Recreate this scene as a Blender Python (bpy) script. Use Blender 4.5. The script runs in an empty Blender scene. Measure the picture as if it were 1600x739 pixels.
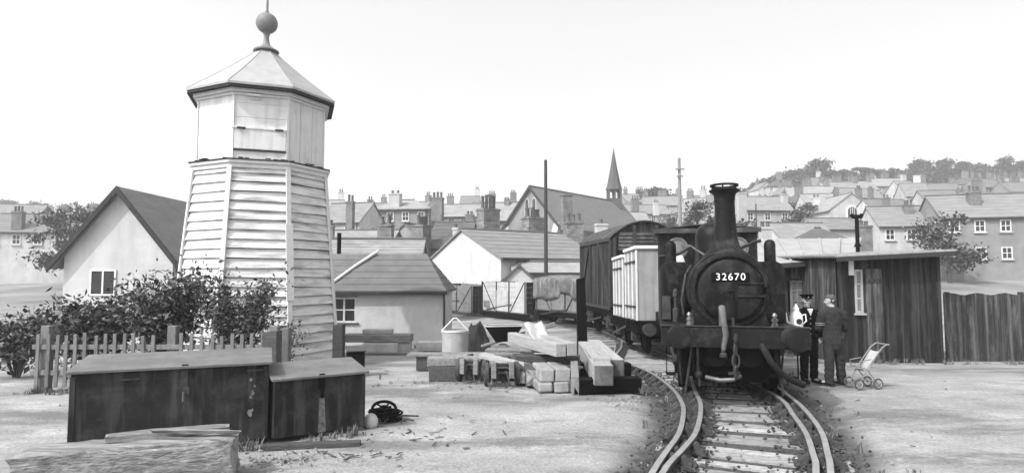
import bpy, bmesh, math, random
from mathutils import Vector, Matrix, noise
PI = math.pi
R = math.radians
sc = bpy.context.scene
C = sc.collection
rng = random.Random(11)

# ------------------------------------------------------------------ camera
CAMH, FPX = 2.0, 950.0
PITCH = math.atan(60.5 / FPX)
cam_d = bpy.data.cameras.new("camera")
cam = bpy.data.objects.new("camera", cam_d)
C.objects.link(cam)
cam.location = (0, 0, CAMH)
cam.rotation_euler = (PI / 2 + PITCH, 0, 0)
cam_d.sensor_width = 36.0
cam_d.lens = 36.0 * FPX / 1600.0
cam_d.clip_start = 0.1
cam_d.clip_end = 3000
sc.camera = cam
_c, _s = math.cos(PITCH), math.sin(PITCH)


def P(px, py, Y):
    """world point seen at photograph pixel (px, py) at depth Y"""
    cx, cz = (px - 800) / FPX, (369.5 - py) / FPX
    d = Vector((cx, _c - cz * _s, _s + cz * _c))
    t = Y / d.y
    return Vector((d.x * t, Y, CAMH + d.z * t))


def G(px, py, h=0.0):
    """point of the yard (height h over it) under a pixel"""
    cx, cz = (px - 800) / FPX, (369.5 - py) / FPX
    d = Vector((cx, _c - cz * _s, _s + cz * _c))
    t = 5.0
    for _ in range(30):
        y = d.y * t
        t = (gz(d.x * t, y) + h - CAMH) / d.z
        t = max(1.0, min(t, 60.0))
    return Vector((d.x * t, d.y * t, CAMH + d.z * t))


def sstep(a, b, v):
    t = max(0.0, min(1.0, (v - a) / (b - a)))
    return t * t * (3 - 2 * t)


def gz(x, y):
    """height of the ground"""
    z = -0.3 * sstep(10, 20, y)
    if y > 36:
        u = max(-1.0, min(1.0, x / y))
        crest = 29 + 15 * u
        t = min(1.0, (y - 36) / 240.0)
        z += crest * t ** 1.3
    return z


# ------------------------------------------------------------------ bookkeeping
def tag(o, label=None, cat=None, group=None, kind=None):
    if label: o["label"] = label
    if cat: o["category"] = cat
    if group: o["group"] = group
    if kind: o["kind"] = kind
    return o


def thing(name, label, cat, loc=(0, 0, 0), rz=0.0, group=None, rx=0.0, ry=0.0):
    o = bpy.data.objects.new(name, None)
    C.objects.link(o)
    o.empty_display_size = 0.2
    o.location = loc
    o.rotation_euler = (rx, ry, rz)
    return tag(o, label, cat, group)


def copy_tree(o, parent=None):
    c = o.copy()
    C.objects.link(c)
    if parent is not None: c.parent = parent
    for ch in [k for k in sc.objects if k.parent is o]:
        copy_tree(ch, c)
    return c


# ------------------------------------------------------------------ materials (a black and white world)
def gcol(v): return (v, v, v, 1)


def mat(name, v, v2=None, scale=3.0, rough=0.8, bump=0.0, bscale=None, stretch=(1, 1, 1), metal=0.0,
        stain=None, stain_scale=1.2, stain_amt=0.5, streak=None, spec=0.35, rand=0.0, detail=6.0):
    m = bpy.data.materials.new(name)
    m.use_nodes = True
    nt = m.node_tree
    N, L = nt.nodes, nt.links
    b = N["Principled BSDF"]
    b.inputs["Roughness"].default_value = rough
    b.inputs["Metallic"].default_value = metal
    b.inputs["Specular IOR Level"].default_value = spec if v > .3 or rough < .3 else min(spec, .12)
    if v2 is None: v2 = v * 0.8
    tc = N.new("ShaderNodeTexCoord")
    mp = N.new("ShaderNodeMapping")
    mp.inputs["Scale"].default_value = stretch
    L.new(tc.outputs["Object"], mp.inputs["Vector"])
    oi = N.new("ShaderNodeObjectInfo")
    mm = N.new("ShaderNodeMath"); mm.operation = "MULTIPLY"; mm.inputs[1].default_value = 40.0
    L.new(oi.outputs["Random"], mm.inputs[0])
    L.new(mm.outputs[0], mp.inputs["Location"])
    nz = N.new("ShaderNodeTexNoise")
    nz.inputs["Scale"].default_value = scale
    nz.inputs["Detail"].default_value = detail
    nz.inputs["Roughness"].default_value = 0.65
    L.new(mp.outputs[0], nz.inputs["Vector"])
    rp = N.new("ShaderNodeValToRGB")
    rp.color_ramp.elements[0].position = 0.3
    rp.color_ramp.elements[0].color = gcol(v2)
    rp.color_ramp.elements[1].position = 0.7
    rp.color_ramp.elements[1].color = gcol(v)
    L.new(nz.outputs["Fac"], rp.inputs["Fac"])
    col = rp.outputs["Color"]
    if stain is not None:
        n2 = N.new("ShaderNodeTexNoise")
        n2.inputs["Scale"].default_value = stain_scale
        n2.inputs["Detail"].default_value = 5.0
        n2.inputs["Roughness"].default_value = 0.7
        L.new(mp.outputs[0], n2.inputs["Vector"])
        r2 = N.new("ShaderNodeValToRGB")
        r2.color_ramp.elements[0].position = 0.5
        r2.color_ramp.elements[0].color = (0, 0, 0, 1)
        r2.color_ramp.elements[1].position = 0.68
        r2.color_ramp.elements[1].color = gcol(stain_amt)
        L.new(n2.outputs["Fac"], r2.inputs["Fac"])
        mx = N.new("ShaderNodeMix"); mx.data_type = "RGBA"
        L.new(r2.outputs["Color"], mx.inputs["Factor"])
        L.new(col, mx.inputs[6])
        mx.inputs[7].default_value = gcol(stain)
        col = mx.outputs[2]
    if streak is not None:
        mp2 = N.new("ShaderNodeMapping")
        mp2.inputs["Scale"].default_value = streak[2]
        L.new(tc.outputs["Object"], mp2.inputs["Vector"])
        L.new(mm.outputs[0], mp2.inputs["Location"])
        n3 = N.new("ShaderNodeTexNoise")
        n3.inputs["Scale"].default_value = 1.0
        n3.inputs["Detail"].default_value = 4.0
        L.new(mp2.outputs[0], n3.inputs["Vector"])
        r3 = N.new("ShaderNodeValToRGB")
        r3.color_ramp.elements[0].position = 0.48
        r3.color_ramp.elements[0].color = (0, 0, 0, 1)
        r3.color_ramp.elements[1].position = 0.72
        r3.color_ramp.elements[1].color = gcol(streak[1])
        L.new(n3.outputs["Fac"], r3.inputs["Fac"])
        mx = N.new("ShaderNodeMix"); mx.data_type = "RGBA"
        L.new(r3.outputs["Color"], mx.inputs["Factor"])
        L.new(col, mx.inputs[6])
        mx.inputs[7].default_value = gcol(streak[0])
        col = mx.outputs[2]
    if rand > 0:
        mr = N.new("ShaderNodeMapRange")
        mr.inputs["To Min"].default_value = 1 - rand
        mr.inputs["To Max"].default_value = 1 + rand
        L.new(oi.outputs["Random"], mr.inputs["Value"])
        mx = N.new("ShaderNodeMix"); mx.data_type = "RGBA"; mx.blend_type = "MULTIPLY"
        mx.inputs["Factor"].default_value = 1
        L.new(col, mx.inputs[6])
        L.new(mr.outputs[0], mx.inputs[7])
        col = mx.outputs[2]
    L.new(col, b.inputs["Base Color"])
    if bump > 0:
        nb = N.new("ShaderNodeTexNoise")
        nb.inputs["Scale"].default_value = bscale or scale * 6
        nb.inputs["Detail"].default_value = 6
        L.new(mp.outputs[0], nb.inputs["Vector"])
        bm_ = N.new("ShaderNodeBump")
        bm_.inputs["Strength"].default_value = bump
        bm_.inputs["Distance"].default_value = 0.03
        L.new(nb.outputs["Fac"], bm_.inputs["Height"])
        L.new(bm_.outputs[0], b.inputs["Normal"])
    return m


def brick_mat(name, v1, v2, mortar, scale=1.0, bw=0.22, rh=0.075, bump=0.4, msize=0.012):
    m = mat(name, v1, v2, scale=2.0, rough=0.9)
    nt = m.node_tree
    N, L = nt.nodes, nt.links
    b = N["Principled BSDF"]
    tc = N.new("ShaderNodeTexCoord")
    sep = N.new("ShaderNodeSeparateXYZ")
    L.new(tc.outputs["Object"], sep.inputs[0])
    ad = N.new("ShaderNodeMath"); ad.operation = "ADD"
    L.new(sep.outputs[0], ad.inputs[0]); L.new(sep.outputs[1], ad.inputs[1])
    cmb = N.new("ShaderNodeCombineXYZ")
    L.new(ad.outputs[0], cmb.inputs[0]); L.new(sep.outputs[2], cmb.inputs[1])
    br = N.new("ShaderNodeTexBrick")
    br.inputs["Scale"].default_value = scale
    br.inputs["Brick Width"].default_value = bw
    br.inputs["Row Height"].default_value = rh
    br.inputs["Mortar Size"].default_value = msize
    br.inputs["Color1"].default_value = gcol(v1)
    br.inputs["Color2"].default_value = gcol(v2)
    br.inputs["Mortar"].default_value = gcol(mortar)
    L.new(cmb.outputs[0], br.inputs["Vector"])
    nz = N.new("ShaderNodeTexNoise"); nz.inputs["Scale"].default_value = 1.7; nz.inputs["Detail"].default_value = 6
    L.new(tc.outputs["Object"], nz.inputs["Vector"])
    mr = N.new("ShaderNodeMapRange"); mr.inputs["From Min"].default_value = .3; mr.inputs["From Max"].default_value = .7
    mr.inputs["To Min"].default_value = .7; mr.inputs["To Max"].default_value = 1.15
    L.new(nz.outputs["Fac"], mr.inputs["Value"])
    mx = N.new("ShaderNodeMix"); mx.data_type = "RGBA"; mx.blend_type = "MULTIPLY"; mx.inputs["Factor"].default_value = 1
    L.new(br.outputs["Color"], mx.inputs[6]); L.new(mr.outputs[0], mx.inputs[7])
    L.new(mx.outputs[2], b.inputs["Base Color"])
    bp = N.new("ShaderNodeBump"); bp.inputs["Strength"].default_value = bump; bp.inputs["Distance"].default_value = 0.02
    bp.invert = True
    L.new(br.outputs["Fac"], bp.inputs["Height"]); L.new(bp.outputs[0], b.inputs["Normal"])
    return m


M = {}
M["white_paint"] = mat("weathered_white_paint", .68, .54, 2.2, .7, .15, 20, stain=.46, stain_scale=2.0, stain_amt=.6, streak=(.18, .75, (1.3, 1.3, 9)))
M["white_panel"] = mat("white_panel_paint", .68, .58, 1.5, .6, .08, 14, stain=.44, stain_scale=2.0, stain_amt=.5, streak=(.34, .5, (7, 7, .6)))
M["white_trim"] = mat("white_trim_paint", .70, .54, 5, .7, .1, 30, stain=.35, stain_scale=5, stain_amt=.5)
M["lead_roof"] = mat("pale_lead_sheet", .36, .27, 2.5, .6, .1, 10, stain=.22, stain_scale=3.0, stain_amt=.4, streak=(.32, .4, (5, 5, .7)))
M["tar"] = mat("tarred_edge", .05, .03, 6, .7, .2)  # tarred edges, and the painted shade between the tower's boards
M["dark_iron"] = mat("dark_iron", .05, .03, 8, .6, .15, 40)
M["ball_paint"] = mat("grey_ball_paint", .22, .16, 5, .5, .05)
M["loco_black"] = mat("sooty_black_paint", .007, .003, 3.0, .50, .08, 25, stain=.05, stain_scale=3.5, stain_amt=.55, spec=.12, streak=(.045, .5, (6, 6, .8)))
M["smokebox_black"] = mat("matt_smokebox_black", .011, .005, 4.0, .62, .15, 30, stain=.06, stain_scale=3.2, stain_amt=.6, spec=.12)
M["beam_paint"] = mat("buffer_beam_paint", .013, .007, 4.0, .6, .1, 25, spec=.12, stain=.05, stain_scale=5, stain_amt=.5)
M["under_black"] = mat("greasy_black", .006, .003, 6, .7, .2, 40, spec=.06)
M["oily_metal"] = mat("oily_metal", .06, .02, 9, .45, .15, 40, spec=.4)
M["bright_metal"] = mat("worn_bright_metal", .24, .12, 8, .35, .1, 30, metal=.5)
M["hose"] = mat("rubber_hose", .025, .014, 9, .75, .3, 60)
M["pale_hose"] = mat("dusty_canvas_hose", .15, .07, 9, .8, .3, 60)
M["plate_white"] = mat("plate_white_numerals", .8, .75, 5, .6)
M["glass"] = mat("dark_window_glass", .03, .02, 2, .12, spec=.6)
M["pale_glass"] = mat("dusty_window_glass", .20, .10, 4, .2, spec=.6)  # pale tone stands in for light caught in the pane
M["rail_side"] = mat("rusty_rail_side", .07, .045, 12, .8, .2)
M["rail_top"] = mat("worn_rail_head", .34, .22, 6, .38, .05, 30, metal=.25)
M["sleeper"] = mat("bleached_sleeper", .40, .20, 5, .9, .6, 18, stretch=(1, 6, 6), stain=.07, stain_scale=3, stain_amt=.6, rand=.25)
M["timber_light"] = mat("fresh_sawn_timber", .44, .24, 5, .8, .5, 25, stretch=(9, .5, 9), stain=.13, stain_scale=2.5, stain_amt=.6, rand=.1)
M["timber_mid"] = mat("weathered_timber", .25, .13, 4, .85, .4, 25, stretch=(1, 6, 6), stain=.1, stain_scale=2.5, stain_amt=.55, rand=.2)
M["timber_dark"] = mat("old_dark_timber", .10, .045, 5, .85, .4, 22, stretch=(1, 5, 5), stain=.05, stain_scale=3, stain_amt=.5, rand=.2)
M["timber_end"] = mat("timber_end_grain", .30, .18, 14, .9, .4, 40)
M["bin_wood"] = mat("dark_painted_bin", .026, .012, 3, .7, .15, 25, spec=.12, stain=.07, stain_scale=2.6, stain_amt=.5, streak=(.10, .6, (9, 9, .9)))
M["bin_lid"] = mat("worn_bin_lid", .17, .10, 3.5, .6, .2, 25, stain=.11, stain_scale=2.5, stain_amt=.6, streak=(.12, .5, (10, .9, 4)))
M["picket"] = mat("weathered_picket", .20, .11, 6, .9, .3, 30, stretch=(4, 4, 1), rand=.15)
M["tar_wood"] = mat("tarred_boards", .022, .009, 5, .85, .3, 22, spec=.2, stretch=(5, 5, .7), stain=.06, stain_scale=2, stain_amt=.5, streak=(.075, .75, (9, 9, .25)))
M["door_wood"] = mat("worn_board_door", .045, .02, 5, .8, .3, 22, stretch=(5, 5, .7), stain=.2, stain_scale=2, stain_amt=.5, streak=(.2, .6, (9, 9, .25)))
M["shed_roof"] = mat("bleached_felt_roof", .33, .25, 2.0, .85, .3, 10, stain=.18, stain_scale=1.4, stain_amt=.5, streak=(.3, .5, (6, .8, 1)))
M["hut_roof"] = mat("grey_felt_hut_roof", .16, .11, 2.0, .85, .25, 10, stain=.11, stain_scale=1.4, stain_amt=.5, streak=(.11, .6, (.5, 6, 1)))
M["hut_wall"] = mat("limewashed_hut_wall", .52, .44, 1.6, .9, .25, 14, stain=.32, stain_scale=1.1, stain_amt=.6, streak=(.36, .4, (4, 4, .7)))
M["limewash"] = mat("white_limewash", .52, .44, 1.2, .9, .2, 8, stain=.34, stain_scale=.8, stain_amt=.5, streak=(.30, .5, (2.0, 2.0, .3)))
M["render_pale"] = mat("pale_render", .50, .40, .8, .9, stain=.30, stain_scale=.5, stain_amt=.6, streak=(.26, .5, (1.2, 1.2, .25)), rand=.15)
M["render_grey"] = mat("grey_render", .27, .21, .8, .9, stain=.16, stain_scale=.5, stain_amt=.6, streak=(.14, .5, (1.2, 1.2, .25)), rand=.18)
M["slate_pale"] = mat("sunlit_slate", .25, .17, 1.0, .7, .2, 6, stretch=(1, 1, 4), stain=.12, stain_scale=.9, stain_amt=.6, rand=.25)  # palest of the slate tones
M["slate_mid"] = mat("mid_slate", .20, .14, 1.0, .7, .2, 6, stretch=(1, 1, 4), stain=.15, stain_scale=.7, stain_amt=.5, rand=.15)
M["slate_dark"] = mat("dark_slate", .13, .08, 1.0, .7, .2, 6, stretch=(1, 1, 4), stain=.10, stain_scale=.7, stain_amt=.5, rand=.15)
M["brick"] = brick_mat("old_brick", .19, .10, .22)
M["stone"] = brick_mat("rubble_stone", .26, .12, .18, 1.0, .42, .2, .5, .03)
M["pot"] = mat("chimney_pot_clay", .13, .07, 4, .8, rand=.3)
M["ridge_tile"] = mat("ridge_tile", .13, .09, 3, .8)
M["spire_shingle"] = mat("spire_shingle", .10, .06, 4, .8, .4, 16)
M["wagon_pale"] = mat("bleached_wagon_planks", .46, .36, 3, .85, .25, 20, stretch=(4, .6, 4), stain=.3, stain_scale=1.7, stain_amt=.6, streak=(.2, .5, (4, 4, .7)))
M["wagon_grey"] = mat("faded_wagon_grey", .17, .12, 3, .8, .2, 20, stain=.26, stain_scale=1.7, stain_amt=.5, streak=(.26, .5, (5, 5, .6)))
M["van_planks"] = mat("brown_van_planks", .024, .010, 3, .85, .2, 20, spec=.2, stain=.05, stain_scale=1.8, stain_amt=.5, streak=(.13, .5, (9, 9, .35)))
M["van_roof"] = mat("sooty_van_roof", .06, .035, 3, .8, .15, 12, stain=.2, stain_scale=1.5, stain_amt=.4)
M["container"] = mat("pale_container_paint", .34, .26, 1.6, .6, .08, 12, stain=.18, stain_scale=1.8, stain_amt=.5, streak=(.15, .6, (7, 7, .6)))
M["tarp"] = mat("weathered_tarpaulin", .13, .07, 2.5, .75, .5, 9, stain=.30, stain_scale=1.8, stain_amt=.5, streak=(.32, .5, (3.5, 3.5, .6)))
M["tarp_dark"] = mat("black_tarpaulin", .035, .02, 3, .7, .4, 8)
M["galv"] = mat("dull_galvanised", .42, .32, 4, .55, .1, 20, stain=.24, stain_scale=3, stain_amt=.5, streak=(.24, .5, (8, 8, .8)))
M["stone_slab"] = mat("pale_stone_slab", .5, .36, 4, .9, .4, 18, stain=.2, stain_scale=3, stain_amt=.5, rand=.2)
M["pole"] = mat("creosoted_pole", .06, .035, 4, .9, .2, 20, stretch=(4, 4, .4))
M["pole_pale"] = mat("grey_weathered_pole", .24, .17, 4, .9, .2, 20, stretch=(4, 4, .4))
M["leaf"] = mat("leaf_green_as_grey", .065, .035, 3, .6, rand=.1)
M["leaf_light"] = mat("young_leaf", .20, .10, 3, .6)
M["leaf_far"] = mat("far_leaf", .05, .022, .8, .7, rand=.2)
M["bark"] = mat("bark", .09, .05, 6, .9, .4)
M["skin"] = mat("skin", .46, .40, 6, .55)
M["serge"] = mat("dark_serge", .006, .003, 12, .9, .2, 60)
M["tweed"] = mat("grey_tweed", .038, .022, 40, .9, .3, 80)
M["tweed_dark"] = mat("grey_flannel", .040, .026, 30, .9, .3, 60)
M["shoe"] = mat("polished_boot", .02, .012, 8, .4)
M["hair"] = mat("greying_hair", .10, .05, 30, .7, .4, 90)
M["linen"] = mat("white_linen", .78, .7, 8, .8)
M["enamel"] = mat("white_enamel", .8, .72, 4, .3, spec=.5)
M["chrome"] = mat("dull_chrome", .36, .24, 6, .3, metal=.5)
M["canvas_pale"] = mat("pale_canvas", .42, .32, 6, .85, .3, 40)
M["rubber"] = mat("grey_rubber", .10, .06, 8, .8)
M["rubble"] = mat("broken_stone", .26, .14, 6, .9, .5, 30, rand=.3)
M["ballast"] = mat("cinder_ballast", .09, .025, 9, .95, .8, 40, rand=.3)


# ------------------------------------------------------------------ mesh building
class MB:
    def __init__(s):
        s.bm = bmesh.new()
        s.X = Matrix.Identity(4)

    def v(s, p): return s.bm.verts.new(s.X @ Vector(p))

    def face(s, vs, mi=0):
        try:
            f = s.bm.faces.new(vs)
            f.material_index = mi
            return f
        except ValueError:
            return None

    def quad(s, a, b, c, d, mi=0):
        return s.face([s.v(a), s.v(b), s.v(c), s.v(d)], mi)

    def hexa(s, p, mi=0):
        """8 corners: 0-3 bottom ring, 4-7 top ring"""
        v = [s.v(q) for q in p]
        for ix in ((3, 2, 1, 0), (4, 5, 6, 7), (0, 1, 5, 4), (1, 2, 6, 5), (2, 3, 7, 6), (3, 0, 4, 7)):
            s.face([v[i] for i in ix], mi)
        return s

    def box(s, x0, x1, y0, y1, z0, z1, mi=0):
        return s.hexa([(x0, y0, z0), (x1, y0, z0), (x1, y1, z0), (x0, y1, z0),
                       (x0, y0, z1), (x1, y0, z1), (x1, y1, z1), (x0, y1, z1)], mi)

    def beam(s, a, b, w, h, up=(0, 0, 1), mi=0):
        """square bar from a to b, w across and h along up"""
        a, b, up = Vector(a), Vector(b), Vector(up)
        d = (b - a).normalized()
        if abs(d.dot(up)) > .98: up = Vector((0, 1, 0))
        sd = d.cross(up).normalized()
        u = sd.cross(d).normalized()
        q = []
        for e in (a, b):
            q += [e - sd * w / 2 - u * h / 2, e + sd * w / 2 - u * h / 2, e + sd * w / 2 + u * h / 2, e - sd * w / 2 + u * h / 2]
        return s.hexa(q, mi)

    def tube(s, pts, r, n=10, cap=True, mi=0):
        """tube through pts; r a number or a list"""
        pts = [Vector(p) for p in pts]
        k = len(pts)
        rs = r if isinstance(r, (list, tuple)) else [r] * k
        rings = []
        ref = None
        for i in range(k):
            d = (pts[min(i + 1, k - 1)] - pts[max(i - 1, 0)]).normalized()
            if ref is None:
                ref = Vector((0, 0, 1)) if abs(d.z) < .9 else Vector((1, 0, 0))
            a = d.cross(ref).normalized()
            bb = a.cross(d).normalized()
            ref = bb
            rings.append([s.v(pts[i] + (a * math.cos(2 * PI * j / n) + bb * math.sin(2 * PI * j / n)) * rs[i]) for j in range(n)])
        for i in range(k - 1):
            for j in range(n):
                s.face([rings[i][j], rings[i][(j + 1) % n], rings[i + 1][(j + 1) % n], rings[i + 1][j]], mi)
        if cap:
            s.face(rings[0][::-1], mi); s.face(rings[-1], mi)
        return s

    def lathe(s, prof, o=(0, 0, 0), axis="z", n=24, mi=0, cap=True, phase=0.0):
        """prof: (radius, height) list"""
        o = Vector(o)
        rings = []
        for r_, h in prof:
            ring = []
            for j in range(n):
                a = 2 * PI * j / n + phase
                c_, s_ = r_ * math.cos(a), r_ * math.sin(a)
                p = {"z": (c_, s_, h), "y": (c_, h, -s_), "x": (h, c_, s_)}[axis]
                ring.append(s.v(o + Vector(p)))
            rings.append(ring)
        for i in range(len(rings) - 1):
            for j in range(n):
                s.face([rings[i][j], rings[i][(j + 1) % n], rings[i + 1][(j + 1) % n], rings[i + 1][j]], mi)
        if cap:
            s.face(rings[0][::-1], mi); s.face(rings[-1], mi)
        return s

    def prism(s, poly, y0, y1, plane="xz", mi=0):
        """polygon extruded: plane xz extrudes along y; yz along x; xy along z"""
        def q(p, e):
            return {"xz": (p[0], e, p[1]), "yz": (e, p[0], p[1]), "xy": (p[0], p[1], e)}[plane]
        a = [s.v(q(p, y0)) for p in poly]
        b = [s.v(q(p, y1)) for p in poly]
        n = len(poly)
        s.face(a, mi); s.face(b[::-1], mi)
        for i in range(n):
            s.face([a[i], b[i], b[(i + 1) % n], a[(i + 1) % n]], mi)
        return s

    def ball(s, c, r, n=12, sx=1, sy=1, sz=1, mi=0):
        prof = [(max(1e-4, math.sin(PI * i / n)), -math.cos(PI * i / n)) for i in range(n + 1)]
        keep = s.X
        s.X = keep @ Matrix.Translation(c) @ Matrix.Diagonal((r * sx, r * sy, r * sz, 1))
        s.lathe(prof, n=n + 4, mi=mi, cap=False)
        s.X = keep
        return s

    def build(s, name, m, parent=None, smooth=None, bevel=0.0, loc=None, weld=False):
        if weld: bmesh.ops.remove_doubles(s.bm, verts=s.bm.verts, dist=1e-4)
        bmesh.ops.recalc_face_normals(s.bm, faces=s.bm.faces)
        me = bpy.data.meshes.new(name)
        s.bm.to_mesh(me); s.bm.free()
        for q in (m if isinstance(m, (list, tuple)) else [m]):
            me.materials.append(q)
        if smooth:
            me.polygons.foreach_set("use_smooth", [True] * len(me.polygons))
            me.set_sharp_from_angle(angle=R(smooth))
        o = bpy.data.objects.new(name, me)
        C.objects.link(o)
        if parent is not None: o.parent = parent
        if loc is not None: o.location = loc
        if bevel > 0:
            bv = o.modifiers.new("edge", "BEVEL")
            bv.width = bevel; bv.segments = 2; bv.limit_method = "ANGLE"; bv.angle_limit = R(40)
        return o


def spline(pts, step=0.25):
    """Catmull-Rom through pts, about step apart"""
    p = [Vector(q) for q in pts]
    p = [p[0] * 2 - p[1]] + p + [p[-1] * 2 - p[-2]]
    out = []
    for i in range(1, len(p) - 2):
        n = max(2, int((p[i + 1] - p[i]).length / step))
        for k in range(n):
            t = k / n
            a, b, c, d = p[i - 1], p[i], p[i + 1], p[i + 2]
            out.append(.5 * ((2 * b) + (c - a) * t + (2 * a - 5 * b + 4 * c - d) * t * t + (3 * b - a - 3 * c + d) * t ** 3))
    out.append(p[-2])
    return out
# ------------------------------------------------------------------ world, sun, air
w = bpy.data.worlds.new("World")
sc.world = w
w.use_nodes = True
nt = w.node_tree
bg = nt.nodes["Background"]
sky = nt.nodes.new("ShaderNodeTexSky")
sky.sky_type = "NISHITA"
sky.sun_disc = False
SUN = Vector((-.53, -.43, .73)).normalized()
sky.sun_elevation = math.asin(SUN.z)
sky.sun_rotation = math.atan2(SUN.x, SUN.y)
sky.air_density = 1.0
sky.dust_density = 6.0
sky.ozone_density = 0.5
bw = nt.nodes.new("ShaderNodeRGBToBW")
nt.links.new(sky.outputs[0], bw.inputs[0])
veil = nt.nodes.new("ShaderNodeMath"); veil.operation = "ADD"      # a thin even veil of white cloud over the clear sky
veil.inputs[1].default_value = 2.2
nt.links.new(bw.outputs[0], veil.inputs[0])
nt.links.new(veil.outputs[0], bg.inputs["Color"])
bg.inputs["Strength"].default_value = 0.15
sd = bpy.data.lights.new("sun", "SUN")
sd.energy = 2.7
sd.angle = R(1.2)
sun = bpy.data.objects.new("sun", sd)
C.objects.link(sun)
sun.rotation_euler = (-SUN).to_track_quat("-Z", "Y").to_euler()
sun.location = (-20, -10, 30)
sc.view_settings.view_transform = "Standard"
sc.view_settings.look = "None"
sc.view_settings.exposure = 0.55
sc.view_settings.gamma = 1.0
sc.view_settings.use_curve_mapping = False
sc.cycles.use_denoising = True
sc.cycles.max_bounces = 6
sc.cycles.volume_bounces = 1

hz = MB().box(-900, 900, -200, 1000, -2.5, 72).build("haze", [])
hm = bpy.data.materials.new("thin_haze")
hm.use_nodes = True
hm.node_tree.nodes.remove(hm.node_tree.nodes["Principled BSDF"])
pv = hm.node_tree.nodes.new("ShaderNodeVolumePrincipled")
pv.inputs["Color"].default_value = (.95, .95, .95, 1)
pv.inputs["Density"].default_value = 0.0011
pv.inputs["Anisotropy"].default_value = 0.2
hm.node_tree.links.new(pv.outputs[0], hm.node_tree.nodes["Material Output"].inputs["Volume"])
hz.data.materials.append(hm)
tag(hz, "thin pale summer haze over the yard and the town", "haze", kind="stuff")

# ------------------------------------------------------------------ ground
def ground_material():
    m = mat("dusty_yard_soil", .46, .34, .9, .95, .5, 9)
    nt = m.node_tree; N, L = nt.nodes, nt.links
    b = N["Principled BSDF"]
    geo = N.new("ShaderNodeNewGeometry")
    def nz(scale, detail=6, stretch=(1, 1, 1), rough=.6):
        mp = N.new("ShaderNodeMapping"); mp.inputs["Scale"].default_value = stretch
        L.new(geo.outputs["Position"], mp.inputs["Vector"])
        n = N.new("ShaderNodeTexNoise"); n.inputs["Scale"].default_value = scale; n.inputs["Detail"].default_value = detail
        n.inputs["Roughness"].default_value = rough
        L.new(mp.outputs[0], n.inputs["Vector"]); return n.outputs["Fac"]
    def ramp(f, a, ca, z, cz):
        r = N.new("ShaderNodeValToRGB")
        r.color_ramp.elements[0].position = a; r.color_ramp.elements[0].color = gcol(ca)
        r.color_ramp.elements[1].position = z; r.color_ramp.elements[1].color = gcol(cz)
        L.new(f, r.inputs["Fac"]); return r.outputs["Color"]
    def mix(f, a, c, mode="MIX"):
        x = N.new("ShaderNodeMix"); x.data_type = "RGBA"; x.blend_type = mode
        if f is None: x.inputs["Factor"].default_value = 1
        else: L.new(f, x.inputs["Factor"])
        L.new(a, x.inputs[6])
        if isinstance(c, float): x.inputs[7].default_value = gcol(c)
        else: L.new(c, x.inputs[7])
        return x.outputs[2]
    base = ramp(nz(.55, 8, (1, 1.6, 1)), .3, .21, .68, .35)
    base = mix(ramp(nz(1.4, 7, (.6, 1.3, 1), .75), .52, 0.0, .72, .55), base, .13)      # damp, trodden patches
    base = mix(ramp(nz(.42, 6, (.45, 1.5, 1), .7), .47, 0.0, .60, .85), base, .12)      # long dark swathes
    base = mix(ramp(nz(.9, 6, (.8, 1.2, 1), .7), .56, 0.0, .70, .7), base, .44)         # bleached dust
    base = mix(None, base, ramp(nz(26, 5), .3, .68, .7, 1.2), "MULTIPLY")             # grit
    base = mix(ramp(nz(95, 2), .66, 0.0, .74, .8), base, .12)                           # cinders
    base = mix(ramp(nz(70, 2, (1, 1.1, 1)), .68, 0.0, .74, .8), base, .62)                # pale chips
    # ground beyond the yard: rough grass and gardens
    sep = N.new("ShaderNodeSeparateXYZ"); L.new(geo.outputs["Position"], sep.inputs[0])
    far = N.new("ShaderNodeMapRange"); far.inputs["From Min"].default_value = 34; far.inputs["From Max"].default_value = 46
    L.new(sep.outputs[1], far.inputs["Value"])
    grass = ramp(nz(.12, 8), .35, .10, .65, .24)
    base = mix(far.outputs[0], base, grass)
    # vertex colour "cinder": dark ballast by the rails, plus painted shade beneath the engine
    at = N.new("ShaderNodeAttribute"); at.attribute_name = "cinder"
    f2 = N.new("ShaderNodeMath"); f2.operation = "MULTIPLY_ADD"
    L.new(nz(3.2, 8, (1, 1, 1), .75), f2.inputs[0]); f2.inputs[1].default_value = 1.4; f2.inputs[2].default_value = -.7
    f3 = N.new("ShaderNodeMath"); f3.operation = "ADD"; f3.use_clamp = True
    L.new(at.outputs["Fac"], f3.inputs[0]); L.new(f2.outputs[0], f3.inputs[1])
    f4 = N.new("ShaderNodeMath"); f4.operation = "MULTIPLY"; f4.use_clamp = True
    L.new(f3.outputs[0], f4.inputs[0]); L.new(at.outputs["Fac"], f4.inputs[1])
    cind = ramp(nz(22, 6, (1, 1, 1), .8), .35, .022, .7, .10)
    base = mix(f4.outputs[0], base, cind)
    L.new(base, b.inputs["Base Color"])
    bp = [n for n in N if n.type == "BUMP"][0]
    bp.inputs["Strength"].default_value = .5
    bp.inputs["Distance"].default_value = .04
    ad = N.new("ShaderNodeMath"); ad.operation = "ADD"
    L.new(nz(5, 8, (1, 1, 1), .7), ad.inputs[0]); L.new(nz(38, 4), ad.inputs[1])
    L.new(ad.outputs[0], bp.inputs["Height"])
    return m


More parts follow.
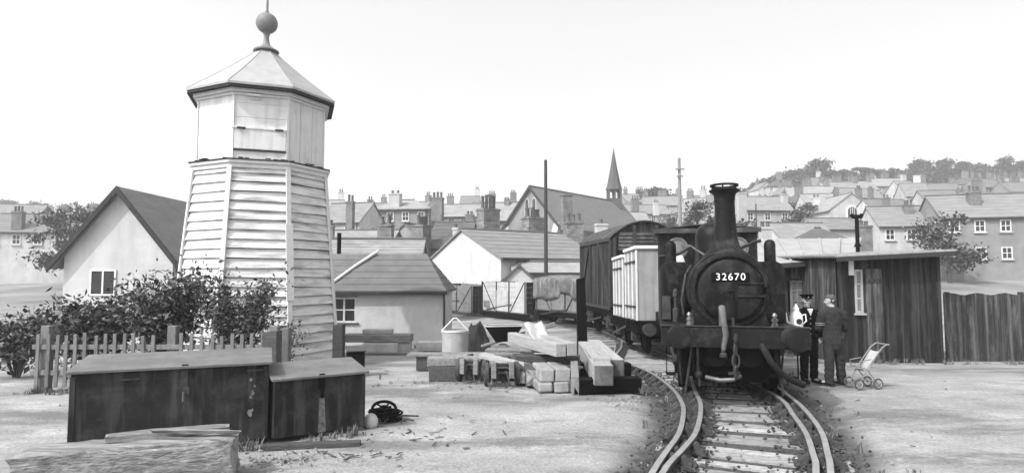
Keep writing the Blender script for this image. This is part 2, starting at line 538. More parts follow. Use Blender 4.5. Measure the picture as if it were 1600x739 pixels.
# rails of the turnout, world XY lines, rail heads stand RH above the ground
RH = 0.10
def rl(px, py): p = G(px, py, RH); return (p.x, p.y)
LINE = {}
LINE["LA"] = [(-1.2, 1.0), (0.35, 3.6)] + [rl(*q) for q in ((1018, 739), (1041, 704), (1060, 677), (1067, 652), (1066, 630), (1049, 605), (1014, 580), (979, 566))] + [(2.75, 16.2), (3.3, 18.6), (3.72, 20.8)]
LINE["RB"] = [(0.2, 1.0), (1.75, 3.4)] + [rl(*q) for q in ((1298, 739), (1293, 707), (1281, 669))] + [(4.25, 9.1), (4.55, 10.5), (5.32, 13.5), (5.62, 15.4), (5.5, 17.4), (5.25, 20)]
LINE["LB"] = [(-1.05, 0.8), (0.46, 3.6)] + [rl(*q) for q in ((1034, 739), (1066, 701), (1088, 672))] + [(2.78, 9.1), (3.10, 10.5), (3.86, 13.5), (4.14, 15.4), (4.05, 17.4), (3.78, 20)]
LINE["RA"] = [(0.1, 1.1), (1.62, 3.5)] + [rl(*q) for q in ((1275, 739), (1270, 707), (1259, 675), (1240, 648), (1221, 623))] + [(4.25, 10.7), (4.32, 13.0), (4.2, 15.5)]
MAINC = [(4.5, 20), (4.45, 22.5), (4.2, 25), (3.4, 27.6), (1.6, 30.9), (-.8, 34.1), (-3.6, 37.4)]


def cinder_shade(x, y):
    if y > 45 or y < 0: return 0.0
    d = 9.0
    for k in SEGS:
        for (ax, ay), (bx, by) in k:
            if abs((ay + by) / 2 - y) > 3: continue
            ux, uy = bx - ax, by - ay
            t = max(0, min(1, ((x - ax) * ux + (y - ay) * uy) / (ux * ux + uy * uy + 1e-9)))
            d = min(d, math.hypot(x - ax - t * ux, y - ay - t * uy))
    if 3.6 < y < 16 and x_at("LA", y) < x < x_at("RB", y): return 1.0  # full dark between the outer rails, painted shade under the engine included
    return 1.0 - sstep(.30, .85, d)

SEGS = []
EDGE = {k: spline([Vector((a, b, 0)) for a, b in LINE[k]], .3) for k in ("LA", "RB")}
def x_at(k, y): return min(EDGE[k], key=lambda q: abs(q.y - y)).x
for k_ in LINE.values():
    q_ = spline([Vector((a, b, 0)) for a, b in k_], .8)
    SEGS.append([((q_[i].x, q_[i].y), (q_[i + 1].x, q_[i + 1].y)) for i in range(len(q_) - 1)])
for off in (-.75, 0, .75):
    q_ = spline([Vector((a + off, b + off * .3, 0)) for a, b in MAINC], 1.0)
    SEGS.append([((q_[i].x, q_[i].y), (q_[i + 1].x, q_[i + 1].y)) for i in range(len(q_) - 1)])

def axis(lo, hi, near_lo, near_hi, st, grow=1.16):
    a = []
    v_ = near_lo
    while v_ < near_hi: a.append(v_); v_ += st
    up, s_ = [near_hi], st
    while up[-1] < hi: s_ *= grow; up.append(up[-1] + s_)
    dn, s_ = [near_lo], st
    while dn[-1] > lo: s_ *= grow; dn.append(dn[-1] - s_)
    return dn[:0:-1] + a + up

xs = axis(-600, 600, -9, 10, .16)
ys = axis(-40, 720, 3.5, 19, .16)
bm = bmesh.new()
lay = bm.verts.layers.float_color.new("cinder")
grid = []
for y in ys:
    row = []
    for x in xs:
        z = gz(x, y)
        cd = cinder_shade(x, y) if -8 < x < 9 else 0.0
        if abs(x) < 14 and -5 < y < 26:
            nn = noise.noise(Vector((x * .8, y * .8, 0))) * .018 + noise.noise(Vector((x * 2.7, y * 2.7, 3))) * .012
            z += nn * (1 - .85 * cd) - .012 - .068 * cd
        vv = bm.verts.new((x, y, z))
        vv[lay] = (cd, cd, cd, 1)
        row.append(vv)
    grid.append(row)
for j in range(len(ys) - 1):
    for i in range(len(xs) - 1):
        bm.faces.new((grid[j][i], grid[j][i + 1], grid[j + 1][i + 1], grid[j + 1][i]))
me = bpy.data.meshes.new("ground")
bm.to_mesh(me); bm.free()
me.polygons.foreach_set("use_smooth", [True] * len(me.polygons))
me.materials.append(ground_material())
ground = bpy.data.objects.new("ground", me)
C.objects.link(ground)
tag(ground, "dusty trodden soil of the goods yard rising to the town hillside", "ground", kind="structure")

# ------------------------------------------------------------------ the turnout and the line under the train
def rail_mesh(pts, name, parent):
    b = MB()
    pr = [(-.031, 0), (-.036, -.008), (-.036, -.035), (-.012, -.05), (-.012, -.10), (-.05, -.125), (-.05, -.14), (.05, -.14), (.05, -.125), (.012, -.10), (.012, -.05), (.036, -.035), (.036, -.008), (.031, 0)]
    rings = []
    for i, p in enumerate(pts):
        d = (pts[min(i + 1, len(pts) - 1)] - pts[max(0, i - 1)])
        d.z = 0; d.normalize()
        sd_ = Vector((d.y, -d.x, 0))
        z = gz(p.x, p.y) + RH
        rings.append([b.v((p.x + sd_.x * q[0], p.y + sd_.y * q[0], z + q[1])) for q in pr])
    n = len(pr)
    for i in range(len(rings) - 1):
        for j in range(n):
            f = [rings[i][j], rings[i + 1][j], rings[i + 1][(j + 1) % n], rings[i][(j + 1) % n]]
            b.face(f, 1 if j == n - 1 else 0)
    b.face(rings[0]); b.face(rings[-1][::-1])
    return b.build(name, [M["rail_side"], M["rail_top"]], parent)

def cl(pts, t):
    return pts[max(0, min(len(pts) - 1, int(t)))]

turnout = thing("railway_turnout", "railway points of four worn rails curving under the tank locomotive", "railway track", (0, 0, 0))
S = {k: spline([Vector((a, b, 0)) for a, b in q], .2) for k, q in LINE.items()}
for k in ("LA", "LB", "RA", "RB"):
    rail_mesh(S[k], "rail", turnout)

def chair(b, p, d, z):
    """cast chair gripping a rail: base plate, two jaws and a wooden key"""
    sd_ = Vector((d.y, -d.x, 0))
    b.X = Matrix.Translation((p.x, p.y, z)) @ Matrix((( sd_.x, d.x, 0, 0), (sd_.y, d.y, 0, 0), (0, 0, 1, 0), (0, 0, 0, 1)))
    b.box(-.19, .19, -.09, .09, 0, .03)
    for s_ in (-1, 1):
        b.prism([(s_ * .045, .03), (s_ * .16, .03), (s_ * .07, .115), (s_ * .045, .12)], -.06, .06)
        b.box(s_ * .14 - .02, s_ * .14 + .02, -.075, -.035, .03, .065)
    b.X = Matrix.Identity(4)

def near_on(S_, y):
    best = min(range(len(S_)), key=lambda i: abs(S_[i].y - y))
    i = max(1, min(len(S_) - 2, best))
    d = (S_[i + 1] - S_[i - 1]); d.z = 0
    return S_[best], d.normalized()

for k, ys_ in (("LA", (5.9, 8.9)), ("LB", (6.9, 9.4)), ("RA", (7.3,)), ("RB", (6.4, 9.5))):      # bolted rail joints
    for yj in ys_:
        q, d = near_on(S[k], yj)
        for s_ in (-1, 1):
            b = MB(); b.X = Matrix.Translation((q.x, q.y, gz(q.x, q.y) + RH)) @ Matrix(((d.y, d.x, 0, 0), (-d.x, d.y, 0, 0), (0, 0, 1, 0), (0, 0, 0, 1)))
            b.box(s_ * .026 - .011, s_ * .026 + .011, -.24, .24, -.118, -.048)
            fp = b.build("fishplate", M["rail_side"], turnout, bevel=.003)
            for t_ in (-.18, -.06, .06, .18):
                c = MB(); c.X = Matrix.Translation((q.x, q.y, gz(q.x, q.y) + RH)) @ Matrix(((d.y, d.x, 0, 0), (-d.x, d.y, 0, 0), (0, 0, 1, 0), (0, 0, 0, 1)))
                c.lathe([(.016, s_ * .037), (.016, s_ * .055)], (0, t_, -.083), "x", 6); c.build("bolt", M["rail_side"], fp)
y = 3.9
ns = 0
rs = random.Random(5)
while y < 11.6:
    la, dla = near_on(S["LA"], y)
    ra, _d = near_on(S["RB"], y)
    mid = (la + ra) / 2
    hd = (near_on(S["LA"], y)[1] + near_on(S["RB"], y)[1]).normalized() if y < 9.5 else near_on(S["RB"], y)[1]
    sdv = Vector((hd.y, -hd.x, 0))
    half = ((ra - la).length) / 2 + .16
    # where the cross line meets each rail
    b = MB()
    b.X = Matrix.Translation((mid.x, mid.y, gz(mid.x, mid.y))) @ Matrix(((sdv.x, hd.x, 0, 0), (sdv.y, hd.y, 0, 0), (0, 0, 1, 0), (0, 0, 0, 1)))
    hw = .078 + rs.uniform(-.012, .012)
    t1 = rs.uniform(-.012, .012)
    b.hexa([(-half, -hw, -.12), (half, -hw, -.12), (half, hw, -.12), (-half, hw, -.12), (-half + .02, -hw + .01, -.048 + t1 * .5), (half, -hw + .01, -.048 - t1 * .5), (half, hw - .01, -.048), (-half, hw - .015, -.048)])
    sl = b.build("sleeper", M["sleeper"], turnout, bevel=.008)
    for k in ("LA", "LB", "RA", "RB") if ns % 2 == 0 else ("LA",):
        best = min(S[k], key=lambda q: abs((q - mid).dot(hd)) + (0 if abs(q.y - y) < 2.5 else 99))
        if abs((best - mid).dot(hd)) < .2 and best.y < 12.5:
            cb = MB(); chair(cb, best, near_on(S[k], best.y)[1], gz(best.x, best.y) - .036)
            cb.build("chair", M["rail_side"], sl)
    y += .31
    ns += 1
# sleepers under the left hand curve alone
acc = 0.0
prev = None
for i, p in enumerate(S["LA"][1:-1]):
    if p.y < 11.3: continue
    if prev is not None: acc += (p - prev).length
    prev = p
    if acc < .34: continue
    acc = 0.0
    d = (S["LA"][i + 2] - S["LA"][i]); d.z = 0; d.normalize()
    b = MB()
    b.X = Matrix.Translation((p.x, p.y, gz(p.x, p.y))) @ Matrix(((d.y, d.x, 0, 0), (-d.x, d.y, 0, 0), (0, 0, 1, 0), (0, 0, 0, 1)))
    b.box(-.22, 2.0, -.09, .09, -.1, -.034)
    sl = b.build("sleeper", M["sleeper"], turnout, bevel=.008)
    cb = MB(); chair(cb, p, d, gz(p.x, p.y) - .036)
    cb.build("chair", M["rail_side"], sl)

line = thing("railway_line", "siding rails running on under the goods wagons", "railway track", (0, 0, 0))
CP = spline([Vector((a, b, 0)) for a, b in MAINC], .4)
for off in (-.745, .745):
    q = []
    for i, p in enumerate(CP):
        d = (CP[min(i + 1, len(CP) - 1)] - CP[max(i - 1, 0)]).normalized()
        q.append(p + Vector((d.y, -d.x, 0)) * off)
    rail_mesh(q, "rail", line)
for i in range(1, len(CP) - 1, 2):
    p = CP[i]; d = (CP[i + 1] - CP[i - 1]).normalized()
    b = MB()
    b.X = Matrix.Translation((p.x, p.y, gz(p.x, p.y))) @ Matrix(((d.y, d.x, 0, 0), (-d.x, d.y, 0, 0), (0, 0, 1, 0), (0, 0, 0, 1)))
    b.box(-1.3, 1.3, -.12, .12, -.1, -.034)
    b.build("sleeper", M["sleeper"], line)

# loose ballast and cinders by the rails, and chips scattered over the yard
def stone_field(name, label, m, pts):
    b = MB()
    for (x, y_, r_) in pts:
        z = gz(x, y_) - .01
        q = []
        for k in range(6):
            dv = Vector(((1, 0, 0), (-1, 0, 0), (0, 1, 0), (0, -1, 0), (0, 0, 1), (0, 0, -1))[k]) * r_ * rs.uniform(.6, 1.2)
            dv.rotate(Matrix.Rotation(1.1 * x, 3, "Z"))
            q.append(b.v((x + dv.x, y_ + dv.y, z + dv.z * .8)))
        for a_, b_, c_ in ((0, 2, 4), (2, 1, 4), (1, 3, 4), (3, 0, 4), (2, 0, 5), (1, 2, 5), (3, 1, 5), (0, 3, 5)):
            b.face([q[a_], q[b_], q[c_]])
    o = b.build(name, m)
    tag(o, label, "gravel", kind="stuff")

pts = []
for k in ("LA", "LB", "RA", "RB"):
    for p in S[k]:
        if 3.5 < p.y < 13.5:
            for _ in range(20):
                o_ = rs.gauss(0, .2)
                pts.append((p.x + o_, p.y + rs.uniform(-.1, .1), rs.uniform(.012, .04)))
stone_field("ballast_stones", "dark loose ballast stones and cinders between and beside the rails", M["ballast"], pts)
pts = []
for _ in range(420):
    y_ = 4.5 + 15 * rs.random() ** 1.5
    x = rs.uniform(-.75, .75) * y_
    pts.append((x, y_, rs.choice((.008, .01, .014, .02, .03)) * rs.uniform(.7, 1.2)))
for _ in range(110):      # broken bits by the bins and the nearest baulk
    pts.append((rs.gauss(-2.35, .38), rs.gauss(6.75, .25), rs.uniform(.012, .045)))
for _ in range(70):
    p = G(rs.uniform(930, 1000), rs.uniform(618, 640))
    pts.append((p.x, p.y, rs.uniform(.01, .03)))
stone_field("stone_chips", "pale stone chips scattered over the yard soil", M["rubble"], pts)

# litter: splinters, twigs and clinker trodden into the yard
b = MB()
for _ in range(110):
    y_ = 4.6 + 13 * rs.random() ** 1.4; x = rs.uniform(-.72, .74) * y_
    if abs(x - 2.6) < .9 and y_ < 11: continue
    a = rs.uniform(0, 6.28); l = rs.choice((.02, .03, .05, .09, .16)) * rs.uniform(.6, 1.3); z = gz(x, y_) + .004
    b.beam((x, y_, z), (x + l * math.cos(a), y_ + l * math.sin(a), z + rs.uniform(0, .012)), rs.uniform(.006, .02), .007, mi=rs.choice((0, 1, 1)))
for _ in range(160):
    x, y_ = rs.choice(((-2.2, 6.9), (.6, 10.9), (-1.2, 11.4), (2.2, 9.9), (-1.3, 7.9))); x += rs.gauss(0, .5); y_ += rs.gauss(0, .3)
    a = rs.uniform(0, 6.28); l = rs.uniform(.02, .14); z = gz(x, y_) + .004
    b.beam((x, y_, z), (x + l * math.cos(a), y_ + l * math.sin(a), z + rs.uniform(0, .015)), rs.uniform(.008, .03), .008, mi=rs.choice((0, 1)))
o = b.build("wood_litter", [M["timber_mid"], M["timber_dark"]])
tag(o, "splinters, chips and twigs trodden into the yard soil", "litter", kind="stuff")
# ------------------------------------------------------------------ octagonal boarded tower
TA = R(22.45)
TD = 16.35
tc = Vector((-TD * math.sin(TA), TD * math.cos(TA), 0))
trot = TA - R(3.0)     # a front face looks (almost) at the viewpoint
def tz(py, back=0.0):  # height on the tower's near face
    return P(404, py, tc.y - back).z
z_g = gz(tc.x, tc.y) - .05
z_led = tz(255, 1.3); z_top = tz(141.5, 1.35); z_apex = tz(79, 0)
tower = thing("octagonal_tower", "tall white weatherboarded octagonal tower with leaded roof and ball finial", "tower", (tc.x, tc.y, 0), trot)
AU = 1.39                                   # apothems
A1, A0 = 1.455, 1.84
def a_at(z): return A0 + (A1 - A0) * (z - z_g) / (z_led - z_g)
def octring(a, z, n=8):
    r_ = a / math.cos(PI / 8)
    return [(r_ * math.cos(-PI / 2 + PI / 8 + k * PI / 4), r_ * math.sin(-PI / 2 + PI / 8 + k * PI / 4), z) for k in range(8)]
rt = random.Random(3)
# core and boards (boards are the wall's surface)
b = MB()
r0, r1 = octring(a_at(z_g) - .05, z_g), octring(a_at(z_led) - .05, z_led)
v0 = [b.v(q) for q in r0]; v1 = [b.v(q) for q in r1]
for k in range(8): b.face([v0[k], v0[(k + 1) % 8], v1[(k + 1) % 8], v1[k]])
b.build("inner_wall", M["tar"], tower)  # dark core makes the board gaps read as shadow lines
b = MB()
NB = 22
for k in range(8):
    for i in range(NB):
        za = z_g + (z_led - .02 - z_g) * i / NB
        zb = z_g + (z_led - .02 - z_g) * (i + 1) / NB
        j1, j2 = rt.uniform(-.016, .016), rt.uniform(-.016, .016)
        o1 = rt.uniform(0.0, .012)
        ra = octring(a_at(za) + .018 + o1, za); rb = octring(a_at(zb) - .026, zb - .003 - rt.uniform(0, .010))
        rc = octring(a_at(za) - .045, za)
        p, q = Vector(ra[k]), Vector(ra[(k + 1) % 8])
        p2, q2 = Vector(rb[k]), Vector(rb[(k + 1) % 8])
        p3, q3 = Vector(rc[k]), Vector(rc[(k + 1) % 8])
        for e, j in ((p, j1), (q, j2), (p3, j1), (q3, j2)): e.z += j
        b.quad(p, q, q2, p2); b.quad(p3, q3, q, p)
b.build("weatherboarding", M["white_paint"], tower)
for k in range(8):                         # corner boards
    p0 = Vector(octring(a_at(z_g) + .02, z_g)[k]); p1 = Vector(octring(a_at(z_led) + .02, z_led)[k])
    c_ = MB()
    rad = Vector((p0.x, p0.y, 0)).normalized()
    c_.beam(p0, p1, .105, .045, up=rad)
    c_.build("corner_board", M["white_trim"], tower, bevel=.006)
# a patched strip on the corner to the right of the near face
b = MB()
z_a, z_b = tz(470, 1.4), tz(350, 1.4)
pa = Vector(octring(a_at(z_a) + .05, z_a)[0]); pb = Vector(octring(a_at(z_b) + .05, z_b)[0])
b.beam(pa, pb, .17, .03, up=Vector((pa.x, pa.y, 0)))
b.build("patch_board", M["white_trim"], tower, bevel=.005)
# ledge
b = MB()
def ring_slab(b, a_in, a_out, z0, z1, dz_out=0.0, mi=0):
    i0, o0, i1, o1 = octring(a_in, z0), octring(a_out, z0 + dz_out), octring(a_in, z1), octring(a_out, z1 + dz_out)
    for k in range(8):
        n = (k + 1) % 8
        b.hexa([i0[k], o0[k], o0[n], i0[n], i1[k], o1[k], o1[n], i1[n]], mi)
ring_slab(b, AU - .05, A1 + .10, z_led - .02, z_led + .05, -.02)
ring_slab(b, A1 - .04, A1 + .055, z_led - .14, z_led - .023)
b.build("ledge", M["white_trim"], tower, bevel=.008)
b = MB()
ring_slab(b, AU - .02, A1 + .125, z_led + .053, z_led + .075, -.02)
for k in range(30):   # lifted lead flashing along the ledge
    a_ = rt.uniform(-PI, 0); r_ = 1.56
    b.box(r_ * math.cos(a_) - .05, r_ * math.cos(a_) + .05, r_ * math.sin(a_) - .03, r_ * math.sin(a_) + .03, z_led + .07, z_led + rt.uniform(.075, .10))
b.build("ledge_flashing", M["dark_iron"], tower)
# upper stage
b = MB()
u0, u1 = octring(AU, z_led), octring(AU, z_top)
v0 = [b.v(q) for q in u0]; v1 = [b.v(q) for q in u1]
for k in range(8): b.face([v0[k], v0[(k + 1) % 8], v1[(k + 1) % 8], v1[k]])
def on_face(k, t, z, out=0.0):
    """point on upper face k (0 = the near right corner's left hand face is 7), t 0..1 across"""
    r_ = octring(AU + out, z)
    return Vector(r_[k]).lerp(Vector(r_[(k + 1) % 8]), t)
def fboard(b, k, t0, t1, z0, z1, th=.02, off=.0):
    q = []
    for z in (z0, z1):
        q += [on_face(k, t0, z, off), on_face(k, t1, z, off), on_face(k, t1, z, off + th), on_face(k, t0, z, off + th)]
    b.hexa(q)
H_u = z_top - z_led
# near face is k=7 (between corner 7 and corner 0), left k=6, right k=0
for k in range(8):
    if k in (0, 4):                           # upright boards
        for i in range(3):
            fboard(b, k, i / 3 + .006, (i + 1) / 3 - .006, z_led + .06, z_top, rt.uniform(.016, .022))
    else:
        nb = 5
        for i in range(nb):
            z0 = z_led + .06 + (H_u - .06) * i / nb; z1 = z_led + .06 + (H_u - .06) * (i + 1) / nb
            fboard(b, k, .005, .995, z0 + .007, z1, rt.uniform(.016, .022))
b.build("upper_panelling", M["white_panel"], tower)
for k in range(8):
    p0 = Vector(octring(AU + .022, z_led + .06)[k]); p1 = Vector(octring(AU + .022, z_top)[k])
    MB().beam(p0, p1, .06, .035, up=Vector((p0.x, p0.y, 0))).build("corner_post", M["white_trim"], tower, bevel=.005)
b = MB()
fboard(b, 7, .04, .96, tz(234, 1.35), tz(203, 1.35), .025, .024)
fboard(b, 7, .0, .96, tz(203, 1.35), tz(200, 1.35), .045, .024)
ht = b.build("hatch", M["white_panel"], tower, bevel=.004)
b = MB()
fboard(b, 7, .1, .24, tz(204, 1.35), tz(201, 1.35), .02, .07); fboard(b, 7, .76, .9, tz(204, 1.35), tz(201, 1.35), .02, .07)
b.build("hinge", M["dark_iron"], ht)
b = MB(); fboard(b, 7, .03, .97, tz(237, 1.35), tz(234.4, 1.35), .05, .0)
b.build("hatch_sill", M["dark_iron"], tower)
b = MB()
fboard(b, 7, .27, .5, tz(153, 1.35), tz(150, 1.35), .14, .02); fboard(b, 7, .3, .47, tz(157, 1.35), tz(153.3, 1.35), .05, .02)
b.build("vent_box", M["white_trim"], tower, bevel=.004)
# eaves, roof, finial
b = MB()
ring_slab(b, AU - .05, AU + .14, z_top - .09, z_top - .005)
ring_slab(b, AU - .05, AU + .07, z_top - .15, z_top - .095)
b.build("cornice", M["white_trim"], tower, bevel=.01)
b = MB()
ring_slab(b, AU + .02, AU + .25, z_top, z_top + .045)
ring_slab(b, AU + .215, AU + .265, z_top - .02, z_top - .003)
b.build("gutter", M["tar"], tower, bevel=.006)
b = MB()
prof = [(AU + .27, z_top + .048), (AU + .27, z_top + .10)]
for i in range(1, 9):
    t = i / 8
    prof.append(((AU + .27) * (1 - t) ** 1.06 + .15 * t, z_top + .11 + (z_apex - z_top - .11) * (t ** 1.04)))
rings = [[b.v(q) for q in octring(a_, z_)] for a_, z_ in prof]
for i in range(len(rings) - 1):
    for k in range(8): b.face([rings[i][k], rings[i][(k + 1) % 8], rings[i + 1][(k + 1) % 8], rings[i + 1][k]])
b.face(rings[-1])
b.face(rings[0][::-1])
for k in range(8):                           # rolled seams on the hips
    b.tube([Vector(octring(a_, z_ + .005)[k]) for a_, z_ in prof[1:]], .009, 6)
b.build("roof", M["lead_roof"], tower)
fin = MB().lathe([(.31, z_apex - .05), (.31, z_apex - .02), (.14, z_apex + .08), (.085, z_apex + .16), (.06, z_apex + .32), (.075, z_apex + .40), (.10, z_apex + .45)], n=20).build("finial", M["ball_paint"], tower, smooth=35)
zb = tz(37, 0)
MB().ball((0, 0, zb), .265, 18).build("ball", M["ball_paint"], fin, smooth=60)
MB().tube([(0, 0, zb + .24), (0, 0, zb + .30), (0, 0, zb + .31), (0, 0, zb + 1.2)], [.05, .05, .03, .024], 8).build("rod", M["ball_paint"], fin, smooth=40)

# ------------------------------------------------------------------ two storage bins
def bin_box(name, label, fl, ang, L_, D_, hf, hb, over, stones=True):
    """fl: ground point of the front right corner; the box runs back to the left of it"""
    t = thing(name, label, "bin", (fl.x, fl.y, gz(fl.x, fl.y)), ang)
    b = MB()
    n = 1
    zb_ = .05
    for i in range(n):          # boards of the front with hairline gaps
        z0, z1 = zb_ + (hf - zb_) * i / n, zb_ + (hf - zb_) * (i + 1) / n
        b.box(-L_, 0, 0, .03, z0 + .0015, z1)
    b.prism([(.033, zb_), (D_, zb_), (D_, hb), (.033, hf)], -L_, -L_ + .03, "yz")
    b.prism([(.033, zb_), (D_, zb_), (D_, hb), (.033, hf)], -.03, 0, "yz")
    b.box(-L_ + .033, -.033, D_ - .03, D_, zb_, hb - .01)
    b.box(-L_ + .033, -.033, .033, D_ - .033, zb_, zb_ + .02)
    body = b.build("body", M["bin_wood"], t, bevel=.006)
    for x in (-L_ - .004, -.052):
        b = MB(); b.box(x, x + .056, -.012, -.002, zb_ + .01, hf - .03)
        b.build("corner_strap", M["bin_wood"], t, bevel=.003)
    b = MB()
    sl = (hb - hf) / D_
    n = 4
    for i in range(n):
        y0, y1 = -over + (D_ + over + .03) * i / n, -over + (D_ + over + .03) * (i + 1) / n
        q = []
        for zt in (.004, .034):
            q += [(-L_ - .04, y0 + .002, hf + sl * y0 + zt), (.04, y0 + .002, hf + sl * y0 + zt), (.04, y1 - .001, hf + sl * y1 + zt), (-L_ - .04, y1 - .001, hf + sl * y1 + zt)]
        b.hexa(q)
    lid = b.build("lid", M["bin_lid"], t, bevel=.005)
    return t, lid, body

c1 = G(417, 691)
big, lid, body = bin_box("storage_bin", "big dark wooden bin with wide flat lid, foreground left beside the smaller bin", c1, R(22), 2.0, .85, .93, 1.0, .05)
b = MB(); b.box(-.93, -.86, -.03, -.02, .70, .98); b.box(-.95, -.84, -.042, -.031, .62, .72)
b.build("hasp", M["oily_metal"], lid, bevel=.004)
b = MB(); b.tube([(-.90, -.04, .66), (-.90, -.07, .66), (-.90, -.07, .58), (-.90, -.05, .56)], .012, 6)
b.build("padlock", M["bright_metal"], body)
M["splash"] = mat("chalky_splash", .24, .05, 14, .9)
for z, q_ in ((.36, .034), (.40, .018), (.55, .02), (.60, .026), (.68, .016), (.76, .02)):
    b = MB()
    ring = [b.v((-.17 + .025 * math.sin(z * 31) + q_ * rt.uniform(.5, 1.1) * math.cos(k * .7), -.0035, z + q_ * rt.uniform(.7, 1.6) * math.sin(k * .7))) for k in range(9)]
    b.face(ring); b.build("paint_splash", M["splash"], body)
for q_ in ((-.24, -.06, .855, .875), (-1.55, -1.35, .83, .85)): MB().box(q_[0], q_[1], -.025, -.003, q_[2], q_[3]).build("hinge_strap", M["oily_metal"], body)
c2 = G(569, 672)
sml, lid, body = bin_box("storage_bin", "smaller dark wooden bin with sloping lid standing to the right of the big bin", c2, R(34), 1.12, .62, .735, .83, .05)
b = MB(); b.box(-.60, -.53, -.034, -.024, .58, .78); b.box(-.585, -.545, -.045, -.035, .48, .64)
b.build("hasp", M["under_black"], lid, bevel=.004)
b = MB(); b.quad((-.60, -.0035, .06), (-.50, -.0035, .06), (-.52, -.0035, .48), (-.585, -.0035, .48))
b.build("pale_stain", M["splash"], body)
# battens under the bins
p = G(455, 697)
b = MB(); b.box(-.55, .55, -.06, .06, -.02, .045)
o = b.build("batten", M["timber_dark"], None, bevel=.006); o.location = (p.x + .25, p.y, gz(p.x, p.y)); o.rotation_euler = (0, 0, R(8))
tag(o, "dark batten lying on the soil under the front of the smaller bin", "timber")
# bent hoop of wire leaning on the big bin
hp = G(262, 690)
b = MB()
c0 = G(238, 690)
b.X = Matrix.Translation((c0.x - .05, c0.y - .12, gz(c0.x, c0.y) + .04)) @ Matrix.Rotation(R(22), 4, "Z") @ Matrix.Rotation(R(-12), 4, "X")
b.tube([(.38 * math.cos(a), 0, .32 + .34 * math.sin(a)) for a in [R(-40 + 8 * k) for k in range(24)]], .009, 6)
o = b.build("wire_hoop", M["timber_mid"], None, smooth=60)
tag(o, "bent pale wire hoop leaning on the front of the big bin", "hoop")

# ------------------------------------------------------------------ broken baulks in the near left corner
def rough_log(name, label, a, b_, w_, h_, m, seed, end_round=.25, cat="timber", segs=14, group=None):
    """a weathered squared baulk from a to b with worn faces"""
    rr = random.Random(seed)
    a, b_ = Vector(a), Vector(b_)
    d = (b_ - a).normalized(); sd_ = d.cross(Vector((0, 0, 1))).normalized(); u = sd_.cross(d)
    B = MB()
    prof = []
    nn = 20
    for k in range(nn):
        t = 2 * PI * k / nn
        c_, s_ = math.cos(t), math.sin(t)
        e = .22
        prof.append((math.copysign(abs(c_) ** e, c_) * w_ / 2, math.copysign(abs(s_) ** e, s_) * h_ / 2))
    rings = []
    L_ = (b_ - a).length
    for i in range(segs + 1):
        t = i / segs
        sh = 1.0
        if t < .06 or t > .94: sh = 1 - end_round * .35
        ring = []
        for k, (x, z) in enumerate(prof):
            n1 = noise.noise(Vector((t * L_ * .8 + seed, k * .55, seed * 1.7))) * .035 - .05 * max(0, noise.noise(Vector((t * L_ * .7, k * 2.3, seed * 3.1))) - .25)
            n2 = noise.noise(Vector((t * L_ * 6 + seed, k * 1.5, seed))) * .02
            f = sh * (1 + (n1 + n2) / max(w_, h_) * 1.6)
            dd = rr.uniform(-.025, .025) if i in (0, segs) else 0
            ring.append(B.v(a + d * (t * L_ + dd) + sd_ * x * f + u * z * f))
        rings.append(ring)
    for i in range(segs):
        for k in range(nn): B.face([rings[i][k], rings[i][(k + 1) % nn], rings[i + 1][(k + 1) % nn], rings[i + 1][k]])
    for rg, sgn in ((rings[0], -1), (rings[-1], 1)):
        cpt = B.v(sum((q.co for q in rg), Vector()) / nn + d * sgn * .02)
        for k in range(nn): B.face([rg[k], rg[(k + 1) % nn], cpt], 1)
    o = B.build(name, [m, M["timber_end"]], None, smooth=38)
    tag(o, label, cat, group)
    return o

MW = mat("split_weathered_baulk", .36, .13, 5.0, .9, .9, 10, stretch=(.5, 5, 5), stain=.05, stain_scale=2.6, stain_amt=.75, streak=(.05, .8, (.8, 14, 14)))
ga, gb = G(150, 735), G(378, 738)
rough_log("weathered_baulk", "thick split weathered baulk lying in front of the big bin, foreground left", (ga.x - .3, 5.75, .19), (gb.x - .05, 6.28, .20), .46, .40, MW, 2)
rough_log("timber_offcut", "pale narrow offcut lying along the top of the split baulk", (-3.9, 5.98, .435), (-2.95, 6.42, .42), .16, .06, M["timber_mid"], 7)
rough_log("timber_offcut", "short pale block in front of the split baulk, bottom left corner", (-3.75, 5.25, .10), (-3.02, 5.42, .10), .2, .2, MW, 9)
rough_log("timber_offcut", "thin splintered lath resting crosswise on the split baulk", (-3.55, 6.12, .465), (-2.75, 6.22, .43), .07, .035, M["timber_mid"], 12)

# scrap heap right of the small bin
sp = G(600, 655)
def torus(b, c, R_, r_, tilt=(0, 0, 0), n=28, a0=0, a1=2 * PI):
    rot = Matrix.Rotation(tilt[2], 3, "Z") @ Matrix.Rotation(tilt[0], 3, "X") @ Matrix.Rotation(tilt[1], 3, "Y")
    b.tube([Vector(c) + rot @ Vector((R_ * math.cos(a0 + (a1 - a0) * k / n), R_ * math.sin(a0 + (a1 - a0) * k / n), 0)) for k in range(n + 1)], r_, 7)
b = MB()
torus(b, (0, 0, .12), .16, .022, (R(24), R(8), 0)); torus(b, (0, 0, .12), .05, .02, (R(24), R(8), 0))
for k in range(5):
    a = 2 * PI * k / 5
    rot = Matrix.Rotation(R(24), 3, "X") @ Matrix.Rotation(R(8), 3, "Y")
    b.tube([Vector((0, 0, .12)) + rot @ Vector((.05 * math.cos(a), .05 * math.sin(a), 0)), Vector((0, 0, .12)) + rot @ Vector((.155 * math.cos(a), .155 * math.sin(a), 0))], .013, 6)
o = b.build("iron_handwheel", M["under_black"], None, smooth=50); o.location = (sp.x, sp.y, gz(sp.x, sp.y) + .03)
tag(o, "small spoked iron handwheel lying on scrap beside the small bin", "scrap wheel")
b = MB()
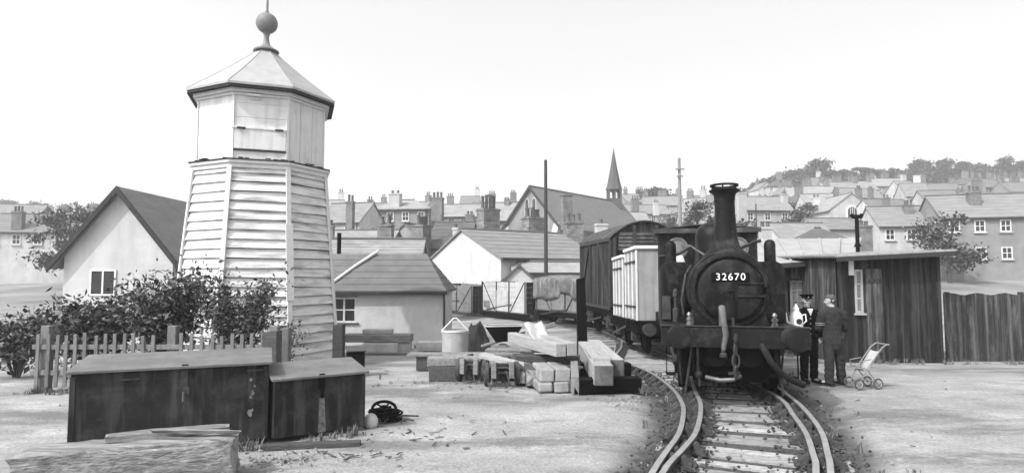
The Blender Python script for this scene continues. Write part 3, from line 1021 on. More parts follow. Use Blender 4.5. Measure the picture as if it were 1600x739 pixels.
for k in range(6): torus(b, (.02 * math.cos(k * 2), .02 * math.sin(k * 2.6), .02 + k * .018), .20 + .02 * math.sin(k * 3), .014, (R(3 * math.sin(k)), R(3 * math.cos(k)), 0))
o = b.build("cable_coil", M["under_black"], None, smooth=50); o.location = (sp.x + .02, sp.y, gz(sp.x, sp.y))
tag(o, "coil of black cable on the soil under the iron handwheel", "cable")
b = MB(); b.box(-.16, .16, -.03, .03, 0, .09)
o = b.build("iron_block", M["under_black"], None, bevel=.008); o.location = (sp.x - .12, sp.y + .35, gz(sp.x, sp.y)); o.rotation_euler = (0, R(-6), R(15))
tag(o, "black iron block behind the cable coil beside the small bin", "scrap")
b = MB()
for k in range(5):
    a, bq = Vector((rt.uniform(-.1, .5), rt.uniform(-.35, .1), .03)), Vector((rt.uniform(-.1, .5), rt.uniform(-.35, .1), .05))
    if (a - bq).length > .1: b.tube([a, (a + bq) / 2 + Vector((0, .03, .02)), bq], .012, 6)
o = b.build("scrap_rods", M["rail_side"], None, smooth=50); o.location = (sp.x, sp.y, gz(sp.x, sp.y))
tag(o, "tangle of bent rusty rods beside the cable coil", "scrap")
b = MB(); b.ball((0, 0, .07), .12, 10, sx=.8, sy=.7, sz=.9)
o = b.build("stone_lump", M["stone_slab"], None, smooth=60); q = G(578, 668); o.location = (q.x, q.y + .05, gz(q.x, q.y))
tag(o, "pale rounded stone lump against the small bin's right end", "stone")

# ------------------------------------------------------------------ picket fence, gate posts
fy = 10.6
fence = thing("picket_fence", "low weathered picket fence in front of the tower and shrubs", "fence", (0, fy, 0))
def fx(px): return P(px, 520, fy).x
px = 60
k = 0
while px < 416:
    x = fx(px)
    if not (255 < px < 276):
        b = MB(); hgt = .98 + rt.uniform(-.03, .03)
        ln = rt.uniform(-.012, .012)
        b.hexa([(x - .032, -.012, .08), (x + .032, -.012, .08), (x + .032, .012, .08), (x - .032, .012, .08), (x - .03 + ln, -.012, hgt), (x + .03 + ln, -.012, hgt), (x + .03 + ln, .012, hgt), (x - .03 + ln, .012, hgt)])
        b.build("picket", M["picket"], fence, bevel=.006)
    px += 15.4 + rt.uniform(-1.5, 1.5)
for z in (.28, .72):
    b = MB(); b.box(fx(50), fx(422), .014, .055, z, z + .085); b.build("rail", M["picket"], fence, bevel=.006)
for px in (66, 265, 425):
    x = fx(px); b = MB(); b.box(x - .075, x + .075, .057, .20, -.05, 1.12); b.build("post", M["picket"], fence, bevel=.012)
def gate_post(px0, px1, ytop, Y, label, m, name="post"):
    a, c_ = P(px0, ytop, Y), P(px1, ytop, Y)
    hw = (c_.x - a.x) / 2
    zt = a.z - gz(a.x, Y)
    b = MB()
    b.hexa([(-hw * 1.03, -hw, -.05), (hw * 1.03, -hw, -.05), (hw * 1.03, hw, -.05), (-hw * 1.03, hw, -.05), (-hw, -hw, zt - .02), (hw, -hw, zt), (hw, hw, zt), (-hw, hw, zt - .02)])
    o = b.build(name, m, None, bevel=.014)
    o.location = ((a.x + c_.x) / 2, Y, gz(a.x, Y))
    tag(o, label, "post")
    return o
gate_post(414, 437, 516, 10.3, "dark square gate post at the right end of the picket fence", M["timber_dark"], "gate_post")
gate_post(440, 454, 511, 10.75, "pale slim post against the tower's foot, next to the dark gate post", M["picket"], "gate_post")
gate_post(522, 538, 506, 13.4, "dark upright post at the tower's right hand corner", M["timber_dark"], "gate_post")
# small dark box behind
p = P(553, 577, 12.6)
t = thing("coal_box", "small black lidded box standing behind the dark post by the tower", "box", (p.x, 12.7, gz(p.x, 12.7)), R(20))
MB().box(-.17, .17, -.2, .2, 0, .5).build("body", M["under_black"], t, bevel=.01)
b = MB(); b.hexa([(-.2, -.24, .503), (.2, -.24, .503), (.2, .22, .56), (-.2, .22, .56), (-.2, -.24, .525), (.2, -.24, .525), (.2, .22, .585), (-.2, .22, .585)])
b.build("lid", M["timber_dark"], t, bevel=.005)

# ------------------------------------------------------------------ shrubs
def shrub(name, label, c0, rx, ry, h, nleaf, size, seed, dens=1.0, m=("leaf", "leaf_light"), lean=0.0, stems=9, sprays=0):
    rr = random.Random(seed)
    t = thing(name, label, "shrub", c0)
    st = MB(); lf = MB()
    tips = []
    for i in range(stems):
        a = rr.uniform(0, 2 * PI); rad = rr.uniform(.2, .9)
        tip = Vector((math.cos(a) * rx * rad + lean, math.sin(a) * ry * rad, h * rr.uniform(.65, 1.0)))
        mid = Vector((tip.x * .35, tip.y * .35, tip.z * .5))
        st.tube([(tip.x * .08, tip.y * .08, 0), mid, tip], [.02, .013, .004], 5)
        tips.append((mid, tip))
    for i in range(sprays):
        a = rr.uniform(0, 2 * PI)
        tip = Vector((math.cos(a) * rx * 1.15 + lean, math.sin(a) * ry, h * rr.uniform(.9, 1.22)))
        mid = Vector((tip.x * .5, tip.y * .5, h * .62))
        st.tube([(0, 0, .2), mid, tip], [.014, .009, .003], 5)
        tips.append((mid, tip))
    clumps = []
    for mid, tip in tips:
        for k in range(5):
            clumps.append((mid.lerp(tip, .15 + .85 * k / 4), rr.uniform(.10, .22) * dens))
    for i in range(nleaf):
        c_, s_ = rr.choice(clumps)
        p = c_ + Vector((rr.gauss(0, s_), rr.gauss(0, s_), rr.gauss(0, s_ * .8)))
        if p.z < .04: p.z = rr.uniform(.05, .5)
        n = Vector((rr.gauss(0, 1), rr.gauss(0, 1), rr.gauss(.5, 1))).normalized()
        a = n.orthogonal().normalized(); a.rotate(Matrix.Rotation(rr.uniform(0, 6.28), 3, n)); bb = n.cross(a)
        L_ = size * rr.choice((.5, .7, .9, 1.0, 1.2, 1.7)) * rr.uniform(.85, 1.15); W_ = L_ * rr.uniform(.34, .55)
        q = [p - a * L_, p - a * L_ * .1 + bb * W_ + n * W_ * .15, p + a * L_, p - a * L_ * .1 - bb * W_ + n * W_ * .15]
        vv = [lf.v(x) for x in q]
        mi = 1 if rr.random() < .36 else 0
        lf.face([vv[0], vv[1], vv[2]], mi); lf.face([vv[0], vv[2], vv[3]], mi)
    lf.build("foliage", [M[m[0]], M[m[1]]], t)
    st.build("stem", M["bark"], t)
    return t
def at(px, Y): return (P(px, 500, Y).x, Y, gz(P(px, 500, Y).x, Y))
shrub("leafy_shrub", "dense dark shrub crowding over the picket fence at the left of the tower", at(262, 11.6), .75, .5, 1.98, 9500, .043, 1, 1.05, stems=26)
shrub("leafy_shrub", "taller open shrub with long sprays against the white tower boards", at(368, 11.5), .66, .42, 1.72, 5600, .038, 2, .9, stems=18, sprays=10)
shrub("leafy_shrub", "low thin shrub end trailing beside the gate post under the tower", at(438, 11.4), .32, .3, 1.15, 800, .036, 3, .7, stems=8, sprays=3)
shrub("leafy_shrub", "broad dark shrub behind the far left end of the picket fence", at(150, 11.9), .95, .5, 1.5, 8000, .048, 4, 1.1, stems=26)
shrub("leafy_shrub", "rounded shrub at the outer left end of the picket fence", at(30, 12.4), .9, .5, 1.2, 3600, .05, 5, 1.1, stems=18)

# ------------------------------------------------------------------ white hut with felted roof
def hut():
    Y = 19.6
    a, c_ = P(430, 540, Y), P(691, 540, Y)
    zg = gz(c_.x, Y)
    x0, x1 = -(c_.x - a.x), 0.0
    ze = P(697, 457, Y).z - zg
    ridge = P(667, 398, Y + 1.55).z - zg
    D_ = 3.1
    t = thing("store_hut", "low whitewashed hut with grey felted roof between the tower and the wagons", "hut", (c_.x, Y, zg))
    win = (P(518, 480, Y).x - c_.x, P(556, 480, Y).x - c_.x, P(0, 504, Y).z - zg, P(0, 464.5, Y).z - zg)
    b = MB()
    wx0, wx1, wz0, wz1 = win
    b.box(x0, wx0, 0, .2, -.1, ze); b.box(wx1, x1, 0, .2, -.1, ze)
    b.box(wx0, wx1, 0, .2, -.1, wz0); b.box(wx0, wx1, 0, .2, wz1, ze)
    b.box(x1 - .2, x1, .2, D_ - .2, -.1, ze); b.box(x0, x0 + .2, .2, D_ - .2, -.1, ze); b.box(x0, x1, D_ - .2, D_, -.1, ze)
    b.build("wall", M["hut_wall"], t)
    f = MB()
    fr = .055
    f.box(wx0, wx1, .05, .11, wz1 - fr, wz1); f.box(wx0, wx1, .05, .11, wz0, wz0 + fr)
    f.box(wx0, wx0 + fr, .051, .109, wz0 + fr, wz1 - fr); f.box(wx1 - fr, wx1, .051, .109, wz0 + fr, wz1 - fr)
    xm, zm = (wx0 + wx1) / 2, (wz0 + wz1) / 2
    f.box(xm - .03, xm + .03, .052, .108, wz0 + fr, wz1 - fr); f.box(wx0 + fr, xm - .03, .06, .1, zm - .018, zm + .018); f.box(xm + .03, wx1 - fr, .06, .1, zm - .018, zm + .018)
    wf = f.build("window", M["white_paint"], t, bevel=.004)
    MB().box(wx0 + .02, wx1 - .02, .085, .09, wz0 + .02, wz1 - .02).build("pane", M["glass"], wf)
    MB().box(wx0 - .06, wx1 + .1, -.05, .049, wz0 - .06, wz0 - .002).build("sill", M["timber_dark"], wf, bevel=.004)
    MB().box(wx0 - .05, wx1 + .05, -.03, -.002, wz1 + .002, wz1 + .04).build("head", M["timber_mid"], wf)
    # hipped roof with real felt laps (each course a step)
    b = MB()
    ov = .14
    hipx = P(667, 398, Y + D_ / 2).x - c_.x
    lx = P(470, 398, Y + D_ / 2).x - c_.x
    nc = 6
    def lvl(tt): return (x0 - ov + (lx - x0 + ov) * tt, x1 + ov + (hipx - x1 - ov) * tt, -ov + (D_ / 2 + ov) * tt, D_ + ov + (D_ / 2 - D_ - ov) * tt, ze + .03 + (ridge - ze - .03) * tt)
    def ringv(tt, dz): l, r, f0, k0, z = lvl(tt); return [b.v((l, f0, z + dz)), b.v((r, f0, z + dz)), b.v((r, k0, z + dz)), b.v((l, k0, z + dz))]
    prev = None
    for i in range(nc):
        A_, B_ = ringv(i / nc, .035), ringv((i + 1) / nc, .012 if i < nc - 1 else .03)
        for k in range(4): b.face([A_[k], A_[(k + 1) % 4], B_[(k + 1) % 4], B_[k]])
        if prev:
            for k in range(4): b.face([prev[k], prev[(k + 1) % 4], A_[(k + 1) % 4], A_[k]])
        prev = B_
    u_ = ringv(0, -.03); v_ = ringv(0, .035)
    for k in range(4): b.face([u_[k], u_[(k + 1) % 4], v_[(k + 1) % 4], v_[k]])
    b.face(u_[::-1])
    b.build("roof", M["hut_roof"], t)
    b = MB(); b.box(x0 - ov - .02, x1 + ov + .02, -ov - .09, -ov - .012, ze - .06, ze + .035)
    b.build("gutter", M["tar"], t, bevel=.01)
    b = MB(); b.tube([(x1 + .06, -ov - .05, ze - .06), (x1 + .06, -.05, ze - .25), (x1 + .06, -.05, 0)], .035, 8)
    b.build("downpipe", M["timber_dark"], t, smooth=40)
    # pale rolled flashing running up the slope
    def on_roof(px_, py_):
        # intersection of the view ray with the front slope
        for k in range(60):
            yy = Y - ov + (D_ / 2 + ov) * k / 59
            q = P(px_, py_, yy)
            if q.z - zg <= ze + .06 + (ridge - ze) * (yy - Y + ov) / (D_ / 2 + ov): return q - Vector((c_.x, Y, zg)) + Vector((0, 0, .05))
        return q - Vector((c_.x, Y, zg))
    b = MB(); b.tube([on_roof(516, 446), on_roof(553, 419), on_roof(591, 392)], .05, 8)
    b.build("flashing_roll", M["white_trim"], t, smooth=40)
    q = P(530, 378, Y + 2.2)
    b = MB(); b.tube([(q.x - c_.x, 2.2, ze + .3), (q.x - c_.x, 2.2, P(530, 364, Y + 2.2).z - zg)], .075, 12)
    b.build("stove_pipe", M["under_black"], t, smooth=40)
hut()
# piles of slabs in front of the hut
def slab(px0, px1, y0, y1, Y, label, m, depth=.6, rot=0, cat="slab", name="stone_slab", rounded=.03, group=None):
    a, c_ = P(px0, y1, Y), P(px1, y1, Y)
    zt = P(px0, y0, Y).z
    W_ = c_.x - a.x
    zg = max(gz(a.x, Y), a.z)
    if zg - gz(a.x, Y) < .06: zg = gz(a.x, Y) - .01
    b = MB(); b.box(-W_ / 2, W_ / 2, 0, depth, 0, zt - zg)
    o = b.build(name, m, None, bevel=rounded)
    o.location = ((a.x + c_.x) / 2, Y, zg); o.rotation_euler = (0, 0, R(rot))
    tag(o, label, cat, group)
    return o
slab(566, 622, 536, 551, 17.4, "thick pale kerb block at the bottom of the slab pile by the hut", M["stone_slab"], .5, 2)
slab(534, 641, 523, 535, 17.45, "long grey slab lying across the pile beside the hut", M["timber_mid"], .55, -1, "timber", "timber_plank", .015)
slab(566, 612, 514.5, 522.5, 17.6, "short pale slab on top of the pile by the hut", M["stone_slab"], .4, 3)
slab(620, 641, 534.5, 550, 17.5, "small stone block supporting the right end of the slab pile", M["stone_slab"], .35, 0)
slab(650, 690, 534, 545, 18.4, "rubble stone lying against the hut's wall", M["stone_slab"], .35, 0)

# ------------------------------------------------------------------ white cottage at the left edge
def cottage():
    Y = 21.0
    ap, er = P(190, 294, Y), P(276, 402, Y)
    zg = gz(er.x, Y)
    hw = er.x - ap.x
    t = thing("white_cottage", "white limewashed cottage gable with dark barge boards at the left edge", "cottage", (ap.x, Y, zg))
    ze, za = er.z - zg, ap.z - zg
    sl = (za - ze) / hw
    b = MB(); w_ = hw - .12
    b.prism([(-w_, -.2), (w_, -.2), (w_, ze + .12 * sl - .1), (0, za - .1), (-w_, ze + .12 * sl - .1)], 0, 7.0)
    b.build("wall", M["limewash"], t)
    for s_, nm in ((-1, "roof"), (1, "roof")):
        b = MB()
        q = []
        for y in (-.22, 7.2):
            q.append([(0, y, za - .09), (s_ * (hw + .25), y, ze - .25 * sl - .09), (s_ * (hw + .25), y, ze - .25 * sl + .03), (0, y, za + .03)])
        b.hexa([q[0][0], q[0][1], q[1][1], q[1][0], q[0][3], q[0][2], q[1][2], q[1][3]])
        b.build("roof", M["slate_mid"], t)
        b = MB()
        b.hexa([(0, -.3, za - .2), (s_ * (hw + .27), -.3, ze - .27 * sl - .2), (s_ * (hw + .27), -.225, ze - .27 * sl - .2), (0, -.225, za - .2),
                (0, -.3, za + .04), (s_ * (hw + .27), -.3, ze - .27 * sl + .04), (s_ * (hw + .27), -.225, ze - .27 * sl + .04), (0, -.225, za + .04)])
        b.build("barge_board", M["tar"], t)
    f = MB(); wz0, wz1, wx = 1.6, 2.5, -.5
    f.box(wx - .45, wx + .45, -.04, -.002, wz0, wz0 + .06); f.box(wx - .45, wx + .45, -.04, -.002, wz1 - .06, wz1)
    for xx in (-.45, -.03, .39): f.box(wx + xx, wx + xx + .06, -.042, -.003, wz0 + .06, wz1 - .06)
    wo = f.build("window", M["white_trim"], t)
    MB().box(wx - .4, wx + .4, -.02, -.001, wz0 + .05, wz1 - .05).build("pane", M["glass"], wo)
cottage()

# ------------------------------------------------------------------ weeds
def weeds():
    rr = random.Random(31)
    b = MB()
    spots_ = []
    def along(a, c_, n, sp):
        for _ in range(n):
            f = rr.random(); spots_.append((a[0] + (c_[0] - a[0]) * f + rr.gauss(0, sp), a[1] + (c_[1] - a[1]) * f + rr.gauss(0, sp)))
    along((fx(50), fy - .05), (fx(440), fy - .05), 130, .09)
    along((-4.7, 6.55), (-2.95, 7.2), 34, .05); along((-2.7, 7.2), (-1.9, 7.85), 16, .05)
    along((-6.9, 13.2), (-4.3, 13.9), 60, .15); along((-6.5, 19.4), (-2.4, 19.5), 50, .08)
    along((-2.4, 11.8), (1.8, 11.4), 26, .3); along((6.9, 16.9), (9.0, 16.9), 26, .06); along((8.2, 15.0), (14, 15.0), 50, .1)
    for k in ("LA", "RB"):
        for p in S[k]:
            if 4 < p.y < 14 and rr.random() < .28: spots_.append((p.x + (-.5 if k == "LA" else .5) + rr.gauss(0, .2), p.y + rr.gauss(0, .1)))
    for x, y in spots_:
        h = rr.uniform(.05, .17)
        for _ in range(rr.randint(6, 14)):
            a = rr.uniform(0, 6.28); l = rr.uniform(.3, 1.0) * h
            bx, by = x + rr.gauss(0, .025), y + rr.gauss(0, .025); z = gz(bx, by) - .02
            w_ = .005
            tip = (bx + math.cos(a) * l * .7, by + math.sin(a) * l * .7, z + h * rr.uniform(.6, 1.1))
            md = (bx + math.cos(a) * l * .25, by + math.sin(a) * l * .25, z + h * .6)
            q = [b.v((bx - w_ * math.sin(a), by + w_ * math.cos(a), z)), b.v((bx + w_ * math.sin(a), by - w_ * math.cos(a), z)), b.v((md[0] + w_ * math.sin(a), md[1] - w_ * math.cos(a), md[2])), b.v((md[0] - w_ * math.sin(a), md[1] + w_ * math.cos(a), md[2]))]
            b.face(q); b.face([q[3], q[2], b.v(tip)])
    o = b.build("weeds", M["leaf_light"], None)
    tag(o, "thin tufts of weeds along the fence, bins, walls and rails", "weeds", kind="stuff")
weeds()
# ------------------------------------------------------------------ tank locomotive
def rail_z(x, y): return gz(x, y) + RH
LF = Vector((3.28, 8.9)); LSL = .230
lang = -math.atan(LSL)                  # local +y runs back along the engine
ld = Vector((math.sin(-lang), math.cos(lang)))
zf = rail_z(*LF); ze_ = rail_z(LF.x + ld.x * 5, LF.y + ld.y * 5)
loco = thing("tank_locomotive", "small black tank locomotive with tall chimney and number 32670 on its smokebox door", "locomotive", (LF.x, LF.y, zf), lang, rx=math.atan((ze_ - zf) / 5))
LB_, SB = M["loco_black"], M["smokebox_black"]
CZ = 1.68                               # boiler centre line
def part(b, name, m, parent=loco, smooth=None, bevel=0.0): return b.build(name, m, parent, smooth, bevel)
# frames, running plate, buffer beam
b = MB()
for s_ in (-1, 1): b.box(s_ * .60 - .015, s_ * .60 + .015, .50, 6.5, .40, 1.1)
b.box(-.585, .585, 1.9, 2.0, .42, 1.0); b.box(-.585, .585, 4.0, 4.1, .42, 1.0)
part(b, "frame", M["under_black"])
b = MB(); b.box(-1.07, 1.07, .50, 6.5, 1.085, 1.115); b.box(-1.07, -1.04, .52, 6.5, 1.0, 1.083); b.box(1.04, 1.07, .52, 6.5, 1.0, 1.083)
part(b, "running_plate", LB_, bevel=.006)
b = MB(); b.box(-1.08, 1.08, .44, .498, .80, 1.105)
beam = part(b, "buffer_beam", M["beam_paint"], bevel=.01)
b = MB(); b.box(-1.08, 1.08, .425, .52, 1.118, 1.135)
part(b, "beam_cap", M["oily_metal"], beam, bevel=.004)
for k in range(16):
    x = -1.0 + k * 2.0 / 15
    for z in (.84, 1.06):
        if rng.random() < .9 and not .68 < abs(x) < .94: MB().ball((x, .44, z), .013, 6, sy=.6).build("rivet", M["beam_paint"], beam, smooth=60)
for s_ in (-1, 1):
    b = MB(); b.lathe([(.165, .44), (.165, .405), (.10, .38), (.088, .13), (.075, .12), (.075, .04)], (s_ * .825, 0, .98), "y", 24)
    bf = part(b, "buffer", M["beam_paint"], smooth=30)
    b = MB(); b.lathe([(.05, .06), (.175, .045), (.178, .03), (.165, .012), (.10, .001), (.02, -.002)], (s_ * .825, 0, .98), "y", 32)
    part(b, "buffer_head", M["oily_metal"] if s_ > 5 else M["beam_paint"], bf, smooth=40)
# wheels and rods
for y in (1.75, 3.45, 5.15):
    for s_ in (-1, 1):
        b = MB()
        b.lathe([(.50, -.065), (.61, -.06), (.64, -.065), (.64, -.04), (.61, -.03), (.605, .065), (.53, .068), (.52, .02), (.50, .02), (.50, -.065)], (0, 0, 0), "x", 40, cap=False)
        b.lathe([(.14, -.05), (.15, .07), (.08, .085), (.0005, .085)], (0, 0, 0), "x", 16, cap=False)
        for k in range(12):
            a = 2 * PI * k / 12
            b.beam((0, .12 * math.cos(a), .12 * math.sin(a)), (0, .52 * math.cos(a), .52 * math.sin(a)), .05, .045, up=(1, 0, 0))
        o = part(b, "wheel", M["under_black"], smooth=30)
        o.location = (s_ * .715, y, .605)
        if s_ < 0: o.rotation_euler = (0, 0, PI)
    part(MB().tube([(-.66, y, .605), (.66, y, .605)], .075, 12), "axle", M["under_black"], smooth=40)
for s_ in (-1, 1):
    b = MB(); b.box(s_ * .83 - .02, s_ * .83 + .02, 1.75, 5.15, .42, .50)
    for y in (1.75, 3.45, 5.15): b.lathe([(.09, -.035), (.09, .035)], (s_ * .83, y, .46), "x", 14)
    part(b, "coupling_rod", M["oily_metal"], bevel=.005)
    b = MB(); b.hexa([(s_ * .72 - .015, .62, .09), (s_ * .72 + .015, .62, .09), (s_ * .72 + .015, .70, .09), (s_ * .72 - .015, .70, .09), (s_ * .60 - .015, .52, .82), (s_ * .60 + .015, .52, .82), (s_ * .60 + .015, .72, .82), (s_ * .60 - .015, .72, .82)])
    part(b, "guard_iron", M["oily_metal"], bevel=.004)
    b = MB(); b.tube([(s_ * .80, .95, 1.08), (s_ * .79, 1.0, .6), (s_ * .75, 1.10, .14)], .018, 7)
    part(b, "sand_pipe", M["oily_metal"], smooth=50)
    b = MB(); b.box(s_ * .66 - .1, s_ * .66 + .1, .99, 1.22, .28, .80)
    part(b, "brake_block", M["under_black"], bevel=.02)
b = MB(); b.box(-.45, .45, .62, .95, .50, .92); b.tube([(-.25, .60, .66), (-.25, .58, .66)], .17, 20); b.tube([(.25, .60, .66), (.25, .58, .66)], .17, 20)
part(MB().box(-.58, .58, 1.0, 1.06, .22, 1.08), "stretcher_plate", M["under_black"]); part(MB().box(-.56, .56, 3.6, 4.6, .2, 1.0), "ashpan", M["under_black"])  # plate and block added to keep the engine's underside dark
part(b, "cylinder_block", M["under_black"], smooth=30, bevel=.01)
# smokebox, door, saddle
b = MB()
prof = [(math.cos(R(a)) * .635, CZ + math.sin(R(a)) * .635) for a in range(-35, 216, 6)]
prof = [(.60, 1.117)] + prof + [(-.60, 1.117)]
b.prism(prof, .84, 1.66)
sbx = part(b, "smokebox", SB, smooth=30, bevel=.012)
b = MB(); b.lathe([(.59, .84), (.605, .80), (.575, .775), (.535, .77), (.535, .84)], (0, 0, CZ), "y", 56, cap=False)
part(b, "front_ring", SB, sbx, smooth=35)
for k in range(28):
    a = 2 * PI * k / 28
    MB().ball((.572 * math.cos(a), .774, CZ + .572 * math.sin(a)), .011, 5, sy=.7).build("rivet", SB, sbx, smooth=60)
b = MB(); b.lathe([(.48, .80), (.49, .765), (.475, .735), (.43, .715), (.28, .695), (.12, .684), (.002, .682)], (0, 0, CZ), "y", 56)
door = part(b, "smokebox_door", LB_, smooth=35)
for z in (.10, -.10): part(MB().tube([(.52, .735, CZ + z), (.42, .705, CZ + z), (.18, .685, CZ + z), (.10, .68, CZ + z)], .019, 8), "hinge_strap", LB_, door, smooth=40)
for z in (.10, -.10): part(MB().tube([(.525, .745, CZ + z - .04), (.525, .745, CZ + z + .04)], .028, 10), "hinge", LB_, door, smooth=40)
b = MB(); b.lathe([(.055, .70), (.05, .655), (.03, .65), (.028, .62)], (0, 0, CZ), "y", 16); b.tube([(0, .635, CZ), (.02, .625, CZ - .17)], .014, 8); b.tube([(0, .615, CZ), (-.15, .61, CZ - .05)], .014, 8)
part(b, "door_handle", LB_, door, smooth=40)
# number plate with raised white numerals
b = MB(); b.box(-.285, .285, .672, .694, CZ + .135, CZ + .275)
npl = part(b, "number_plate", M["under_black"], door, bevel=.006)
fc = bpy.data.curves.new("numerals", "FONT"); fc.body = "32670"; fc.size = .155; fc.extrude = .004; fc.align_x = "CENTER"; fc.align_y = "CENTER"; fc.space_character = 1.2; fc.offset = .0
fo = bpy.data.objects.new("numerals_text", fc); C.objects.link(fo)
bpy.context.view_layer.update()
nm = bpy.data.meshes.new_from_object(fo.evaluated_get(bpy.context.evaluated_depsgraph_get()))
bpy.data.objects.remove(fo)
nm.materials.clear(); nm.materials.append(M["plate_white"])
no = bpy.data.objects.new("numerals", nm); C.objects.link(no); no.parent = npl
no.location = (0, .6675, CZ + .205); no.rotation_euler = (PI / 2, 0, 0)
# lamp irons, cylinder cocks on the front platform
for s_ in (-.6, 0.0, .6):
    b = MB(); b.box(s_ - .02, s_ + .02, .50, .515, 1.14, 1.26); b.box(s_ - .02, s_ + .02, .47, .515, 1.137, 1.15)
    part(b, "lamp_iron", M["oily_metal"])
for s_ in (-1, 1):
    b = MB(); b.lathe([(.05, 1.117), (.05, 1.16), (.035, 1.165), (.035, 1.20), (.05, 1.205), (.05, 1.235), (.03, 1.24), (.03, 1.28), (.045, 1.285), (.02, 1.33)], (s_ * .635, .70, 0), "z", 14)
    part(b, "lubricator", M["bright_metal"], smooth=30)
b = MB(); b.tube([(.0, .82, CZ - .60), (.0, .74, CZ - .585), (.03, .70, CZ - .58)], .03, 8)
part(b, "steam_lance_cock", M["oily_metal"], smooth=40)
# boiler, dome, chimney
b = MB(); b.lathe([(.575, 1.66), (.575, 5.0)], (0, 0, CZ + .02), "y", 40)
part(b, "boiler", LB_, smooth=30)
chz = CZ + .60
b = MB()
b.lathe([(.40, chz - .10), (.36, chz - .02), (.285, chz + .05), (.225, chz + .13), (.195, chz + .24), (.178, chz + .42), (.166, chz + .66), (.158, chz + .90), (.158, chz + .93)], (0, 1.22, 0), "z", 40, cap=False)
chim = part(b, "chimney", SB, smooth=40)
b = MB(); b.lathe([(.165, chz + .88), (.165, chz + .90), (.172, chz + .905), (.172, chz + .91), (.165, chz + .915), (.172, chz + .98), (.20, chz + 1.02), (.245, chz + 1.045), (.25, chz + 1.065), (.225, chz + 1.075), (.205, chz + 1.08), (.16, chz + 1.08), (.13, chz + 1.06), (.13, chz + .7)], (0, 1.22, 0), "z", 40, cap=False)
part(b, "chimney_cap", SB, chim, smooth=35)
b = MB()
b.lathe([(.185, chz + 1.128), (.228, chz + 1.130), (.232, chz + 1.145), (.228, chz + 1.16), (.185, chz + 1.162), (.185, chz + 1.128)], (0, 1.22, 0), "z", 40, cap=False)
for k in range(6):
    a = 2 * PI * k / 6 + .3
    b.box(.2 * math.cos(a) - .012, .2 * math.cos(a) + .012, 1.22 + .2 * math.sin(a) - .012, 1.22 + .2 * math.sin(a) + .012, chz + 1.07, chz + 1.13)
part(b, "capuchon_ring", SB, chim, smooth=35)
b = MB(); b.lathe([(.44, CZ + .42), (.42, CZ + .50), (.385, CZ + .58), (.37, CZ + .70), (.37, CZ + 1.0), (.35, CZ + 1.13), (.29, CZ + 1.23), (.18, CZ + 1.295), (.06, CZ + 1.315), (.002, CZ + 1.318)], (0, 3.0, 0), "z", 40)
dome = part(b, "dome", LB_, smooth=40)
b = MB(); b.lathe([(.06, CZ + 1.30), (.06, CZ + 1.36), (.035, CZ + 1.37), (.03, CZ + 1.45)], (-.08, 3.02, 0), "z", 12); b.lathe([(.06, CZ + 1.29), (.06, CZ + 1.36), (.035, CZ + 1.37), (.03, CZ + 1.43)], (.08, 3.02, 0), "z", 12)
part(b, "safety_valve", M["oily_metal"], dome, smooth=30)
# side tanks
for s_ in (-1, 1):
    pr = [(s_ * .62, 1.117), (s_ * 1.06, 1.117), (s_ * 1.06, 2.02)]
    pr += [(s_ * (1.06 - .16 + .16 * math.cos(R(a))), 2.02 + .16 * math.sin(R(a))) for a in range(10, 91, 10)]
    pr += [(s_ * .62, 2.18)]
    b = MB(); b.prism(pr, 2.0, 4.82)
    tk = part(b, "side_tank", LB_, smooth=30, bevel=.012)
    for z in (1.20, 2.08):
        for k in range(7): MB().ball((s_ * (.67 + k * .054), 2.0, z), .009, 5, sy=.7).build("rivet", LB_, tk, smooth=60)
    b = MB(); b.lathe([(.105, 2.17), (.105, 2.20), (.098, 2.205), (.098, 2.47), (.092, 2.52), (.07, 2.56), (.035, 2.58), (.002, 2.583)], (s_ * .86, 2.2, 0), "z", 22)
    part(b, "tank_vent", LB_, tk, smooth=35)
    b = MB(); b.tube([(s_ * .66, 1.75, 1.18), (s_ * .70, 1.72, 1.5), (s_ * .62, 1.8, 1.95), (s_ * .50, 2.2, 2.12)], .022, 8)
    part(b, "clack_pipe", M["oily_metal"], smooth=50)
b = MB(); b.box(-1.03, -.88, 1.93, 1.996, 1.14, 1.56)
part(b, "tool_locker", M["oily_metal"], bevel=.012)
b = MB(); b.lathe([(.055, 1.117), (.055, 1.34), (.03, 1.36), (.03, 1.55), (.045, 1.56), (.045, 1.66), (.015, 1.70)], (-.80, 1.80, 0), "z", 12)
part(b, "air_pump", M["oily_metal"], smooth=30)
# pipes and filler caps over the tanks
b = MB(); b.tube([(-1.08, 2.45, 2.30), (-.86, 2.55, 2.32), (-.70, 2.7, 2.36), (-.45, 3.1, 2.52)], .03, 8)
part(b, "steam_pipe", M["oily_metal"], smooth=50)
b = MB(); b.tube([(.28, 2.2, 2.40), (.62, 2.1, 2.54), (.70, 2.1, 2.56)], .032, 8)
part(b, "whistle_pipe", M["oily_metal"], smooth=50)
b = MB(); b.tube([(-.18, 2.4, 2.28), (-.45, 3.2, 2.55), (-.52, 4.4, 2.62), (-.55, 4.7, 2.7)], .018, 7)
part(b, "hand_rail", M["bright_metal"], smooth=50)
b = MB(); b.hexa([(-.86, 2.9, 2.19), (-.56, 2.9, 2.19), (-.56, 3.5, 2.19), (-.86, 3.5, 2.19), (-.82, 3.1, 2.36), (-.60, 3.1, 2.36), (-.60, 3.5, 2.38), (-.82, 3.5, 2.38)])
part(b, "tank_filler", M["galv"], bevel=.02)
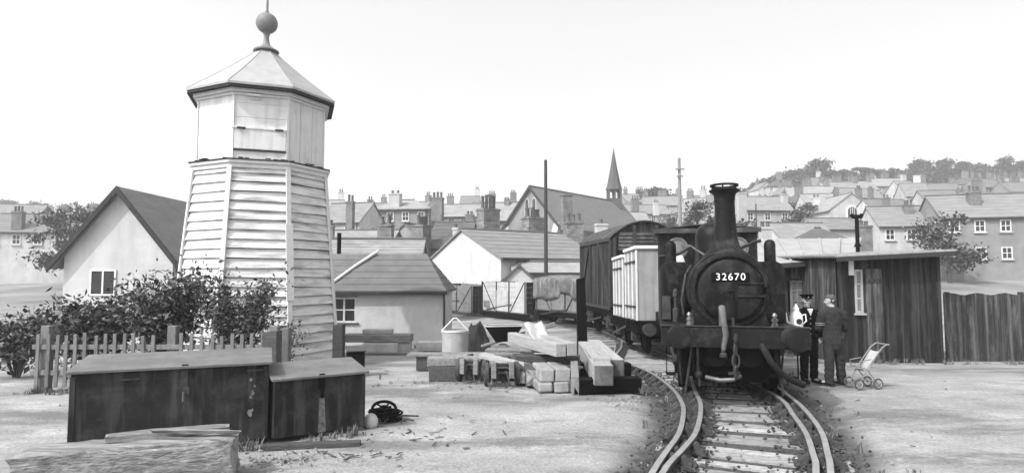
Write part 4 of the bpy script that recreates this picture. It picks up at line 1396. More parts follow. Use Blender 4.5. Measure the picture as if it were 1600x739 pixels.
# cab with round spectacle windows
CY = 4.72
b = MB()
def plate_with_holes(b, y, th, holes, x0, x1, z0, z1, n=32):
    """a cab front: vertical plate with round windows, built as a ring of quads round each hole"""
    xs_ = [x0] + sum([[h[0] - h[2] - .04, h[0] + h[2] + .04] for h in holes], []) + [x1]
    for i in range(0, len(xs_) - 1, 2): b.box(xs_[i], xs_[i + 1], y, y + th, z0, z1)
    for hx, hz_, r_ in holes:
        a0, a1 = hx - r_ - .04, hx + r_ + .04
        b.box(a0, a1, y, y + th, z0, hz_ - r_ - .04); b.box(a0, a1, y, y + th, hz_ + r_ + .04, z1)
        hs = r_ + .04
        for k in range(n):
            t0, t1 = 2 * PI * k / n, 2 * PI * (k + 1) / n
            def sq(t):
                c_, s_ = math.cos(t), math.sin(t); m_ = max(abs(c_), abs(s_)); return (hx + hs * c_ / m_, hz_ + hs * s_ / m_)
            q = [sq(t0), sq(t1), (hx + r_ * math.cos(t1), hz_ + r_ * math.sin(t1)), (hx + r_ * math.cos(t0), hz_ + r_ * math.sin(t0))]
            for yy in (y, y + th): b.quad(*[(p[0], yy, p[1]) for p in q])
            b.quad((q[3][0], y, q[3][1]), (q[2][0], y, q[2][1]), (q[2][0], y + th, q[2][1]), (q[3][0], y + th, q[3][1]))
holes = [(-.64, 2.60, .205), (.64, 2.60, .205)]
CTOP = 2.98
plate_with_holes(b, CY, .03, holes, -1.055, 1.055, 1.117, CTOP)
cab = part(b, "cab", LB_)
b = MB()
for s_ in (-1, 1):
    b.box(s_ * 1.04 - .015, s_ * 1.04 + .015, CY + .035, CY + .35, 1.117, CTOP)
    b.box(s_ * 1.04 - .015, s_ * 1.04 + .015, CY + .35, CY + 1.1, 1.117, 2.0)
    b.box(s_ * 1.04 - .015, s_ * 1.04 + .015, CY + 1.1, CY + 1.35, 1.117, CTOP)
part(b, "cab_side", LB_, cab)
b = MB(); plate_with_holes(b, CY + 1.35, .03, [(-.64, 2.6, .19), (.64, 2.6, .19)], -1.055, 1.055, 1.117, CTOP)
part(b, "cab_back", LB_, cab)
b = MB()
pr = [(-1.13, CTOP - .03)] + [(-1.13 + 2.26 * k / 16, CTOP + .002 + .12 * (1 - ((k - 8) / 8) ** 2) ** 1) for k in range(17)] + [(1.13, CTOP - .03)]
pr2 = pr[1:-1]
poly = pr2 + [(x, z + .03) for x, z in pr2[::-1]]
b.prism(poly, CY - .09, CY + 1.5)
b.box(-1.13, 1.13, CY - .115, CY - .092, CTOP - .05, CTOP + .05)
part(b, "cab_roof", M["van_roof"], cab, smooth=40)
for hx, hz_, r_ in holes:
    b = MB(); b.lathe([(r_ + .035, CY - .012), (r_ + .035, CY - .002), (r_ - .002, CY - .002), (r_ - .002, CY - .016), (r_ + .035, CY - .012)], (hx, 0, hz_), "y", 32, cap=False)
    sw = part(b, "spectacle_window", M["bright_metal"], cab, smooth=30)
    b = MB(); b.lathe([(.001, CY + .011), (r_ - .001, CY + .012), (r_ - .001, CY + .018), (.001, CY + .019)], (hx, 0, hz_), "y", 28, cap=False)
    part(b, "pane", M["pale_glass"], sw)
b = MB(); b.box(-1.05, 1.05, CY + 1.385, 6.45, 1.117, 2.15)
part(b, "bunker", LB_, bevel=.02)
b = MB(); b.box(-1.13, 1.13, 6.5, 6.55, .80, 1.105)
part(b, "rear_buffer_beam", M["beam_paint"])
# draw hook, chains, hoses under the beam
b = MB(); b.tube([(0, .44, .95), (0, .30, .95), (0, .24, .99), (0, .20, 1.03), (0, .21, .93), (0, .25, .90)], .028, 8)
hook = part(b, "draw_hook", M["oily_metal"], smooth=50)
for i in range(3):
    zc = .80 - i * .17
    b = MB(); b.tube([(.05 * (1 if i % 2 else .4) * math.cos(a), .27 + (.0 if i % 2 else .035) * math.cos(a), zc + .10 * math.sin(a)) for a in [2 * PI * k / 14 for k in range(15)]], .016, 7, cap=False)
    part(b, "chain_link", M["oily_metal"], hook, smooth=50)
b = MB(); b.tube([(-.155, .62, 1.12), (-.155, .58, 1.30), (-.16, .50, 1.40), (-.17, .40, 1.41), (-.165, .35, 1.34), (-.15, .345, 1.2), (-.125, .35, 1.0), (-.15, .36, .86), (-.16, .37, .78)], [.04, .045, .05, .052, .05, .045, .045, .04, .035], 10)
hz_ = part(b, "brake_hose", M["pale_hose"], smooth=50)
b = MB(); b.lathe([(.055, .0), (.055, .05), (.03, .07), (.03, .11)], (-.163, .37, .67), "z", 12); part(b, "hose_coupling", M["oily_metal"], hz_, smooth=40)
b = MB(); b.tube([(.40, .46, .86), (.43, .40, .78), (.52, .42, .60), (.68, .52, .43), (.84, .62, .33), (.96, .70, .28), (1.03, .74, .25)], [.05, .052, .05, .048, .048, .052, .054], 12)
part(b, "water_hose", M["hose"], smooth=50)
b = MB(); b.tube([(-.42, .58, .34), (-.2, .54, .30), (-.02, .52, .32), (.1, .56, .38)], .035, 8)
part(b, "drain_pipe", M["bright_metal"], smooth=50)
b = MB(); b.tube([(.0, .46, .80), (.0, .48, .42), (.02, .5, .36)], .022, 8); b.box(-.09, .09, .46, .5, .40, .44)
part(b, "drain_pipe", M["oily_metal"], smooth=50)
b = MB(); b.tube([(-.53, .58, .80), (-.53, .56, .50), (-.52, .56, .40)], .03, 8); b.ball((-.52, .56, .38), .06, 8); b.tube([(-.52, .56, .36), (-.50, .58, .2)], .025, 8)
part(b, "steam_cock", M["oily_metal"], smooth=50)
b = MB(); b.box(-1.0, -.86, .9, 1.1, .30, .33); b.box(-1.0, -.985, .9, .94, .33, 1.0)
part(b, "footstep", M["under_black"])
b = MB(); b.box(.86, 1.0, .9, 1.1, .30, .33); b.box(.985, 1.0, .9, .94, .33, 1.0)
part(b, "footstep", M["under_black"])

# ------------------------------------------------------------------ goods wagons
def vehicle(name, label, cat, near_l, far_l, w_, group=None):
    """near_l, far_l: ground points under the near and far ends of the left side"""
    d = Vector((far_l[0] - near_l[0], far_l[1] - near_l[1])); L_ = d.length; d.normalize()
    ang = math.atan2(-d.x, d.y)
    rgt = Vector((d.y, -d.x))
    o = Vector(near_l) + rgt * w_ / 2
    e = o + d * L_
    z0, z1 = rail_z(o.x, o.y), rail_z(e.x, e.y)
    t = thing(name, label, cat, (o.x, o.y, z0), ang, group, rx=math.atan((z1 - z0) / L_))
    return t, L_
def running_gear(t, L_, w_, fz, m_sole):
    b = MB()
    for s_ in (-1, 1): b.box(s_ * (w_ / 2 - .09) - .05, s_ * (w_ / 2 - .09) + .05, .05, L_ - .05, fz - .30, fz - .03)
    b.box(-w_ / 2 + .1, w_ / 2 - .1, .0, .1, fz - .32, fz - .03); b.box(-w_ / 2 + .1, w_ / 2 - .1, L_ - .1, L_, fz - .32, fz - .03)
    b.build("solebar", m_sole, t, bevel=.006)
    for y in (L_ * .2, L_ * .8):
        for s_ in (-1, 1):
            b = MB()
            b.lathe([(.36, -.06), (.44, -.055), (.47, -.06), (.47, -.03), (.44, -.02), (.435, .06), (.37, .062), (.36, .02), (.13, .03), (.11, .06), (.001, .06)], (0, 0, 0), "x", 28, cap=False)
            o = b.build("wheel", M["under_black"], t, smooth=30); o.location = (s_ * .72, y, .44)
            if s_ < 0: o.rotation_euler = (0, 0, PI)
            b = MB(); b.box(s_ * (w_ / 2 - .12) - .07, s_ * (w_ / 2 - .12) + .07, y - .12, y + .12, .33, .56)
            for k in range(4): b.box(s_ * (w_ / 2 - .12) - .05, s_ * (w_ / 2 - .12) + .05, y - .5 + k * .1, y + .5 - k * .1, .60 + k * .035, .63 + k * .035)
            b.tube([(s_ * (w_ / 2 - .12), y - .5, .62), (s_ * (w_ / 2 - .12), y - .62, fz - .28)], .03, 6); b.tube([(s_ * (w_ / 2 - .12), y + .5, .62), (s_ * (w_ / 2 - .12), y + .62, fz - .28)], .03, 6)
            b.hexa([(s_ * (w_ / 2 - .12) - .02, y - .35, .45), (s_ * (w_ / 2 - .12) + .02, y - .35, .45), (s_ * (w_ / 2 - .12) + .02, y + .35, .45), (s_ * (w_ / 2 - .12) - .02, y + .35, .45), (s_ * (w_ / 2 - .12) - .02, y - .2, fz - .3), (s_ * (w_ / 2 - .12) + .02, y - .2, fz - .3), (s_ * (w_ / 2 - .12) + .02, y + .2, fz - .3), (s_ * (w_ / 2 - .12) - .02, y + .2, fz - .3)])
            b.build("axle_box", M["oily_metal"], t, bevel=.006)
    for s_ in (-1, 1):
        for y0, sg in ((0, -1), (L_, 1)):
            b = MB(); b.lathe([(.12, 0), (.11, sg * .12), (.06, sg * .14), (.05, sg * .36), (.17, sg * .37), (.17, sg * .40), (.02, sg * .415)], (s_ * .86, y0, fz - .18), "y", 18)
            b.build("buffer", M["oily_metal"], t, smooth=35)
    b = MB()
    for s_ in (-1, 1): b.beam((s_ * (w_ / 2 + .03), L_ * .3, .70), (s_ * (w_ / 2 + .03), L_ * .86, .36), .02, .06)
    b.build("brake_lever", M["oily_metal"], t)
    b = MB(); b.tube([(0, L_ * .2, .44), (.3, L_ * .5, .42), (0, L_ * .8, .44)], .03, 6); b.box(-.3, .3, L_ * .45, L_ * .55, .3, .8)
    b.build("brake_rigging", M["under_black"], t)

def gL(px, Y): p = P(px, 500, Y); return (p.x, Y)
# flat wagon with two small containers
nl, fl = gL(993, 16.1), gL(955, 20.1)
flat, FL = vehicle("flat_wagon", "black flat wagon carrying two pale containers behind the locomotive", "wagon", nl, fl, 2.3)
hz0 = (P(994, 501, 16.3).z - rail_z(nl[0] + 1.1, 16.3))
b = MB(); b.box(-1.15, 1.15, 0, FL, hz0 - .06, hz0 - .002)
for k in range(12): b.box(-1.19, -1.152, FL * (k + .3) / 12, FL * (k + .5) / 12, hz0 - .25, hz0 - .02)
b.build("deck", M["under_black"], flat, bevel=.005)
running_gear(flat, FL, 2.3, hz0 - .03, M["under_black"])
def container(label, y0, y1, h, w_, front_m):
    base = flat.matrix_world
    t = thing("goods_container", label, "container", flat.location + Vector((-math.sin(flat.rotation_euler.z) * y0, math.cos(flat.rotation_euler.z) * y0, hz0 + y0 * math.sin(flat.rotation_euler.x))), flat.rotation_euler.z, None, rx=flat.rotation_euler.x)
    L_ = y1 - y0
    b = MB(); b.box(-w_ / 2, w_ / 2, 0, L_, 0, h)
    bd = b.build("body", M["container"], t, bevel=.012)
    for x in (-w_ / 2, w_ / 2):
        for y in (0, L_):
            b = MB(); b.box(x - .025, x + .025, y - .025, y + .025, 0, h + .003); b.build("corner_post", M["white_trim"], t, bevel=.006)
    n = 3
    for k in range(1, n):
        y = L_ * k / n
        b = MB(); b.box(-w_ / 2 - .03, -w_ / 2 - .002, y - .03, y + .03, .03, h - .03); b.build("batten", M["white_trim"], bd, bevel=.004)
    b = MB(); b.box(-w_ / 2 - .06, w_ / 2 + .06, -.06, L_ + .06, h + .006, h + .10)
    b.build("roof", M["white_trim"], t, bevel=.02)
    for z in (.18 * h, .82 * h): MB().box(-w_ / 2 - .038, -w_ / 2 - .004, .04, L_ - .04, z, z + .05).build("strap", M["dark_iron"], t)
    # doors of the end facing the engine
    b = MB(); b.box(-.012, .012, -.018, -.002, .05, h - .05)
    b.build("door_strip", M["white_trim"], bd)
    b = MB()
    for z in (.3, .55, .8): b.box(-.3, .3, -.03, -.004, z * h, z * h + .03)
    b.build("door_bar", M["galv"], bd)
    return t
hc = P(994, 390, 16.3).z - P(994, 501, 16.3).z
container("nearest pale container on the flat wagon, close behind the locomotive's tank", .15, 1.75, hc, 2.14, M["container"])
container("lower pale container at the far end of the flat wagon below the van", 2.2, 3.85, hc - .12, 2.14, M["container"])
b = MB()
for k in range(6): b.box(-.95 + .1 * (k % 2), -.6, 0.02 + .03 * (k % 2), .30, k * .24, k * .24 + .2)
o = b.build("crate_stack", M["container"], None, bevel=.01)
o.location = flat.location + Vector((-math.sin(flat.rotation_euler.z) * 1.82, math.cos(flat.rotation_euler.z) * 1.82, hz0 - .05)); o.rotation_euler = flat.rotation_euler
tag(o, "slatted pale packing wedged between the two containers", "packing")

# covered van
nl, fl = gL(957, 20.75), gL(909, 25.3)
van, VL = vehicle("covered_van", "dark planked covered van with arched roof and louvred end behind the containers", "van", nl, fl, 2.35)
vz0 = 1.12
ve = P(957, 372, 20.75).z - rail_z(nl[0], 20.75)
vt = P(1015, 346, 20.75).z - rail_z(nl[0], 20.75)
W2 = 1.175
arc = [(-W2 + 2 * W2 * k / 20, ve + (vt - ve) * (1 - ((k - 10) / 10) ** 2)) for k in range(21)]
b = MB(); b.prism([(-W2 + .02, vz0), (W2 - .02, vz0)] + [(x * .98, z - .02) for x, z in arc[::-1]], .02, VL - .02)
bd = b.build("body", M["van_planks"], van)
n = 20
for s_ in (-1, 1):         # upright planks along both sides
    b = MB()
    for i in range(n):
        y0, y1 = VL * i / n + .006, VL * (i + 1) / n - .006
        b.box(s_ * (W2 - .003) - .018, s_ * (W2 - .003) + .018, y0, y1, vz0, ve - .01)
    b.build("side_planking", M["van_planks"], van)
for s_ in (-1, 1):
    b = MB()
    x0, x1 = s_ * (W2 + .018), s_ * (W2 + .075)
    x0, x1 = min(x0, x1), max(x0, x1)
    for t_ in (.004, .36, .62, .975): b.box(x0, x1, VL * t_, VL * t_ + .08, vz0, ve)
    b.beam((s_ * (W2 + .045), VL * .04, vz0 + .05), (s_ * (W2 + .045), VL * .34, ve - .1), .05, .07, up=(1, 0, 0))
    b.beam((s_ * (W2 + .045), VL * .96, vz0 + .05), (s_ * (W2 + .045), VL * .66, ve - .1), .05, .07, up=(1, 0, 0))
    b.box(x0, x1, .09, VL - .05, vz0 - .10, vz0 - .003); b.box(x0, x1, .09, VL - .05, ve - .09, ve + .0)
    b.build("side_framing", M["dark_iron"], van)
b = MB()
for i in range(6):
    z = ve - .42 + i * .13
    hw = W2 * .80 if z < ve else W2 * max(.3, math.sqrt(max(0, 1 - (z - ve + .12) / (vt - ve))))
    if i < 5: b.hexa([(-hw, -.05, z), (hw, -.05, z), (hw, .01, z), (-hw, .01, z), (-hw, -.02, z + .10), (hw, -.02, z + .10), (hw, .01, z + .10), (-hw, .01, z + .10)])
b.build("end_louvre", M["van_roof"], van)
b = MB()
for x in (-1.1, -.4, .4, 1.1):
    zt = ve + (vt - ve) * (1 - (x / W2) ** 2) - .05
    b.box(x - .05, x + .05, -.09, -.052, vz0, zt); 
b.build("end_post", M["dark_iron"], van)
b = MB(); ar2 = [(x * 1.06, z + .004) for x, z in arc]
b.prism(ar2 + [(x, z + .045) for x, z in ar2[::-1]], -.10, VL + .10)
b.build("roof", M["van_roof"], van, smooth=40)
running_gear(van, VL, 2.35, vz0, M["under_black"])

# open wagons
def open_wagon(label, nl, fl, zt_px, m, iron, w_=2.3, near_end_m=None):
    t, L_ = vehicle("open_wagon", label, "wagon", nl, fl, w_, "open goods wagons in the siding")
    zr = rail_z(nl[0], nl[1])
    zt = P(zt_px[0], zt_px[1], nl[1]).z - zr
    zb_ = P(zt_px[0], zt_px[2], nl[1]).z - zr
    n = 6
    for s_ in (-1, 1):
        b = MB()
        for i in range(n):
            z0, z1 = zb_ + (zt - zb_) * i / n + .005, zb_ + (zt - zb_) * (i + 1) / n - .004
            x = s_ * (w_ / 2 - .03)
            dz = rng.uniform(-.004, .004)
            b.box(x - .03 + dz, x + .03 + dz, .06, L_ - .06, z0, z1)
        b.build("side", m, t)
    for y in (.0, L_ - .06):
        b = MB()
        for i in range(n):
            z0, z1 = zb_ + (zt - zb_) * i / n + .005, zb_ + (zt - zb_) * (i + 1) / n - .004
            b.box(-w_ / 2, w_ / 2, y, y + .058, z0, z1)
        b.build("end", near_end_m or m, t)
    MB().box(-w_ / 2, w_ / 2, 0, L_, zb_ - .06, zb_ - .002).build("floor", M["timber_dark"], t)
    for s_ in (-1, 1):
        b = MB()
        x = s_ * (w_ / 2 + .012)
        for t_ in (.03, .36, .64, .97): b.box(x - .01, x + .02 if s_ > 0 else x + .01, L_ * t_ - .04, L_ * t_ + .04, zb_ - .1, zt + .02)
        b.beam((x, L_ * .05, zt - .05), (x, L_ * .33, zb_ + .03), .018, .05, up=(1, 0, 0)); b.beam((x, L_ * .95, zt - .05), (x, L_ * .67, zb_ + .03), .018, .05, up=(1, 0, 0))
        b.build("side_strapping", iron, t)
    for x in (-.75, .75):
        for y in (-.03, L_ + .0): MB().box(x - .06, x + .06, y - .03, y + .055, zb_ - .2, zt).build("end_stanchion", iron, t)
    b = MB(); b.box(-w_ / 2 - .036, -w_ / 2 - .006, L_ * .37, L_ * .63, zb_ + .02, zb_ + (zt - zb_) * .72)
    b.build("side_door", m, t, bevel=.005)
    running_gear(t, L_, w_, zb_, M["under_black"])
    return t, L_, zb_, zt, w_
w2 = open_wagon("open wagon half covered by a grey tarpaulin, next to the van", gL(913, 25.9), gL(837, 29.6), (900, 436, 489), M["wagon_grey"], M["dark_iron"])
w1 = open_wagon("bleached pale open wagon with dark iron straps, middle of the siding", gL(823, 30.2), gL(752, 33.9), (820, 441, 490), M["wagon_pale"], M["under_black"], near_end_m=M["tar_wood"])
w0 = open_wagon("faded grey open wagon whose left end is hidden by the white hut", gL(739, 34.6), gL(672, 38.4), (735, 447, 489), M["wagon_grey"], M["dark_iron"], near_end_m=M["tar_wood"])
# small label holder on the pale wagon
b = MB(); b.box(-1.19, -1.163, w1[1] * .80, w1[1] * .93, w1[2] + .18, w1[2] + .5)
b.build("label_board", M["wagon_grey"], w1[0])
# sheet over the second wagon
def wagon_sheet():
    root, L_, zb_, zt, w_ = w2
    t = root
    rr = random.Random(8)
    b = MB()
    nu, nv = 40, 26
    g = []
    for i in range(nu + 1):
        y = -.12 + (L_ + .2) * i / nu
        drop = .80 + .30 * noise.noise(Vector((y * .9, 1.3, 0))) + (.25 if y > L_ * .45 else -.06) * .6
        row = []
        for j in range(nv + 1):
            u = -1 + 2 * j / nv
            arc_ = u * (w_ / 2 + .06 + drop)
            if abs(arc_) <= w_ / 2 + .05:
                x = arc_; z = zt + .03 + .12 * (1 - (x / (w_ / 2)) ** 2) + .035 * math.sin(y * 5.5) * (1 - abs(u))
            else:
                x = math.copysign(w_ / 2 + .055 + .03 * (1 + math.sin(y * 7 + u * 3)), arc_)
                z = zt + .03 - (abs(arc_) - w_ / 2 - .05)
            row.append(b.v((x, y + .02 * noise.noise(Vector((u * 3, y, 5))), z + .03 * noise.noise(Vector((u * 4, y * 2, 9))))))
        g.append(row)
    for i in range(nu):
        for j in range(nv): b.face([g[i][j], g[i + 1][j], g[i + 1][j + 1], g[i][j + 1]])
    o = b.build("wagon_sheet", M["tarp"], None, smooth=50)
    so = o.modifiers.new("thick", "SOLIDIFY"); so.thickness = .012
    o.location = root.location; o.rotation_euler = root.rotation_euler
    tag(o, "grey weathered tarpaulin with ragged hem draped over the open wagon beside the van", "tarpaulin")
wagon_sheet()
# dark timber post in front of the van's far end
Yp = 15.6
a, c_ = P(903, 436, Yp), P(917, 545, Yp)
hp_ = a.z - gz(a.x, Yp)
b = MB(); b.hexa([(-.13, -.13, -.05), (.13, -.13, -.05), (.13, .13, -.05), (-.13, .13, -.05), (-.15, -.10, hp_), (.06, -.10, hp_ + .05), (.06, .1, hp_ + .05), (-.15, .1, hp_)])
o = b.build("timber_post", M["under_black"], None, bevel=.015); o.location = ((a.x + c_.x) / 2, Yp, gz(a.x, Yp))
tag(o, "thick black leaning timber post standing beside the covered van", "post")
# ------------------------------------------------------------------ timber yard in the middle
def baulk(name, label, a, b_, w_, h_, m, group=None, cat="timber", roll=0.0, bev=.014, end=None, up=(0, 0, 1)):
    """squared baulk from a to b (centres of its ends)"""
    a, b_ = Vector(a), Vector(b_)
    mid = (a + b_) / 2
    d = b_ - a; L_ = d.length
    B = MB()
    n = max(2, int(L_ / .35))
    sd = rng.random() * 50
    rings = []
    for i in range(n + 1):
        t = -L_ / 2 + L_ * i / n
        jx, jz = noise.noise(Vector((t * .8, sd, 0))) * .012, noise.noise(Vector((t * .8, sd, 7))) * .010
        rings.append([B.v((x * (1 + .04 * noise.noise(Vector((t, sd, x * 9)))) + jx, t, z + jz)) for x, z in ((-w_ / 2, -h_ / 2), (w_ / 2, -h_ / 2), (w_ / 2, h_ / 2), (-w_ / 2, h_ / 2))])
    for i in range(n):
        for k in range(4): B.face([rings[i][k], rings[i][(k + 1) % 4], rings[i + 1][(k + 1) % 4], rings[i + 1][k]])
    B.face(rings[0], 1); B.face(rings[-1][::-1], 1)
    o = B.build(name, [m, end or M["timber_end"]], None, bevel=bev)
    o.location = mid
    q = d.to_track_quat("Y", "Z")
    o.rotation_euler = (q.to_matrix() @ Matrix.Rotation(roll, 3, "Y")).to_euler()
    return tag(o, label, cat, group)
def gp(px, py, h=0.0, zc=0.0):
    p = G(px, py, h); p.z = gz(p.x, p.y) + zc; return p
M["end_pale"] = mat("pale_sawn_end", .34, .22, 10, .9, .25, 40, stain=.3, stain_scale=4, stain_amt=.4)
M["end_dark"] = mat("dark_sawn_end", .12, .06, 6, .9, .3, 30, stain=.25, stain_scale=5, stain_amt=.4)  # shade on the near ends, put into the colour
TM, TL, TDk = M["timber_mid"], M["timber_light"], M["timber_dark"]
# long flat beams lying across
Ya = 13.4
def xat(px, Y): return P(px, 550, Y).x
g0 = gz(0, Ya)
baulk("timber_baulk", "long grey baulk at the back of the timber stack, crossing its whole width", (xat(650, Ya), Ya + .25, g0 + .15), (xat(905, Ya), Ya + .15, g0 + .15), .42, .30, TDk)
baulk("timber_plank", "long pale plank on the back baulk, reaching furthest left towards the hut", (xat(636, Ya), Ya + .2, g0 + .335), (xat(835, Ya), Ya + .12, g0 + .345), .40, .06, TM)
Yb = 12.0; g1 = gz(0, Yb)
baulk("timber_baulk", "dark baulk at the bottom front of the timber stack behind the trolleys", (xat(671, Yb), Yb, g1 + .13), (xat(800, Yb), Yb + .1, g1 + .13), .32, .27, TDk)
baulk("timber_baulk", "grey baulk lying on the front dark baulk, its left end nearest the hut", (xat(668, Yb), Yb + .05, g1 + .35), (xat(782, Yb), Yb + .1, g1 + .36), .34, .16, TM)
baulk("timber_plank", "pale plank slanting along the front of the stack above the right trolley", (xat(752, Yb), Yb - .1, g1 + .49), (xat(826, 11.5), 11.5, g1 + .32), .24, .09, TL, end=M["end_pale"])
baulk("timber_baulk", "dark baulk end running to the right under the white beams", (xat(800, 12.3), 12.3, g1 + .28), (xat(905, 12.2), 12.1, g1 + .28), .35, .34, TDk)
baulk("timber_plank", "thin pale plank lying flat between the trolleys and the white beams", (xat(760, 12.6), 12.7, g1 + .50), (xat(858, 12.5), 12.5, g1 + .50), .36, .05, TM)
baulk("timber_baulk", "short grey baulk under the back plank, left end of the stack", (xat(690, 12.7), 12.7, g1 + .22), (xat(752, 12.7), 12.75, g1 + .24), .36, .30, TM)
for (x0, x1, y_, z_, lab) in ((690, 712, 590, .05, "lower short pale stick leaning by the left trolley wheel"), (689, 711, 588, .14, "upper short pale stick lying on another by the left trolley wheel")):
    a, c_ = gp(x0, y_), gp(x1, y_)
    baulk("timber_offcut", lab, (a.x, a.y, gz(a.x, a.y) + z_), (c_.x, c_.y, gz(a.x, a.y) + z_), .10, .08, TM, bev=.008)
# white squared beams on top, pointing at the camera
def end_beam(px0, px1, py0, py1, Y, far_px, far_py, far_Y, label, m, end, name="timber_beam"):
    """beam whose near end fills a pixel rectangle at depth Y and that runs back to a far point"""
    a, c_ = P(px0, py1, Y), P(px1, py0, Y)
    w_, h_ = c_.x - a.x, c_.z - a.z
    near = (a + c_) / 2
    far = P(far_px, far_py, far_Y)
    return baulk(name, label, near, far, w_, h_, m, end=end)
end_beam(868, 885.5, 537, 557.5, 11.0, 800, 527, 13.9, "left of the two white squared beams on top of the timber stack", TL, M["end_pale"])
end_beam(886.5, 902, 535.5, 556, 11.05, 826, 524, 13.9, "right of the two white squared beams on top of the timber stack", TL, M["end_pale"])
# pale canvas sheet thrown over the beams' far end
b = MB()
cs = []
for i in range(15):
    t = i / 14
    px, py, Y = [(822, 507, 13.2), (845, 503, 13.0), (858, 512, 12.7), (852, 522, 12.3), (866, 531, 11.9), (884, 535, 11.4)][0:6][min(5, int(t * 5))]
    px2, py2, Y2 = [(822, 507, 13.2), (845, 503, 13.0), (858, 512, 12.7), (852, 522, 12.3), (866, 531, 11.9), (884, 535, 11.4)][min(5, int(t * 5) + 1)]
    f = t * 5 - int(t * 5)
    cs.append((P(px, py, Y).lerp(P(px2, py2, Y2), f)))
spn = [(828, 505), (834, 516), (842, 524), (856, 531), (872, 536)]
left = spline([P(818, 506, 13.2), P(824, 517, 12.9), P(830, 528, 12.5), (P(848, 534, 12.0)), P(862, 540, 11.6)], .12)
right = spline([P(846, 503, 13.3), P(852, 514, 13.1), P(858, 525, 12.8), P(874, 530, 12.3), P(890, 533.5, 11.6)], .12)
n = min(len(left), len(right))
g = []
for i in range(n):
    a, c_ = left[int(i * (len(left) - 1) / (n - 1))], right[int(i * (len(right) - 1) / (n - 1))]
    g.append([b.v(a.lerp(c_, k / 8) + Vector((0, 0, .03 * math.sin(k * .9 + i * .4)))) for k in range(9)])
for i in range(n - 1):
    for k in range(8): b.face([g[i][k], g[i + 1][k], g[i + 1][k + 1], g[i][k + 1]])
o = b.build("canvas_sheet", M["canvas_pale"], None, smooth=60)
so = o.modifiers.new("thick", "SOLIDIFY"); so.thickness = .015
tag(o, "curling white canvas sheet thrown over the back of the white beams", "sheet")
# the largest white beams
end_beam(928, 958, 571, 603, 10.3, 915, 545, 13.6, "largest white squared beam with dark sawn end, right end of the timber stack", TL, M["end_dark"])
end_beam(953, 976, 562, 590, 10.9, 928, 541, 14.2, "white beam with dark end lying to the right of the largest beam", TL, M["end_dark"])
end_beam(926, 955, 558, 571, 10.75, 918, 541, 13.4, "short pale block lying on top of the largest white beam", TL, M["end_pale"])
p = gp(940, 623)
baulk("timber_bearer", "black bearer lying on the soil crosswise under the largest white beam", (xat(893, 10.45), 10.5, gz(0, 10.4) + .12), (xat(1000, 10.6), 10.75, gz(0, 10.4) + .12), .30, .24, M["under_black"], end=M["end_dark"])
baulk("timber_bearer", "second black bearer behind under the far half of the largest beams", (xat(900, 12.4), 12.4, gz(0, 12.4) + .14), (xat(985, 12.4), 12.5, gz(0, 12.4) + .14), .30, .28, M["under_black"], end=M["end_dark"])
end_beam(893, 905, 586, 621, 10.35, 897, 578, 11.2, "grey upright-standing baulk end beside the black bearer", TM, M["timber_end"])
a = P(872, 578, 11.6); c_ = P(898, 576, 11.3)
baulk("timber_plank", "thin pale board bridging the sawn block pile and the baulk end", (a.x, 11.5, gz(0, 11.5) + .33), (c_.x + .1, 11.2, gz(0, 11.3) + .33), .2, .04, TL)
# four sawn blocks in two layers
Yk = 10.55
def ends4(px0, px1, py0, py1, Y, label, m, rnd):
    a, c_ = P(px0, py1, Y), P(px1, py0, Y)
    near = (a + c_) / 2
    w_, h_ = c_.x - a.x, c_.z - a.z
    baulk("sawn_block", label, near, near + Vector((-.12, .8, .005)), w_, h_, m, end=M["end_pale"], bev=rnd, roll=R(rng.uniform(-2, 2)))
M["block"] = mat("pale_sawn_block", .30, .17, 6, .9, .3, 25, stain=.25, stain_scale=4, stain_amt=.5, rand=.12)
ends4(844, 867, 576, 597, Yk + .05, "upper left of the four sawn block ends in the front pile", M["block"], .028)
ends4(868, 892, 575.5, 596, Yk + .08, "upper right of the four sawn block ends in the front pile", M["block"], .018)
ends4(840, 864, 597.5, 613, Yk, "lower left rounded block end of the front pile", M["block"], .04)
ends4(867, 890, 597, 613, Yk + .03, "lower right squared block end of the front pile", M["block"], .018)
a, c_ = P(821, 603, 11.0), P(844, 575, 11.0)
near = (a + c_) / 2
rough_log("sawn_log", "dark round log end standing left of the four sawn blocks", near, near + Vector((-.05, .7, 0)), .27, .33, TDk, 31, .4, "log", 6)
a, c_ = P(811, 600, 11.2), P(822, 582, 11.2); near = (a + c_) / 2
rough_log("sawn_log", "small pale log end between the right trolley wheel and the dark log", near, near + Vector((-.03, .5, 0)), .13, .21, M["block"], 33, .4, "log", 6)

